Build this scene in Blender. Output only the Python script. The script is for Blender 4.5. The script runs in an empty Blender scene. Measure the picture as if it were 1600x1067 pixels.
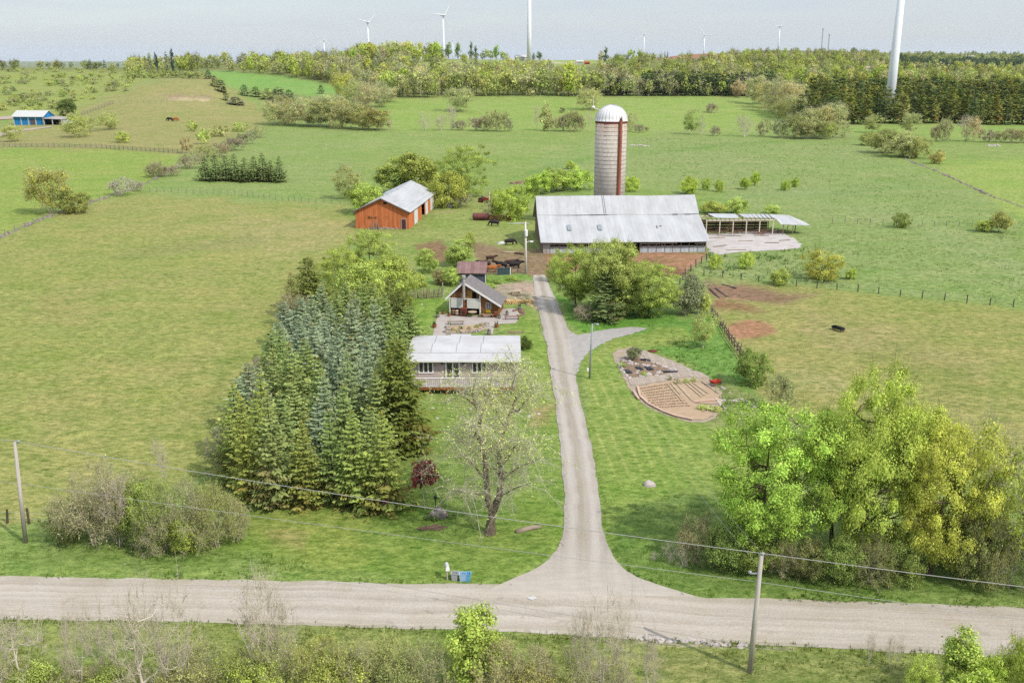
import bpy, math, random
import numpy as np
from mathutils import Vector, Matrix, Euler

# ------------------------------------------------------------------ scene, camera, light
S = bpy.context.scene
COL = S.collection
PI = math.pi
F, CAMH = 1490.0, 36.0
TH = math.atan(445.0 / F)
TT, CT, ST = math.tan(TH), math.cos(TH), math.sin(TH)
rng = np.random.default_rng(7)
rnd = random.Random(11)
KG = 2.22      # albedo -> display for open ground and walls
KF = .74      # the same for foliage, which shades itself


def lin(c, k):
    out = []
    for v in c:
        v /= 255.0
        v = v / 12.92 if v <= 0.04045 else ((v + 0.055) / 1.055) ** 2.4
        out.append(v / k)
    return out


def g3(r, g, b): return tuple(lin((r, g, b), KG))
def _fol(r, g, b, k, d):
    y = .3 * r + .59 * g + .11 * b
    return tuple(lin([y + (v - y) * d for v in (r, g, b)], k))


def f3(r, g, b): return _fol(r, g, b, KF, .80)
def fs(r, g, b): return _fol(r, g, b, KF * .87, .79)
def fc(r, g, b): return _fol(r, g, b, KF * 1.13, .80)      # conifers
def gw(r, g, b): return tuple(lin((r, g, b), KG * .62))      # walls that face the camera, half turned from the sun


cam = bpy.data.cameras.new('camera')
cam.sensor_width = 36.0
cam.lens = 36.0 * F / 1600.0
cam.clip_start, cam.clip_end = 0.5, 90000
co = bpy.data.objects.new('camera', cam)
COL.objects.link(co)
co.location = (0, 0, CAMH)
co.rotation_euler = (PI / 2 - TH, 0, 0)
S.camera = co
S.render.engine = 'CYCLES'
S.cycles.max_bounces = 5
S.cycles.diffuse_bounces = 2
S.cycles.glossy_bounces = 2
S.cycles.transmission_bounces = 3
S.cycles.volume_bounces = 0
S.cycles.transparent_max_bounces = 6
S.cycles.use_denoising = False
S.view_settings.view_transform = 'Standard'
S.view_settings.look = 'None'
S.view_settings.gamma = 1
S.view_settings.exposure = 0.56

SUN_EL, SUN_AZ = math.radians(47), math.radians(129)     # azimuth clockwise from +Y
w = bpy.data.worlds.new('World')
S.world = w
w.use_nodes = True
nt = w.node_tree
nt.nodes.clear()
sky = nt.nodes.new('ShaderNodeTexSky')
sky.sky_type = 'NISHITA'
sky.sun_disc = False
sky.sun_elevation = SUN_EL
sky.sun_rotation = SUN_AZ
sky.altitude = 300
sky.air_density = 1.0
sky.dust_density = 1.2
sky.ozone_density = 1.6
bg = nt.nodes.new('ShaderNodeBackground')
bg.inputs['Strength'].default_value = 0.115
# thin high overcast: streaky pale cloud over the blue
tc = nt.nodes.new('ShaderNodeTexCoord')
mp = nt.nodes.new('ShaderNodeMapping')
mp.inputs['Scale'].default_value = (3.0, 3.0, 26.0)
nz = nt.nodes.new('ShaderNodeTexNoise')
nz.inputs['Scale'].default_value = 1.6
nz.inputs['Detail'].default_value = 7
nz.inputs['Roughness'].default_value = 0.6
mr = nt.nodes.new('ShaderNodeMapRange')
mr.inputs['From Min'].default_value = 0.3
mr.inputs['From Max'].default_value = 0.75
mr.inputs['To Min'].default_value = 0.62
mr.inputs['To Max'].default_value = 0.94
mx = nt.nodes.new('ShaderNodeMix')
mx.data_type = 'RGBA'
mx.inputs['B'].default_value = (3.72, 4.02, 4.42, 1)
nt.links.new(tc.outputs['Generated'], mp.inputs['Vector'])
nt.links.new(mp.outputs['Vector'], nz.inputs['Vector'])
nt.links.new(nz.outputs['Fac'], mr.inputs['Value'])
nt.links.new(mr.outputs['Result'], mx.inputs['Factor'])
nt.links.new(sky.outputs['Color'], mx.inputs['A'])
# sky scaled brighter with height: fill added overhead, out of view, to soften shadows
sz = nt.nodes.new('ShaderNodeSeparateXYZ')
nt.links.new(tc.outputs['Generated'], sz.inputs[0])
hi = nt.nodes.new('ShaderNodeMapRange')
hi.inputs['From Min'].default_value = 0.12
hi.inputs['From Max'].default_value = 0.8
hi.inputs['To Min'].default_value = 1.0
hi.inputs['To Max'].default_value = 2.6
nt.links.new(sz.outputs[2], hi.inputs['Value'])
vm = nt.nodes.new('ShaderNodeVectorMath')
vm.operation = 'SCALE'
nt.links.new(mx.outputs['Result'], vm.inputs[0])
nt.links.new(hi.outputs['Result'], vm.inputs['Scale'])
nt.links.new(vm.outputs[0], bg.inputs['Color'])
wo = nt.nodes.new('ShaderNodeOutputWorld')
nt.links.new(bg.outputs['Background'], wo.inputs['Surface'])

sl = bpy.data.lights.new('sun', 'SUN')
sl.energy = 3.3
sl.angle = math.radians(0.6)
sl.color = (1.0, 0.95, 0.86)
so = bpy.data.objects.new('sun', sl)
COL.objects.link(so)
sd = Vector((math.sin(SUN_AZ) * math.cos(SUN_EL), math.cos(SUN_AZ) * math.cos(SUN_EL), math.sin(SUN_EL)))
so.rotation_euler = sd.to_track_quat('Z', 'Y').to_euler()
so.location = (200, -100, 300)


# ------------------------------------------------------------------ noise, terrain height
def _hash(i, j, s):
    h = (i * 374761393 + j * 668265263 + s * 1442695041) & 0x7fffffff
    h = (h ^ (h >> 13)) * 1274126177 & 0x7fffffff
    return ((h ^ (h >> 16)) & 0xffff) / 65535.0


def vn(x, y, sc, seed=0):
    """value noise, 0..1, numpy"""
    x = np.asarray(x, float) / sc
    y = np.asarray(y, float) / sc
    i, j = np.floor(x).astype(np.int64), np.floor(y).astype(np.int64)
    u, v = x - i, y - j
    u, v = u * u * (3 - 2 * u), v * v * (3 - 2 * v)
    a, b = _hash(i, j, seed), _hash(i + 1, j, seed)
    c, d = _hash(i, j + 1, seed), _hash(i + 1, j + 1, seed)
    return (a * (1 - u) + b * u) * (1 - v) + (c * (1 - u) + d * u) * v


def fbm(x, y, sc, seed=0, o=4):
    t, a, n = 0, 1.0, 0
    for k in range(o):
        t = t + a * vn(x, y, sc / 2 ** k, seed + k)
        n += a
        a *= .5
    return t / n


_YK = [0, 300, 420, 500, 560, 620, 700, 760, 800, 850, 900, 950, 1000, 1100, 1200, 1500, 1700, 2000, 2600, 3500, 5000, 9000, 30000]
_TAB = {
    -900: [0, 0, 0, 0, 0, 4, 10, 14, 16, 18, 20, 20, 20, 18, 12, 0, -20, -40, -60, -70, -75, -80, -90],
    0:    [0, 0, 0, 0, 0, 5, 11.6, 15.5, 18, 21, 23.5, 25, 25, 21, 14, 0, -15, -30, -50, -62, -72, -80, -90],
    130:  [0, 0, 0, 0, 1, 6, 12.5, 16, 18.5, 21, 24, 25.2, 25.2, 22, 15, 0, -15, -30, -50, -62, -72, -80, -90],
    270:  [0, 0, 0, 1, 4.4, 9.5, 20, 19.5, 17.5, 17.5, 19.5, 21.7, 24, 28, 27, 10, 0, 0, 0, 0, -60, -80, -90],
    200:  [0, 0, 0, .5, 2.5, 8, 17.5, 18.5, 18.5, 19, 21, 23.5, 24.5, 25, 22, 5, -5, -12, -25, -30, -66, -80, -90],
    330:  [0, 0, 0, 1, 4, 9, 20, 19, 16.5, 17.5, 19.8, 22, 24, 28.5, 27.5, 12, 6, 5, 5, 0, -60, -80, -90],
    370:  [0, 0, 0, .7, 2.5, 5.5, 10.5, 12, 14,  17, 20.5, 22.3, 24.2, 29, 28, 13, 8, 8, 7, 2, -60, -80, -90],
    400:  [0, 0, 0, .5, 2, 5, 9, 11.4, 13.5, 17, 20.8, 22.4, 24.2, 29, 28, 14, 10, 10, 8, 4, -60, -80, -90],
    540:  [0, 0, 0, .5, 2, 6, 10, 14, 18, 22, 26, 29, 31, 33, 30, 20, 20, 22, 20, 10, -60, -80, -90],
    680:  [0, 0, 0, .8, 3, 6.5, 11, 16, 20, 25, 29, 31.6, 33, 32, 28, 20, 22, 22, 18, 5, -60, -80, -90],
    826:  [0, 0, 0, 1, 3, 6.5, 11, 16, 20, 25, 29.4, 31.7, 32.2, 31, 26, 4, -10, -28, -42, -55, -70, -80, -90],
    940:  [0, 0, 0, 1, 3, 6.5, 11, 16, 20, 24, 28.5, 31.2, 32.5, 33, 29, 12, 0, -15, -20, -40, -68, -80, -90],
    1060: [0, 0, 0, 1, 3, 6.5, 11, 15, 19, 22.5, 26, 28, 30, 33, 36, 39.5, 39, 36, 30, 33, -50, -80, -90],
    1200: [0, 0, 0, .3, 1.5, 4, 8, 11.5, 14.5, 18, 21, 23.5, 26, 30, 34, 42, 44.5, 44, 48, 58, -30, -80, -90],
    1330: [0, 0, 0, 0, .5, 1, 3.5, 6.5, 9, 12.5, 16, 18.5, 21, 25, 29, 40, 43.5, 40, 44, 50, -10, -75, -90],
    1460: [0, 0, 0, 0, 0, .8, 2.5, 5, 7, 9.5, 12, 14, 16, 18, 20, 20, 20, 24, 39, 47, 30, -70, -90],
    1600: [0, 0, 0, 0, 0, .8, 2.5, 5, 7, 9, 11, 13, 15, 17, 18, 18, 18, 23, 38, 47, 30, -70, -90],
    2500: [0, 0, 0, 0, 0, .8, 2.5, 5, 7, 9, 11, 13, 15, 17, 18, 20, 24, 30, 40, 45, 20, -70, -90],
}
_US = np.arange(-900, 2501, 20.0)
_LY = np.linspace(math.log(200), math.log(30000), 320)


def _mk():
    ks = sorted(_TAB)
    rows = np.array([np.interp(np.exp(_LY), _YK, _TAB[k]) for k in ks])
    T = np.empty((len(_US), len(_LY)))
    for j in range(len(_LY)):
        T[:, j] = np.interp(_US, ks, rows[:, j])
    k1 = np.array([1, 3, 5, 3, 1.0])
    k1 /= k1.sum()
    Tp = np.pad(T, 2, mode='edge')
    T = sum(k1[a] * Tp[a:a + T.shape[0], 2:-2] for a in range(5))
    Tp = np.pad(T, 2, mode='edge')
    return sum(k1[a] * Tp[2:-2, a:a + T.shape[1]] for a in range(5))


_T = _mk()


def zt(X, Y):
    X, Y = np.asarray(X, float), np.asarray(Y, float)
    Ys = np.maximum(Y, 60)
    u = np.clip(800 + F * X / (Ys * CT + 10), -899, 2499)
    ly = np.clip(np.log(np.maximum(Y, 200)), _LY[0], _LY[-1] - 1e-6)
    a = (u + 900) / 20
    b = (ly - _LY[0]) / (_LY[1] - _LY[0])
    i, j = np.clip(a.astype(int), 0, len(_US) - 2), np.clip(b.astype(int), 0, len(_LY) - 2)
    a, b = a - i, b - j
    z = (_T[i, j] * (1 - a) + _T[i + 1, j] * a) * (1 - b) + (_T[i, j + 1] * (1 - a) + _T[i + 1, j + 1] * a) * b
    und = np.clip((Y - 225) / 150, 0, 1)
    z = z + und * (fbm(X, Y, 90, 3, 3) - .5) * 1.6 + np.clip((Y - 900) / 900, 0, 1) * (fbm(X, Y, 420, 9, 3) - .5) * 9
    return z


def proj(X, Y, Z):
    X, Y, Z = np.asarray(X, float), np.asarray(Y, float), np.asarray(Z, float)
    dep = Y * CT + (CAMH - Z) * ST
    dep = np.where(dep < 1, 1, dep)
    upc = (Z - CAMH) * CT + Y * ST
    return 800 + F * X / dep, 533.5 - F * upc / dep


_YS = np.exp(np.linspace(math.log(38), math.log(28000), 2200))


def G(px, py, dz=0.0):
    """where the sight line through a photo pixel meets the ground"""
    a = TH + math.atan((py - 533.5) / F)
    zr = CAMH - _YS * math.tan(a)
    dep = _YS * CT + (CAMH - zr) * ST
    Xs = (px - 800) / F * dep
    d = zr - zt(Xs, _YS) - dz
    k = np.nonzero(d <= 0)[0]
    if len(k) == 0:
        i = int(np.argmin(d))
        return Vector((Xs[i], _YS[i], float(zt(Xs[i], _YS[i]))))
    k = k[0]
    if k == 0:
        Y = _YS[0]
    else:
        t = d[k - 1] / (d[k - 1] - d[k])
        Y = _YS[k - 1] + (_YS[k] - _YS[k - 1]) * t
    z = CAMH - Y * math.tan(a)
    X = (px - 800) / F * (Y * CT + (CAMH - z) * ST)
    return Vector((X, Y, z))


def ztop(Y, py): return CAMH - Y * math.tan(TH + math.atan((py - 533.5) / F))
def ppm(p): return F / (p.y * CT + (CAMH - p.z) * ST)


# ------------------------------------------------------------------ materials
MATS = {}


def newmat(name):
    m = bpy.data.materials.new(name)
    m.use_nodes = True
    m.node_tree.nodes.clear()
    return m, m.node_tree


def N(nt, typ, **kw):
    n = nt.nodes.new(typ)
    for k, v in kw.items():
        if k in n.inputs.keys() if hasattr(n.inputs, 'keys') else False:
            n.inputs[k].default_value = v
        else:
            setattr(n, k, v)
    return n


def noise(nt, vec, scale, detail=4, rough=.55):
    n = nt.nodes.new('ShaderNodeTexNoise')
    n.inputs['Scale'].default_value = scale
    n.inputs['Detail'].default_value = detail
    n.inputs['Roughness'].default_value = rough
    if vec is not None:
        nt.links.new(vec, n.inputs['Vector'])
    return n.outputs['Fac']


def ramp(nt, fac, lo, hi, a=0.0, b=1.0):
    n = nt.nodes.new('ShaderNodeMapRange')
    n.inputs['From Min'].default_value = lo
    n.inputs['From Max'].default_value = hi
    n.inputs['To Min'].default_value = a
    n.inputs['To Max'].default_value = b
    nt.links.new(fac, n.inputs['Value'])
    return n.outputs['Result']


def mixc(nt, fac, a, b, mode='MIX'):
    n = nt.nodes.new('ShaderNodeMix')
    n.data_type = 'RGBA'
    n.blend_type = mode
    for key, v in (('Factor', fac), ('A', a), ('B', b)):
        s = n.inputs[key]
        if isinstance(v, (int, float)):
            s.default_value = v
        elif isinstance(v, (tuple, list)):
            s.default_value = (*v[:3], 1)
        else:
            nt.links.new(v, s)
    return n.outputs['Result']


def math_n(nt, op, a, b=0.0):
    n = nt.nodes.new('ShaderNodeMath')
    n.operation = op
    for i, v in enumerate((a, b)):
        if isinstance(v, (int, float)):
            n.inputs[i].default_value = v
        else:
            nt.links.new(v, n.inputs[i])
    return n.outputs[0]


def finish(nt, col, rough=.85, bump=None, bstr=.4, bdist=.05, spec=.25, metal=0.0):
    b = nt.nodes.new('ShaderNodeBsdfPrincipled')
    if isinstance(col, (tuple, list)):
        b.inputs['Base Color'].default_value = (*col[:3], 1)
    else:
        nt.links.new(col, b.inputs['Base Color'])
    b.inputs['Roughness'].default_value = rough
    b.inputs['Specular IOR Level'].default_value = spec
    b.inputs['Metallic'].default_value = metal
    if bump is not None:
        bn = nt.nodes.new('ShaderNodeBump')
        bn.inputs['Strength'].default_value = bstr
        bn.inputs['Distance'].default_value = bdist
        nt.links.new(bump, bn.inputs['Height'])
        nt.links.new(bn.outputs['Normal'], b.inputs['Normal'])
    o = nt.nodes.new('ShaderNodeOutputMaterial')
    nt.links.new(b.outputs['BSDF'], o.inputs['Surface'])
    return b


def coords(nt, kind='Object', scale=(1, 1, 1), rot=(0, 0, 0)):
    t = nt.nodes.new('ShaderNodeTexCoord')
    m = nt.nodes.new('ShaderNodeMapping')
    m.inputs['Scale'].default_value = scale
    m.inputs['Rotation'].default_value = rot
    nt.links.new(t.outputs[kind], m.inputs['Vector'])
    return m.outputs['Vector']


def worldpos(nt):
    return nt.nodes.new('ShaderNodeNewGeometry').outputs['Position']


def plain(name, c, var=.25, sc=1.5, rough=.8, spec=.25, streak=None, c2=None, bump=.0, metal=0.0, boards=None, blk=.5):
    """weathered surface: base colour, a second stain colour, optional vertical streaks and boards"""
    if name in MATS:
        return MATS[name]
    m, t = newmat(name)
    v = coords(t, 'Object', streak or (1, 1, 1))
    n1 = noise(t, v, sc, 6, .62)
    c2 = c2 or tuple(x * (1 - var) for x in c)
    col = mixc(t, ramp(t, n1, .35, .7), c, c2)
    n2 = noise(t, coords(t, 'Object'), sc * 7, 3)
    col = mixc(t, .35, col, mixc(t, n2, (1.25, 1.25, 1.25), (.72, .72, .72)), 'MULTIPLY')
    bsrc = n1
    if boards:
        ax, wid = boards
        sx = t.nodes.new('ShaderNodeSeparateXYZ')
        t.links.new(coords(t, 'Object'), sx.inputs[0])
        fr = math_n(t, 'FRACT', math_n(t, 'MULTIPLY', sx.outputs[ax], 1.0 / wid))
        line = math_n(t, 'LESS_THAN', fr, .13)
        wn = t.nodes.new('ShaderNodeTexWhiteNoise')
        wn.noise_dimensions = '1D'
        t.links.new(math_n(t, 'FLOOR', math_n(t, 'MULTIPLY', sx.outputs[ax], 1.0 / wid)), wn.inputs['W'])
        col = mixc(t, blk, col, mixc(t, wn.outputs['Value'], (.78, .78, .78), (1.2, 1.2, 1.2)), 'MULTIPLY')
        col = mixc(t, math_n(t, 'MULTIPLY', line, blk), col, tuple(x * .35 for x in c))
        bsrc = fr
    finish(t, col, rough, bsrc if (bump or boards) else None, bump or .3, .02, spec, metal)
    MATS[name] = m
    return m


def foliage_mat():
    m, t = newmat('foliage')
    oi = t.nodes.new('ShaderNodeObjectInfo')
    at = t.nodes.new('ShaderNodeAttribute')
    at.attribute_name = 'tint'
    c = mixc(t, 1.0, oi.outputs['Color'], at.outputs['Color'], 'MULTIPLY')
    d = t.nodes.new('ShaderNodeBsdfDiffuse')
    tr = t.nodes.new('ShaderNodeBsdfTranslucent')
    t.links.new(c, d.inputs['Color'])
    t.links.new(mixc(t, 1.0, c, (1.1, 1.1, .75), 'MULTIPLY'), tr.inputs['Color'])
    mxs = t.nodes.new('ShaderNodeMixShader')
    mxs.inputs['Fac'].default_value = .40
    t.links.new(d.outputs[0], mxs.inputs[1])
    t.links.new(tr.outputs[0], mxs.inputs[2])
    o = t.nodes.new('ShaderNodeOutputMaterial')
    t.links.new(mxs.outputs[0], o.inputs['Surface'])
    MATS['foliage'] = m
    return m


FOL = foliage_mat()
BARK = plain('bark', g3(128, 112, 92), .45, 3, .95, .1, (1, 1, .25))
BARKG = plain('bark_grey', gw(206, 194, 172), .4, 3, .95, .1, (1, 1, .25))
BARKW = plain('bark_pale', gw(212, 202, 186), .3, 3, .95, .1, (1, 1, .25), gw(196, 182, 164))
TWIG = plain('twig', gw(190, 182, 148), .3, 2, .95, .1)


# ------------------------------------------------------------------ mesh helpers
def mesh_np(name, V, polys, mats, midx=None, tint=None, smooth=False):
    """V (n,3); polys: list of int arrays (k,3) or (k,4)"""
    me = bpy.data.meshes.new(name)
    V = np.asarray(V, np.float32)
    me.vertices.add(len(V))
    me.vertices.foreach_set('co', V.ravel())
    loops = np.concatenate([np.asarray(p, np.int32).ravel() for p in polys if len(p)])
    tot = np.concatenate([np.full(len(p), p.shape[1], np.int32) for p in polys if len(p)])
    st = np.concatenate([[0], np.cumsum(tot)[:-1]]).astype(np.int32)
    me.loops.add(len(loops))
    me.loops.foreach_set('vertex_index', loops)
    me.polygons.add(len(tot))
    me.polygons.foreach_set('loop_start', st)
    me.polygons.foreach_set('loop_total', tot)
    for m in mats:
        me.materials.append(m)
    if midx is not None:
        me.polygons.foreach_set('material_index', np.asarray(midx, np.int32))
    if smooth:
        me.polygons.foreach_set('use_smooth', np.ones(len(tot), bool))
    me.update(calc_edges=True)
    if tint is not None:
        a = me.attributes.new('tint', 'FLOAT_VECTOR', 'FACE')
        a.data.foreach_set('vector', np.asarray(tint, np.float32).ravel())
    return me


class MB:
    """collects shapes; build() links them as ONE mesh object"""

    def __init__(s):
        s.v, s.f, s.m = [], [], []

    def face(s, pts, mi=0):
        i = len(s.v)
        s.v += [tuple(p) for p in pts]
        s.f.append(tuple(range(i, i + len(pts))))
        s.m.append(mi)

    def box(s, x0, x1, y0, y1, z0, z1, mi=0):
        i = len(s.v)
        s.v += [(x, y, z) for z in (z0, z1) for y in (y0, y1) for x in (x0, x1)]
        for q in ((0, 2, 3, 1), (4, 5, 7, 6), (0, 1, 5, 4), (2, 6, 7, 3), (0, 4, 6, 2), (1, 3, 7, 5)):
            s.f.append(tuple(i + k for k in q))
            s.m.append(mi)

    def beam(s, a, b, wx, wz=None, mi=0):
        """square bar from a to b"""
        a, b = Vector(a), Vector(b)
        d = (b - a).normalized()
        up = Vector((0, 0, 1)) if abs(d.z) < .95 else Vector((0, 1, 0))
        sx = d.cross(up).normalized()
        sz = sx.cross(d)
        wz = wz or wx
        i = len(s.v)
        for p in (a, b):
            for (p1, p2) in ((-1, -1), (1, -1), (1, 1), (-1, 1)):
                s.v.append(tuple(p + sx * p1 * wx / 2 + sz * p2 * wz / 2))
        for q in ((0, 1, 2, 3), (7, 6, 5, 4), (0, 4, 5, 1), (1, 5, 6, 2), (2, 6, 7, 3), (3, 7, 4, 0)):
            s.f.append(tuple(i + k for k in q))
            s.m.append(mi)

    def tube(s, pts, rad, n=6, mi=0, cap=True):
        pts = [Vector(p) for p in pts]
        if isinstance(rad, (int, float)):
            rad = [rad] * len(pts)
        i0 = len(s.v)
        d0 = None
        for k, p in enumerate(pts):
            d = (pts[min(k + 1, len(pts) - 1)] - pts[max(k - 1, 0)]).normalized()
            up = Vector((0, 0, 1)) if abs(d.z) < .9 else Vector((1, 0, 0))
            sx = d.cross(up).normalized()
            sy = sx.cross(d)
            for a in range(n):
                t = 2 * PI * a / n
                s.v.append(tuple(p + (sx * math.cos(t) + sy * math.sin(t)) * rad[k]))
        for k in range(len(pts) - 1):
            for a in range(n):
                b = (a + 1) % n
                s.f.append((i0 + k * n + a, i0 + k * n + b, i0 + (k + 1) * n + b, i0 + (k + 1) * n + a))
                s.m.append(mi)
        if cap:
            s.f.append(tuple(i0 + a for a in range(n))[::-1])
            s.f.append(tuple(i0 + (len(pts) - 1) * n + a for a in range(n)))
            s.m += [mi, mi]

    def lathe(s, prof, n=24, mi=0, cx=0, cy=0):
        i0 = len(s.v)
        for (r, z) in prof:
            for a in range(n):
                t = 2 * PI * a / n
                s.v.append((cx + r * math.cos(t), cy + r * math.sin(t), z))
        for k in range(len(prof) - 1):
            for a in range(n):
                b = (a + 1) % n
                s.f.append((i0 + k * n + a, i0 + k * n + b, i0 + (k + 1) * n + b, i0 + (k + 1) * n + a))
                s.m.append(mi)
        s.f.append(tuple(i0 + a for a in range(n))[::-1])
        s.f.append(tuple(i0 + (len(prof) - 1) * n + a for a in range(n)))
        s.m += [mi, mi]

    def prism(s, poly, y0, y1, mi=0):
        """outline in x,z pushed along y"""
        n, i = len(poly), len(s.v)
        s.v += [(x, y0, z) for x, z in poly] + [(x, y1, z) for x, z in poly]
        s.f.append(tuple(range(i, i + n)))
        s.f.append(tuple(range(i + 2 * n - 1, i + n - 1, -1)))
        s.m += [mi, mi]
        for k in range(n):
            l = (k + 1) % n
            s.f.append((i + k, i + n + k, i + n + l, i + l))
            s.m.append(mi)

    def plate(s, pts, th, mi=0):
        """a slab: outline pts (any plane), thickness th upward"""
        n, i = len(pts), len(s.v)
        s.v += [tuple(p) for p in pts] + [(p[0], p[1], p[2] + th) for p in pts]
        s.f.append(tuple(range(i, i + n))[::-1])
        s.f.append(tuple(range(i + n, i + 2 * n)))
        s.m += [mi, mi]
        for k in range(n):
            l = (k + 1) % n
            s.f.append((i + k, i + l, i + n + l, i + n + k))
            s.m.append(mi)

    def rock(s, c, r, seed, mi=0, flat=.7):
        R = random.Random(seed)
        i0 = len(s.v)
        nl, nn = 5, 8
        ph = [R.uniform(.7, 1.2) for _ in range(nl * nn)]
        for k in range(nl):
            a = -.25 + (PI / 2 + .2) * k / (nl - 1)
            for j in range(nn):
                t = 2 * PI * j / nn + .3 * k
                q = ph[k * nn + j] if k < nl - 1 else ph[k * nn]
                s.v.append((c[0] + r[0] * math.cos(a) * math.cos(t) * q, c[1] + r[1] * math.cos(a) * math.sin(t) * q, c[2] + r[2] * max(math.sin(a), -.3) * q * flat / .7))
        for k in range(nl - 1):
            for j in range(nn):
                l = (j + 1) % nn
                s.f.append((i0 + k * nn + j, i0 + k * nn + l, i0 + (k + 1) * nn + l, i0 + (k + 1) * nn + j))
                s.m.append(mi)
        s.f.append(tuple(i0 + (nl - 1) * nn + j for j in range(nn)))
        s.m.append(mi)

    def build(s, name, mats, parent=None, smooth=False, loc=None, rz=0):
        if not isinstance(mats, (list, tuple)):
            mats = [mats]
        me = bpy.data.meshes.new(name)
        me.from_pydata(s.v, [], s.f)
        for m in mats:
            me.materials.append(m)
        me.polygons.foreach_set('material_index', s.m)
        if smooth:
            me.polygons.foreach_set('use_smooth', [True] * len(s.f))
        me.update()
        return link(name, me, parent, loc, rz)


def link(name, me, parent=None, loc=None, rz=0, scale=None, color=None):
    o = bpy.data.objects.new(name, me)
    COL.objects.link(o)
    if parent is not None:
        o.parent = parent
    if loc is not None:
        o.location = loc
    if rz:
        o.rotation_euler = (0, 0, rz)
    if scale is not None:
        o.scale = scale
    if color is not None:
        o.color = (*color[:3], 1)
    return o


def thing(name, label, cat, loc=(0, 0, 0), rz=0, group=None):
    o = bpy.data.objects.new(name, None)
    COL.objects.link(o)
    o.empty_display_size = .3
    o.location = loc
    o.rotation_euler = (0, 0, rz)
    return tag(o, label, cat, group)


def tag(o, label, cat, group=None):
    o['label'] = label
    o['category'] = cat
    if group:
        o['group'] = group
    return o


def struct(o, kind='structure'):
    o['kind'] = kind
    return o


def dup(root, loc, rz, label=None, group=None):
    r = root.copy()
    COL.objects.link(r)
    r.location = loc
    r.rotation_euler = (0, 0, rz)
    if label:
        r['label'] = label
    if group:
        r['group'] = group
    for ch in list(root.children):
        c = ch.copy()
        COL.objects.link(c)
        c.parent = r
        for g in list(ch.children):
            d = g.copy()
            COL.objects.link(d)
            d.parent = c
    return r


_ORD = 'first second third fourth fifth sixth seventh eighth ninth tenth eleventh twelfth thirteenth fourteenth fifteenth sixteenth seventeenth eighteenth nineteenth twentieth'.split()
_TEN = {2: 'twenty', 3: 'thirty', 4: 'forty', 5: 'fifty', 6: 'sixty'}


def ordw(i):
    """0 -> first"""
    if i < 20:
        return _ORD[i]
    t, u = divmod(i + 1, 10)
    return {2: 'twentieth', 3: 'thirtieth', 4: 'fortieth', 5: 'fiftieth', 6: 'sixtieth'}[t] if u == 0 else _TEN[t] + '-' + _ORD[u - 1]
# ------------------------------------------------------------------ vegetation shapes (numpy)
class Geo:
    def __init__(s):
        s.V, s.Q, s.T, s.n = [], [], [], 0
        s.tq, s.tt, s.mq, s.mt = [], [], [], []

    def quads(s, P, tint, mi):
        """P (n,4,3)"""
        n = len(P)
        if n == 0:
            return
        s.V.append(P.reshape(-1, 3))
        s.Q.append(np.arange(n * 4).reshape(n, 4) + s.n)
        s.n += n * 4
        s.tq.append(tint)
        s.mq.append(np.full(n, mi))

    def tube(s, pts, rad, k=5, mi=0):
        pts = np.asarray(pts, float)
        rad = np.asarray(rad, float)
        n = len(pts)
        d = np.gradient(pts, axis=0)
        d /= np.linalg.norm(d, axis=1)[:, None] + 1e-9
        up = np.where(np.abs(d[:, 2:3]) < .9, np.array([[0, 0, 1.0]]), np.array([[1.0, 0, 0]]))
        sx = np.cross(d, up)
        sx /= np.linalg.norm(sx, axis=1)[:, None] + 1e-9
        sy = np.cross(sx, d)
        t = 2 * PI * np.arange(k) / k
        ring = pts[:, None, :] + rad[:, None, None] * (np.cos(t)[None, :, None] * sx[:, None, :] + np.sin(t)[None, :, None] * sy[:, None, :])
        s.V.append(ring.reshape(-1, 3))
        a = np.arange(k)
        b = (a + 1) % k
        q = [np.stack([i * k + a, i * k + b, (i + 1) * k + b, (i + 1) * k + a], 1) for i in range(n - 1)]
        q = np.concatenate(q) + s.n
        s.Q.append(q)
        s.n += n * k
        s.tq.append(np.ones((len(q), 3)))
        s.mq.append(np.full(len(q), mi))

    def twigs(s, A, B, r, mi, tint=1.0):
        """many thin three-sided twigs from A to B (n,3)"""
        n = len(A)
        if n == 0:
            return
        d = B - A
        d /= np.linalg.norm(d, axis=1)[:, None] + 1e-9
        up = np.where(np.abs(d[:, 2:3]) < .9, np.array([[0, 0, 1.0]]), np.array([[1.0, 0, 0]]))
        sx = np.cross(d, up)
        sx /= np.linalg.norm(sx, axis=1)[:, None] + 1e-9
        sy = np.cross(sx, d)
        r = np.broadcast_to(r, (n,))[:, None]
        c = [sx * math.cos(t) + sy * math.sin(t) for t in (0, 2.094, 4.189)]
        V = np.stack([A + c[0] * r, A + c[1] * r, A + c[2] * r, B + c[0] * r * .4, B + c[1] * r * .4, B + c[2] * r * .4], 1)
        s.V.append(V.reshape(-1, 3))
        base = np.arange(n)[:, None] * 6 + s.n
        q = np.concatenate([base + np.array([[0, 1, 4, 3]]), base + np.array([[1, 2, 5, 4]]), base + np.array([[2, 0, 3, 5]])])
        s.Q.append(q)
        s.n += n * 6
        s.tq.append(np.full((len(q), 3), tint))
        s.mq.append(np.full(len(q), mi))

    def norm(s, ref, asp):
        """scale so that ref is of unit height and width asp"""
        V = np.concatenate(ref.V)
        zm = np.percentile(V[:, 2], 99.6)
        r = np.percentile(np.hypot(V[:, 0], V[:, 1]), 96)
        k = np.array([asp / 2 / r, asp / 2 / r, 1 / zm])
        s.V = [v * k for v in s.V]

    def mesh(s, name, mats):
        return mesh_np(name, np.concatenate(s.V), [np.concatenate(s.Q)], mats, np.concatenate(s.mq), np.concatenate(s.tq))


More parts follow.
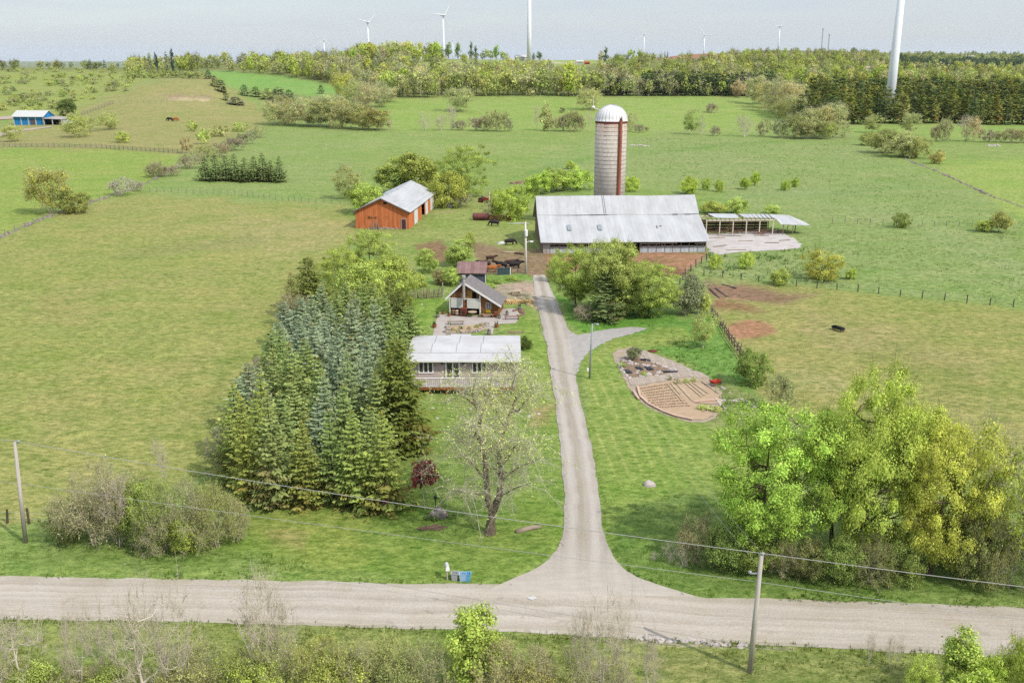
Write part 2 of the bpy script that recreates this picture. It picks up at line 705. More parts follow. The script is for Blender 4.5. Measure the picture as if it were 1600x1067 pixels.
def leaf_quads(R, C, nrm, size, asp=.7):
    """diamond leaves at C facing nrm"""
    n = len(C)
    nrm = nrm / (np.linalg.norm(nrm, axis=1)[:, None] + 1e-9)
    a = R.normal(size=(n, 3))
    t = np.cross(nrm, a)
    t /= np.linalg.norm(t, axis=1)[:, None] + 1e-9
    b = np.cross(nrm, t)
    sz = (size * np.exp(R.normal(-.03, .3, n)).clip(.45, 1.6))[:, None]
    bend = nrm * sz * .25
    return np.stack([C - t * sz, C - b * sz * asp - bend, C + t * sz, C + b * sz * asp - bend], 1)


def leaf_tint(R, n, clump=None, spread=.16):
    v = 1 + R.normal(0, spread, n)
    if clump is not None:
        v = v * clump
    v = np.clip(v, .45, 1.7)
    h = R.normal(0, .045, n)
    return np.stack([v * (1 + h), v, v * (1 - .5 * h)], 1)


def lobes(R, k=7, amp=.28):
    D = R.normal(size=(k, 3))
    D /= np.linalg.norm(D, axis=1)[:, None]
    A = R.uniform(-amp, amp, k)

    def fn(d):
        return 1 + (np.clip(d @ D.T, 0, 1) ** 3) @ A
    return fn


def crown_points(R, n, asp, z0, lob, shell=.5, top=.0):
    """clump centres in a lumpy ellipsoid between z0 and 1 (unit height, width asp)"""
    d = R.normal(size=(n, 3))
    d[:, 2] += .15
    d /= np.linalg.norm(d, axis=1)[:, None]
    r = (shell + (1 - shell) * R.uniform(0, 1, n) ** .6) * lob(d)
    hz = (1 - z0) / 2
    P = np.stack([d[:, 0] * r * asp / 2, d[:, 1] * r * asp / 2, z0 + hz + d[:, 2] * r * hz], 1)
    if top:
        k = (P[:, 2] - z0) / (1 - z0)
        P[:, :2] *= (1 - top * k)[:, None]
    P[:, 2] = np.clip(P[:, 2], z0 * .8, 1.02)
    return P


def skeleton(R, P, trunk_r, fork=.35, lean=.04, nmain=6, stems=1):
    """trunk line plus limbs to every clump: list of (pts, radii)"""
    out = []
    top = np.array([R.normal(0, lean), R.normal(0, lean), min(.8, P[:, 2].max() * .82)])
    node = []
    for s in range(stems):
        tp = top if stems == 1 else np.array([R.normal(0, .16), R.normal(0, .16), R.uniform(.55, .8)])
        st = np.array([0, 0, -.02]) if stems == 1 else np.array([R.normal(0, .025), R.normal(0, .025), -.02])
        k = np.linspace(0, 1, 7)
        pts = st + (tp - st) * k[:, None] + np.stack([np.sin(k * 5 + s) * .012, np.cos(k * 4 + s) * .012 - .012, 0 * k], 1)
        rad = trunk_r * (1 - .8 * k) * (1 if stems == 1 else .55)
        rad[0] *= 1.35
        out.append((pts, rad, 0))
        for i in range(2 if stems == 1 else 1, 7):
            node.append((pts[i], rad[i]))
    mains = P[R.permutation(len(P))[:nmain]]
    NP = np.array([a for a, b in node])
    NR = [b for a, b in node]
    for m in mains:
        ok = NP[:, 2] < m[2] - .05
        ok = ok if ok.any() else np.ones(len(NP), bool)
        c = np.where(ok, np.linalg.norm(NP - m, axis=1) - .25 * 0, 9)
        j = int(np.argmin(c))
        k = np.linspace(0, 1, 6)
        a = NP[j]
        pts = a + (m - a) * k[:, None]
        pts[:, 2] += np.sin(k * PI) * -.03 + R.normal(0, .006, 6) * (k > 0)
        pts[:, :2] += R.normal(0, .012, (6, 2)) * (k > 0)[:, None]
        rad = max(NR[j] * .62, trunk_r * .22) * (1 - .75 * k)
        out.append((pts, rad, 1))
        NP = np.concatenate([NP, pts[1:]])
        NR += list(rad[1:])
    base = len(NP)
    for m in P:
        c = np.linalg.norm(NP - m, axis=1) + np.where(NP[:, 2] > m[2] + .03, .3, 0)
        j = int(np.argmin(c))
        if c[j] < .02:
            continue
        a = NP[j]
        k = np.linspace(0, 1, 4)
        pts = a + (m - a) * k[:, None]
        pts[1:-1] += R.normal(0, .012, (2, 3))
        rad = max(min(NR[j] * .6, trunk_r * .3), trunk_r * .1) * (1 - .7 * k)
        out.append((pts, rad, 2))
    return out


def broadleaf(seed, nc, nl, asp=.8, z0=.22, ls=.03, cr=.09, tr=.022, shell=.45, amp=.3, twig=0, stems=1, top=0., spread=.17, sides=5, twr=.0025, nmain=6, flat=.72, tlen=1.0):
    """returns (trunk Geo, crown Geo) of unit height"""
    R = np.random.default_rng(seed)
    P = crown_points(R, nc, asp, z0, lobes(R, 8, amp), shell, top)
    tg, cg = Geo(), Geo()
    for pts, rad, lv in skeleton(R, P, tr, stems=stems, nmain=nmain):
        tg.tube(pts, rad, sides if lv < 2 else max(3, sides - 2))
    ci = np.repeat(np.arange(nc), nl)
    n = len(ci)
    csz = R.uniform(.6, 1.3, nc)
    off = R.normal(size=(n, 3)) * np.array([cr, cr, cr * flat]) * csz[ci][:, None] * .62
    C = P[ci] + off
    C[:, 2] = np.maximum(C[:, 2], .012)
    out = P - np.array([0, 0, z0 + (1 - z0) * .45])
    nrm = off / cr * .8 + out[ci] * 1.0 + np.array([0, 0, .45]) + R.normal(0, .55, (n, 3))
    cl = R.uniform(.66, 1.2, nc)
    cg.quads(leaf_quads(R, C, nrm, ls), leaf_tint(R, n, cl[ci], spread), 0)
    if twig:
        A = np.repeat(P, twig, 0)
        D = (R.normal(size=(len(A), 3)) * cr * 1.3 + np.repeat(out, twig, 0) * .25 + np.array([0, 0, .03])) * tlen
        tg.twigs(A, A + D, twr, 0)
    tg.norm(cg, asp)
    cg.norm(cg, asp)
    return tg, cg


def baretree(seed, nc, ntw, asp=.7, z0=.2, tr=.014, cr=.12, stems=1, twr=.003, droop=0., amp=.3, leaves=0, ls=.01, shell=.35, up=.06, tint=1.0, nmain=6, spread=.15, sides=4):
    """leafless tree: limbs and a haze of real twigs; sparse small leaves if asked. (limbs, twigs+leaves)"""
    R = np.random.default_rng(seed)
    P = crown_points(R, nc, asp, z0, lobes(R, 8, amp), shell)
    tg, cg = Geo(), Geo()
    for pts, rad, lv in skeleton(R, P, tr, stems=stems, nmain=nmain):
        tg.tube(pts, rad, sides if lv < 2 else 3)
    out = P - np.array([0, 0, z0 + .1])
    out /= np.linalg.norm(out, axis=1)[:, None] + 1e-6
    A = np.repeat(P, ntw, 0)
    O = np.repeat(out, ntw, 0)
    L = cr * R.uniform(.5, 1.3, len(A))
    D = (O * .7 + R.normal(0, .6, (len(A), 3)) + np.array([0, 0, up * 8]))
    D /= np.linalg.norm(D, axis=1)[:, None]
    A = A - O * R.uniform(0, .5, (len(A), 1)) * cr
    M = A + D * L[:, None] * .6
    B = M + (D + R.normal(0, .45, D.shape) - np.array([0, 0, droop * 3])) * L[:, None] * .55
    cg.twigs(A, M, twr, 1)
    cg.twigs(M, B, twr * .7, 1)
    E = M + R.normal(0, .5, D.shape) * L[:, None]
    cg.twigs(M, E, twr * .6, 1)
    if leaves:
        i = R.integers(0, len(M), leaves)
        u = R.uniform(0, 1, (leaves, 1))
        C = np.where(R.uniform(size=(leaves, 1)) < .5, M[i] + (B[i] - M[i]) * u, M[i] + (E[i] - M[i]) * u)
        cg.quads(leaf_quads(R, C, R.normal(size=(leaves, 3)) + np.array([0, 0, .6]), ls, .5), leaf_tint(R, leaves, None, spread), 0)
    tg.norm(cg, asp)
    cg.norm(cg, asp)
    return tg, cg


def spruce(seed, nw=28, nb=8, ntw=9, asp=.42, z0=.04, droop=.22, pw=.85, tw=.012, tr=.012, fill=1.0, tl=.34):
    """conifer of unit height with whorls of drooping sprays"""
    R = np.random.default_rng(seed)
    tg, cg = Geo(), Geo()
    tg.tube(np.array([[0, 0, -.02], [.003, 0, .5], [0, 0, .99]]), np.array([tr * 1.2, tr * .6, tr * .08]), 6)
    P, T = [], []
    for w_ in range(nw):
        zf = (w_ + R.uniform(-.3, .3)) / nw
        z = z0 + (.985 - z0) * np.clip(zf, 0, 1) ** .94
        L0 = asp / 2 * (1 - zf) ** pw * (1.0 if zf > .08 else .85) + .012
        k = max(4, int(nb * (1 - .45 * zf)))
        ph = R.uniform(0, 6.28)
        for b in range(k):
            az = ph + 2 * PI * b / k + R.normal(0, .2)
            L = L0 * R.uniform(.72, 1.16)
            dr = droop * R.uniform(.6, 1.4) * (1 - .9 * zf) - .25 * zf
            ax = np.array([math.cos(az), math.sin(az), 0])
            sdv = np.array([-math.sin(az), math.cos(az), 0])
            m = max(3, int(ntw * (.4 + .6 * (1 - zf))))
            t = (np.arange(m) + R.uniform(0, 1, m)) / m
            t = .12 + .88 * t
            c = ax * (L * t)[:, None]
            c[:, 2] = z - L * dr * t + L * .28 * t ** 3
            sgn = np.where(np.arange(m) % 2 == 0, 1, -1) * R.uniform(.5, 1.1, m)
            ln = L * tl * (1.15 - .75 * t) + tw
            d = ax * .75 + sdv * sgn[:, None]
            d[:, 2] = -.32 + R.normal(0, .14, m)
            d[-1] = ax + np.array([0, 0, -.05])
            d /= np.linalg.norm(d, axis=1)[:, None]
            e = c + d * ln[:, None]
            nn = np.cross(d, np.array([0, 0, 1.0]))
            nn /= np.linalg.norm(nn, axis=1)[:, None] + 1e-6
            wv = nn * (tw * R.uniform(.7, 1.3, m))[:, None]
            wv[:, 2] += R.normal(0, tw * .5, m)
            mid = c + d * ln[:, None] * .55
            P.append(np.stack([c, mid - wv, e, mid + wv], 1))
            v = (R.uniform(.72, 1.2) + .18 * t + R.normal(0, .1, m))
            warm = np.clip(t - .6, 0, 1) * R.uniform(0, .5)
            tt = np.stack([v * (1 + warm * .5), v * (1 + warm * .15), v * (1 - warm * .4)], 1)
            if zf < .38 and R.uniform() < .75 * (1 - zf / .38):
                tt *= np.array([1.02, .80, .92]) * R.uniform(.7, 1.1)      # dead, bare lower boughs
            T.append(tt)
    # the leader and the cone-bearing top
    n = 14
    z = R.uniform(.93, 1.0, n)
    az = R.uniform(0, 6.28, n)
    c = np.stack([0 * z, 0 * z, z], 1)
    e = c + np.stack([np.cos(az) * .02, np.sin(az) * .02, .012 + 0 * az], 1) * 1.2
    wv = np.stack([-np.sin(az), np.cos(az), 0 * az], 1) * tw * .4
    P.append(np.stack([c, (c + e) / 2 - wv, e, (c + e) / 2 + wv], 1))
    T.append(np.full((n, 3), 1.0) * np.array([1.35, 1.0, .55]))
    cg.quads(np.concatenate(P), np.concatenate(T), 0)
    return tg, cg


# cache of mesh variants: kind -> list of (trunk mesh or None, crown mesh)
VAR = {}


def variants(kind, n, fn, bark=BARK, single=False, crown_mats=None):
    out = []
    for i in range(n):
        tg, cg = fn(i)
        if single:
            cg.V += tg.V
            off = cg.n
            cg.Q += [q + off for q in tg.Q]
            cg.n += tg.n
            cg.tq += tg.tq
            cg.mq += [np.full(len(m), 1) for m in tg.mq]
            out.append((None, cg.mesh(kind, [FOL, bark])))
        else:
            out.append((tg.mesh(kind + '_trunk', [bark]), cg.mesh(kind + '_crown', crown_mats or [FOL, TWIG])))
    VAR[kind] = out


# near trees
variants('big', 4, lambda i: broadleaf(100 + i, 190, 260, .95, .06, .0074, .056, .022, .34, .62, twig=3, sides=8, twr=.0014, nmain=10, tlen=.5))
variants('mid', 6, lambda i: broadleaf(120 + i, 95, 125, .8, .08, .0145, .078, .018, .4, .42, twig=2, sides=5, twr=.002, tlen=.5))
variants('midairy', 5, lambda i: broadleaf(140 + i, 90, 66, .85, .08, .0145, .09, .015, .35, .42, twig=8, sides=5, twr=.0024, stems=2, tlen=.6), BARKG)
variants('bush', 6, lambda i: broadleaf(160 + i, 85, 105, 1.3, .0, .021, .115, .012, .3, .45, twig=3, stems=5, sides=4, twr=.003, tlen=.5))
variants('thicket', 5, lambda i: baretree(180 + i, 80, 12, 1.4, .02, .012, .15, 6, .0036, 0, .4, 4200, .022, .25), BARKG)
variants('nearbush', 5, lambda i: broadleaf(200 + i, 150, 80, 1.3, .0, .0155, .1, .01, .3, .48, twig=5, stems=6, sides=4, twr=.002, tlen=.8))
variants('nearthicket', 5, lambda i: baretree(220 + i, 150, 11, 1.25, .02, .015, .125, 7, .0017, .02, .45, 15000, .0115, .25, up=.03), BARKG)
variants('neartwig', 4, lambda i: baretree(230 + i, 110, 15, 1.25, .02, .017, .14, 6, .0022, .03, .5, 5200, .0115, .3, up=.02), BARKG)
variants('bare', 5, lambda i: baretree(240 + i, 40, 8, .65, .12, .02, .16, 3, .0022, 0, .4, 120, .008, .3, up=.09, sides=5, nmain=9), BARKW, crown_mats=[FOL, plain('pale_bare_twig', gw(214, 200, 176), .2, 2)])
variants('spread', 3, lambda i: baretree(250 + i, 60, 8, 1.0, .16, .026, .16, 1, .0024, .01, .45, 90, .009, .25, up=.08, sides=6, nmain=15), BARKW, crown_mats=[FOL, plain('pale_bare_twig', gw(214, 200, 176), .2, 2)])
variants('sapling', 3, lambda i: broadleaf(260 + i, 70, 170, .6, .04, .0135, .075, .012, .3, .4, twig=2, sides=5, twr=.002, top=.45, tlen=.4))
variants('smallmaple', 2, lambda i: broadleaf(270 + i, 44, 34, .62, .34, .026, .085, .016, .35, .32, twig=8, sides=6, twr=.0022), BARKG)
variants('spruce', 6, lambda i: spruce(300 + i, 22 + i % 3, 8, 14, .42 + .04 * (i % 3), .02, .32, .84, .0125, tl=.36))
variants('fullspruce', 3, lambda i: spruce(340 + i, 34, 11, 14, .5, .01, .34, .62, .0115, tl=.42))
variants('midspruce', 4, lambda i: spruce(320 + i, 22, 7, 7, .46, .02, .15, .85, .022, tl=.42))
# far trees: one mesh each, they show no parts
variants('far', 7, lambda i: broadleaf(400 + i, 30, 16, .85, .12, .05, .13, .02, .45, .35, sides=3, nmain=3), single=True)
variants('farairy', 6, lambda i: broadleaf(420 + i, 28, 9, .8, .12, .048, .14, .016, .35, .35, twig=5, sides=3, twr=.006, nmain=4), BARKG, True)
variants('farspruce', 4, lambda i: spruce(440 + i, 13, 6, 4, .42, .0, .1, .75, .05, tl=.5), single=True)
variants('farbush', 5, lambda i: broadleaf(460 + i, 24, 16, 1.4, .0, .075, .17, .012, .35, .4, sides=3, stems=2), single=True)
variants('spar', 4, lambda i: broadleaf(480 + i, 34, 18, .5, .06, .042, .1, .016, .3, .3, sides=3, nmain=3), single=True)
BIGKINDS = {'far', 'farairy', 'farspruce', 'farbush', 'spar'}
_vc = {}


def plant(kind, name, px, ytop, ybase, w, color, label, cat, group=None, var=None, hue=.06, asp=None, trunk='trunk', crown='crown', wscale=1.0, at=None, hm=None, wm=None):
    """a plant whose foot, height and width are read off the photograph and put at their real place and size"""
    p = at if at is not None else G(px, ybase)
    h = hm if hm is not None else max(.4, ztop(p.y, ytop) - p.z)
    wd = wm if wm is not None else w / ppm(p)
    L = VAR[kind]
    i = _vc.get(kind, 0)
    _vc[kind] = i + 1
    tm, cm = L[(i if var is None else var) % len(L)]
    base_w = {'big': .95, 'mid': .8, 'midairy': .85, 'bush': 1.3, 'thicket': 1.4, 'nearbush': 1.3, 'nearthicket': 1.25, 'bare': .65, 'spread': 1.0, 'neartwig': 1.25, 'sapling': .6, 'smallmaple': .62, 'spruce': .48, 'fullspruce': .56, 'midspruce': .46, 'far': .85, 'farairy': .8, 'farspruce': .42, 'farbush': 1.4, 'spar': .5}[kind]
    sx = wd / base_w * 1.0
    q = 1 + rnd.gauss(0, hue)
    c = (color[0] * q * (1 + rnd.gauss(0, hue * .6)), color[1] * q, color[2] * q * (1 + rnd.gauss(0, hue * .8)))
    rz = rnd.uniform(0, 6.28)
    loc = (p.x, p.y, p.z - .05)
    if tm is None:
        o = link(name, cm, None, loc, rz, (sx, sx, h), c)
        return tag(o, label, cat, group)
    r = thing(name, label, cat, loc, rz, group)
    r.scale = (sx, sx, h)
    if trunk:
        link(trunk, tm, r)
    link(crown, cm, r, color=c)
    return r


def mass(name, items, mats=None):
    """a far-off wood that reads as one mass: items (x,y,z,h,w,color,kind)"""
    Vs, Qs, Ts, Ms, n = [], [], [], [], 0
    cache = {}
    for k, (x, y, z, h, wd, c, kind) in enumerate(items):
        L = VAR[kind]
        vi = k % len(L)
        if (kind, vi) not in cache:
            me = L[vi][1]
            v = np.empty(len(me.vertices) * 3, np.float32)
            me.vertices.foreach_get('co', v)
            q = np.empty(len(me.loops), np.int32)
            me.loops.foreach_get('vertex_index', q)
            t = np.empty(len(me.polygons) * 3, np.float32)
            me.attributes['tint'].data.foreach_get('vector', t)
            mi = np.empty(len(me.polygons), np.int32)
            me.polygons.foreach_get('material_index', mi)
            cache[(kind, vi)] = (v.reshape(-1, 3), q.reshape(-1, 4), t.reshape(-1, 3), mi)
        v, q, t, mi = cache[(kind, vi)]
        bw = {'far': .85, 'farairy': .8, 'farspruce': .42, 'farbush': 1.4, 'spar': .5}[kind]
        a = rnd.uniform(0, 6.28)
        ca, sa, s = math.cos(a), math.sin(a), wd / bw
        Vs.append(np.stack([x + s * (v[:, 0] * ca - v[:, 1] * sa), y + s * (v[:, 0] * sa + v[:, 1] * ca), z + h * v[:, 2]], 1))
        Qs.append(q + n)
        n += len(v)
        Ts.append(np.where((mi == 0)[:, None], t * np.array(c), t))
        Ms.append(mi)
    me = mesh_np(name, np.concatenate(Vs), [np.concatenate(Qs)], [FOL, BARK], np.concatenate(Ms), np.concatenate(Ts))
    o = link(name, me, color=(1, 1, 1))
    return struct(o, 'stuff')
# ------------------------------------------------------------------ the ground: one sheet to the horizon, field colours in its own attribute
def sdist(px, py, poly):
    """signed distance in px (inside +)"""
    inside = np.zeros(px.shape, bool)
    dm = np.full(px.shape, 1e9)
    n = len(poly)
    for i in range(n):
        x0, y0 = poly[i]
        x1, y1 = poly[(i + 1) % n]
        if y0 != y1:
            c = ((y0 > py) != (y1 > py)) & (px < (x1 - x0) * (py - y0) / (y1 - y0) + x0)
            inside ^= c
        dx, dy = x1 - x0, y1 - y0
        t = np.clip(((px - x0) * dx + (py - y0) * dy) / (dx * dx + dy * dy + 1e-9), 0, 1)
        dm = np.minimum(dm, np.hypot(px - x0 - t * dx, py - y0 - t * dy))
    return np.where(inside, dm, -dm)


ROAD_T = [(-300, 893), (0, 900), (200, 903), (400, 906), (560, 910), (790, 913), (900, 915), (1000, 921), (1100, 932), (1250, 937), (1420, 942), (1600, 950), (1950, 966)]
ROAD_B = [(-300, 962), (0, 968), (250, 970), (500, 978), (750, 985), (1000, 998), (1250, 1010), (1450, 1021), (1600, 1030), (1950, 1052)]
DRV = [(430, 832, 852), (445, 834, 858), (470, 838, 870), (490, 842, 878), (510, 847, 886), (540, 854, 892), (560, 857, 896), (600, 864, 901), (650, 870, 913),
       (700, 876, 925), (750, 880, 933), (800, 882, 940), (830, 881, 942), (855, 874, 949), (875, 858, 962), (890, 836, 977), (902, 808, 996), (914, 780, 1030), (925, 762, 1066), (936, 742, 1104)]
BRANCH = [(505, 880, 528), (512, 880, 540)]
BR = [(874, 500), (892, 519), (905, 524), (925, 519), (950, 514), (985, 511), (1014, 513), (990, 521), (960, 529), (938, 538), (921, 549), (908, 564), (898, 590), (875, 575)]

LAWN = [(400, 790), (560, 790), (620, 720), (660, 660), (690, 605), (860, 545), (872, 620), (884, 760), (880, 850), (830, 890), (790, 912), (560, 909), (330, 904), (330, 860)]
SIDE = [(905, 565), (945, 540), (960, 550), (985, 612), (1040, 650), (1120, 668), (1210, 680), (1200, 760), (1000, 800), (955, 860), (940, 780), (925, 690)]

FLAT = [
    [(1102, 366), (1215, 360), (1240, 372), (1253, 383), (1249, 388), (1200, 392), (1152, 394), (1128, 398), (1112, 396), (1104, 384)],
    [(676, 525), (684, 488), (748, 488), (748, 481), (808, 480), (813, 492), (806, 506), (772, 508), (770, 525), (700, 528)],
    [(956, 552), (966, 546), (985, 541), (1000, 545), (1052, 564), (1107, 588), (1128, 612), (1128, 640), (1112, 656), (1078, 657), (1040, 645), (1002, 629), (988, 617), (978, 596), (960, 562)],
    [(645, 826), (660, 817), (690, 812), (716, 816), (722, 826), (690, 834), (655, 834)]]
# polygon in photo pixels, colour, edge softness in px, strength
Z = [
    # far and middle distance
    ([(-900, 20), (2500, 20), (2500, 152), (1160, 152), (600, 154), (420, 150), (330, 124), (-900, 112)], g3(140, 146, 82), 6, 1),
    ([(-900, 108), (270, 112), (215, 132), (150, 160), (60, 185), (-900, 190)], g3(164, 174, 88), 6, 1),
    ([(316, 111), (345, 112), (440, 119), (560, 140), (570, 152), (480, 150), (430, 144), (365, 139), (345, 126)], g3(140, 182, 82), 3, 1),
    ([(640, 93), (760, 92), (930, 89), (960, 98), (900, 104), (820, 103), (640, 106)], g3(170, 184, 100), 3, 1),
    ([(838, 97), (905, 98), (905, 101), (838, 99)], g3(212, 200, 170), 1, 1),
    ([(1000, 82), (1122, 82), (1122, 92), (1000, 93)], g3(186, 134, 108), 2, 1),
    ([(600, 154), (700, 150), (940, 150), (1160, 151), (1240, 190), (1330, 206), (1000, 208), (600, 206), (540, 204), (575, 160)], g3(158, 180, 86), 5, 1),
    ([(1330, 192), (1700, 190), (1700, 226), (1330, 214)], g3(154, 178, 84), 4, 1),
    ([(-900, 225), (0, 200), (60, 185), (150, 162), (215, 135), (270, 121), (330, 121), (365, 142), (400, 168), (430, 190), (400, 206), (300, 240), (280, 244), (0, 234), (-900, 230)], g3(170, 166, 98), 6, 1),
    ([(150, 160), (240, 150), (330, 152), (330, 160), (200, 164)], g3(172, 166, 104), 6, .7),
    ([(265, 153), (322, 154), (327, 158), (318, 161), (310, 158), (262, 157)], g3(212, 192, 150), 2, .9),
    ([(255, 148), (330, 148), (330, 154), (262, 154)], g3(172, 146, 120), 4, .7),
    ([(-900, 238), (0, 234), (180, 235), (285, 243), (250, 270), (215, 298), (140, 318), (60, 345), (0, 372), (-900, 560)], g3(158, 177, 76), 5, 1),
    ([(430, 192), (540, 203), (700, 207), (560, 240), (520, 325), (300, 312), (232, 300), (300, 250)], g3(152, 172, 92), 8, 1),
    # long grass right of the barn, cooler green
    ([(840, 240), (1000, 212), (1330, 216), (1430, 260), (1600, 340), (1600, 480), (1380, 463), (1240, 446), (1120, 438), (1050, 420), (1105, 396), (1255, 388), (1200, 340), (1080, 290), (840, 300)], g3(154, 172, 100), 14, .85),
    ([(1450, 255), (1800, 240), (1800, 400), (1600, 340)], g3(162, 182, 84), 6, 1),
    # pastures
    ([(-900, 560), (0, 372), (60, 347), (150, 318), (225, 302), (330, 312), (540, 322), (558, 350), (560, 380), (520, 400), (460, 470), (420, 540), (360, 640), (340, 740), (200, 780), (0, 830), (-900, 900)], g3(166, 169, 88), 7, 1),
    ([(330, 345), (480, 335), (556, 365), (520, 400), (440, 400), (380, 395)], g3(180, 172, 108), 26, .65),
    ([(1100, 446), (1250, 448), (1400, 466), (1600, 488), (2000, 530), (2000, 780), (1600, 760), (1300, 680), (1200, 632), (1150, 560), (1118, 500)], g3(168, 167, 90), 6, 1),
    ([(1100, 440), (1170, 446), (1270, 466), (1220, 478), (1120, 472)], g3(158, 122, 100), 8, .95),
    ([(1118, 470), (1175, 484), (1195, 490), (1150, 488), (1110, 482)], g3(160, 112, 84), 5, .85),
    ([(1136, 507), (1170, 502), (1202, 512), (1213, 524), (1180, 532), (1148, 531), (1132, 520)], g3(184, 138, 100), 4, 1),
    # cattle tracks, worn lines and wet swales across the pastures
    ([(800, 276), (850, 262), (915, 246), (925, 248), (860, 266), (805, 281)], g3(122, 160, 70), 2, .6),
    ([(975, 240), (1060, 233), (1180, 221), (1260, 220), (1180, 225), (1060, 238)], g3(124, 160, 70), 2, .55),
    ([(1000, 330), (1200, 300), (1420, 290), (1420, 297), (1200, 310), (1060, 332)], g3(136, 166, 96), 8, .6),
    ([(1240, 300), (1420, 330), (1600, 420), (1600, 450), (1400, 350)], g3(164, 178, 116), 16, .5),
    ([(560, 215), (800, 225), (920, 235), (800, 240), (560, 228)], g3(164, 180, 100), 8, .55),
    ([(170, 398), (300, 380), (420, 372), (420, 380), (300, 392), (180, 408)], g3(150, 152, 92), 5, .45),
    ([(0, 470), (150, 440), (330, 420), (330, 432), (150, 458), (0, 490)], g3(176, 168, 102), 14, .5),
    ([(40, 620), (200, 560), (340, 540), (340, 570), (200, 600), (60, 670)], g3(182, 170, 104), 24, .5),
    ([(60, 480), (130, 470), (180, 490), (110, 510)], g3(180, 164, 104), 16, .5),
    ([(1250, 500), (1420, 520), (1560, 560), (1560, 600), (1400, 560), (1250, 530)], g3(180, 164, 110), 18, .55),
    ([(1220, 570), (1320, 590), (1400, 640), (1330, 640), (1240, 610)], g3(176, 170, 110), 14, .5),
    ([(1330, 545), (1500, 570), (1560, 640), (1420, 620)], g3(150, 152, 78), 22, .5),
    ([(390, 560), (350, 640), (335, 720), (310, 730), (330, 620), (380, 540)], g3(140, 152, 72), 12, .5),
    # lawns and verges
    (LAWN, g3(136, 162, 64), 5, 1),
    ([(-900, 860), (0, 828), (90, 838), (350, 858), (520, 880), (700, 905), (560, 909), (-900, 895)], g3(138, 164, 74), 8, 1),
    ([(385, 820), (540, 800), (600, 850), (540, 880), (420, 865)], g3(158, 168, 70), 26, .55),
    ([(420, 832), (480, 838), (475, 858), (425, 850)], g3(178, 160, 100), 10, .6),
    (SIDE, g3(146, 170, 72), 6, 1),
    ([(985, 790), (1080, 770), (1200, 780), (1600, 880), (1900, 900), (1900, 955), (1600, 948), (1250, 935), (1060, 926), (990, 905), (960, 860)], g3(126, 152, 68), 7, 1),
    ([(860, 450), (905, 478), (1060, 490), (1060, 515), (980, 510), (915, 522), (893, 505)], g3(118, 166, 58), 5, 1),
    ([(1040, 505), (1110, 490), (1150, 560), (1200, 640), (1260, 690), (1200, 690), (1130, 650), (1105, 590), (1020, 548), (985, 540), (930, 545), (950, 526)], g3(122, 166, 66), 7, 1),
    ([(950, 527), (1060, 516), (1085, 530), (1000, 545), (955, 548), (925, 560)], g3(160, 172, 80), 6, .8),
    ([(1120, 580), (1210, 635), (1240, 660), (1200, 672), (1110, 660)], g3(150, 146, 92), 12, .6),
    # farmyard
    ([(560, 360), (680, 330), (770, 300), (840, 330), (846, 390), (800, 392), (740, 376), (700, 388), (640, 420), (560, 385)], g3(158, 170, 86), 8, 1),
    ([(646, 386), (690, 378), (712, 395), (690, 416), (660, 410)], g3(156, 118, 92), 5, .9),
    ([(728, 372), (760, 384), (802, 392), (846, 388), (850, 398), (880, 405), (875, 431), (756, 431), (748, 412), (730, 396)], g3(160, 132, 104), 5, 1),
    ([(846, 396), (1104, 396), (1092, 412), (1066, 432), (1010, 425), (960, 410), (860, 432)], g3(184, 138, 102), 4, 1),
    ([(1000, 408), (1060, 416), (1080, 432), (1040, 438)], g3(132, 96, 70), 6, .7),
    ([(756, 431), (832, 431), (834, 446), (800, 452), (760, 460)], g3(132, 172, 66), 5, .9),
    ([(775, 448), (840, 438), (848, 482), (836, 484), (828, 474), (780, 470)], g3(192, 170, 150), 4, 1),
    ([(628, 462), (700, 466), (704, 490), (676, 494), (655, 530), (630, 520)], g3(138, 172, 60), 5, 1),
    ([(748, 505), (830, 488), (850, 540), (858, 600), (815, 600), (812, 520)], g3(144, 172, 66), 6, 1),
    ([(690, 605), (860, 560), (868, 640), (790, 680), (700, 660)], g3(150, 168, 84), 22, .6),
    ([(838, 640), (868, 630), (872, 660), (840, 675)], g3(190, 156, 116), 12, .6),
    # near verge below the road
    ([(-900, 962), (0, 966), (500, 976), (1000, 996), (1250, 1008), (1600, 1028), (2200, 1060), (2200, 1400), (-900, 1400)], g3(150, 162, 80), 3, 1),
    ([(990, 1000), (1240, 1012), (1240, 1018), (990, 1008)], g3(186, 176, 150), 3, .7),
    ([(1020, 1015), (1500, 1035), (1480, 1070), (1020, 1070)], g3(150, 154, 88), 12, .7),
]


def paint(px, py, X, Y):
    col = np.empty((len(px), 3))
    col[:] = g3(150, 171, 86)
    jx = (fbm(X, Y, 7, 21, 4) - .5)
    jy = (fbm(X, Y, 7, 31, 4) - .5)
    for poly, c, soft, st in Z:
        xs = [p[0] for p in poly]
        ys = [p[1] for p in poly]
        m = (px > min(xs) - 3 * soft) & (px < max(xs) + 3 * soft) & (py > min(ys) - 3 * soft) & (py < max(ys) + 3 * soft)
        if not m.any():
            continue
        k = np.nonzero(m)[0]
        d = sdist(px[k] + jx[k] * soft * 5, py[k] + jy[k] * soft * 3, poly)
        wt = np.clip(.5 + d / (2 * soft), 0, 1)
        wt = wt * wt * (3 - 2 * wt) * st
        col[k] = col[k] * (1 - wt)[:, None] + np.array(c) * wt[:, None]
    y = col @ np.array([.3, .59, .11])
    return (y[:, None] + (col - y[:, None]) * .89) * 1.06


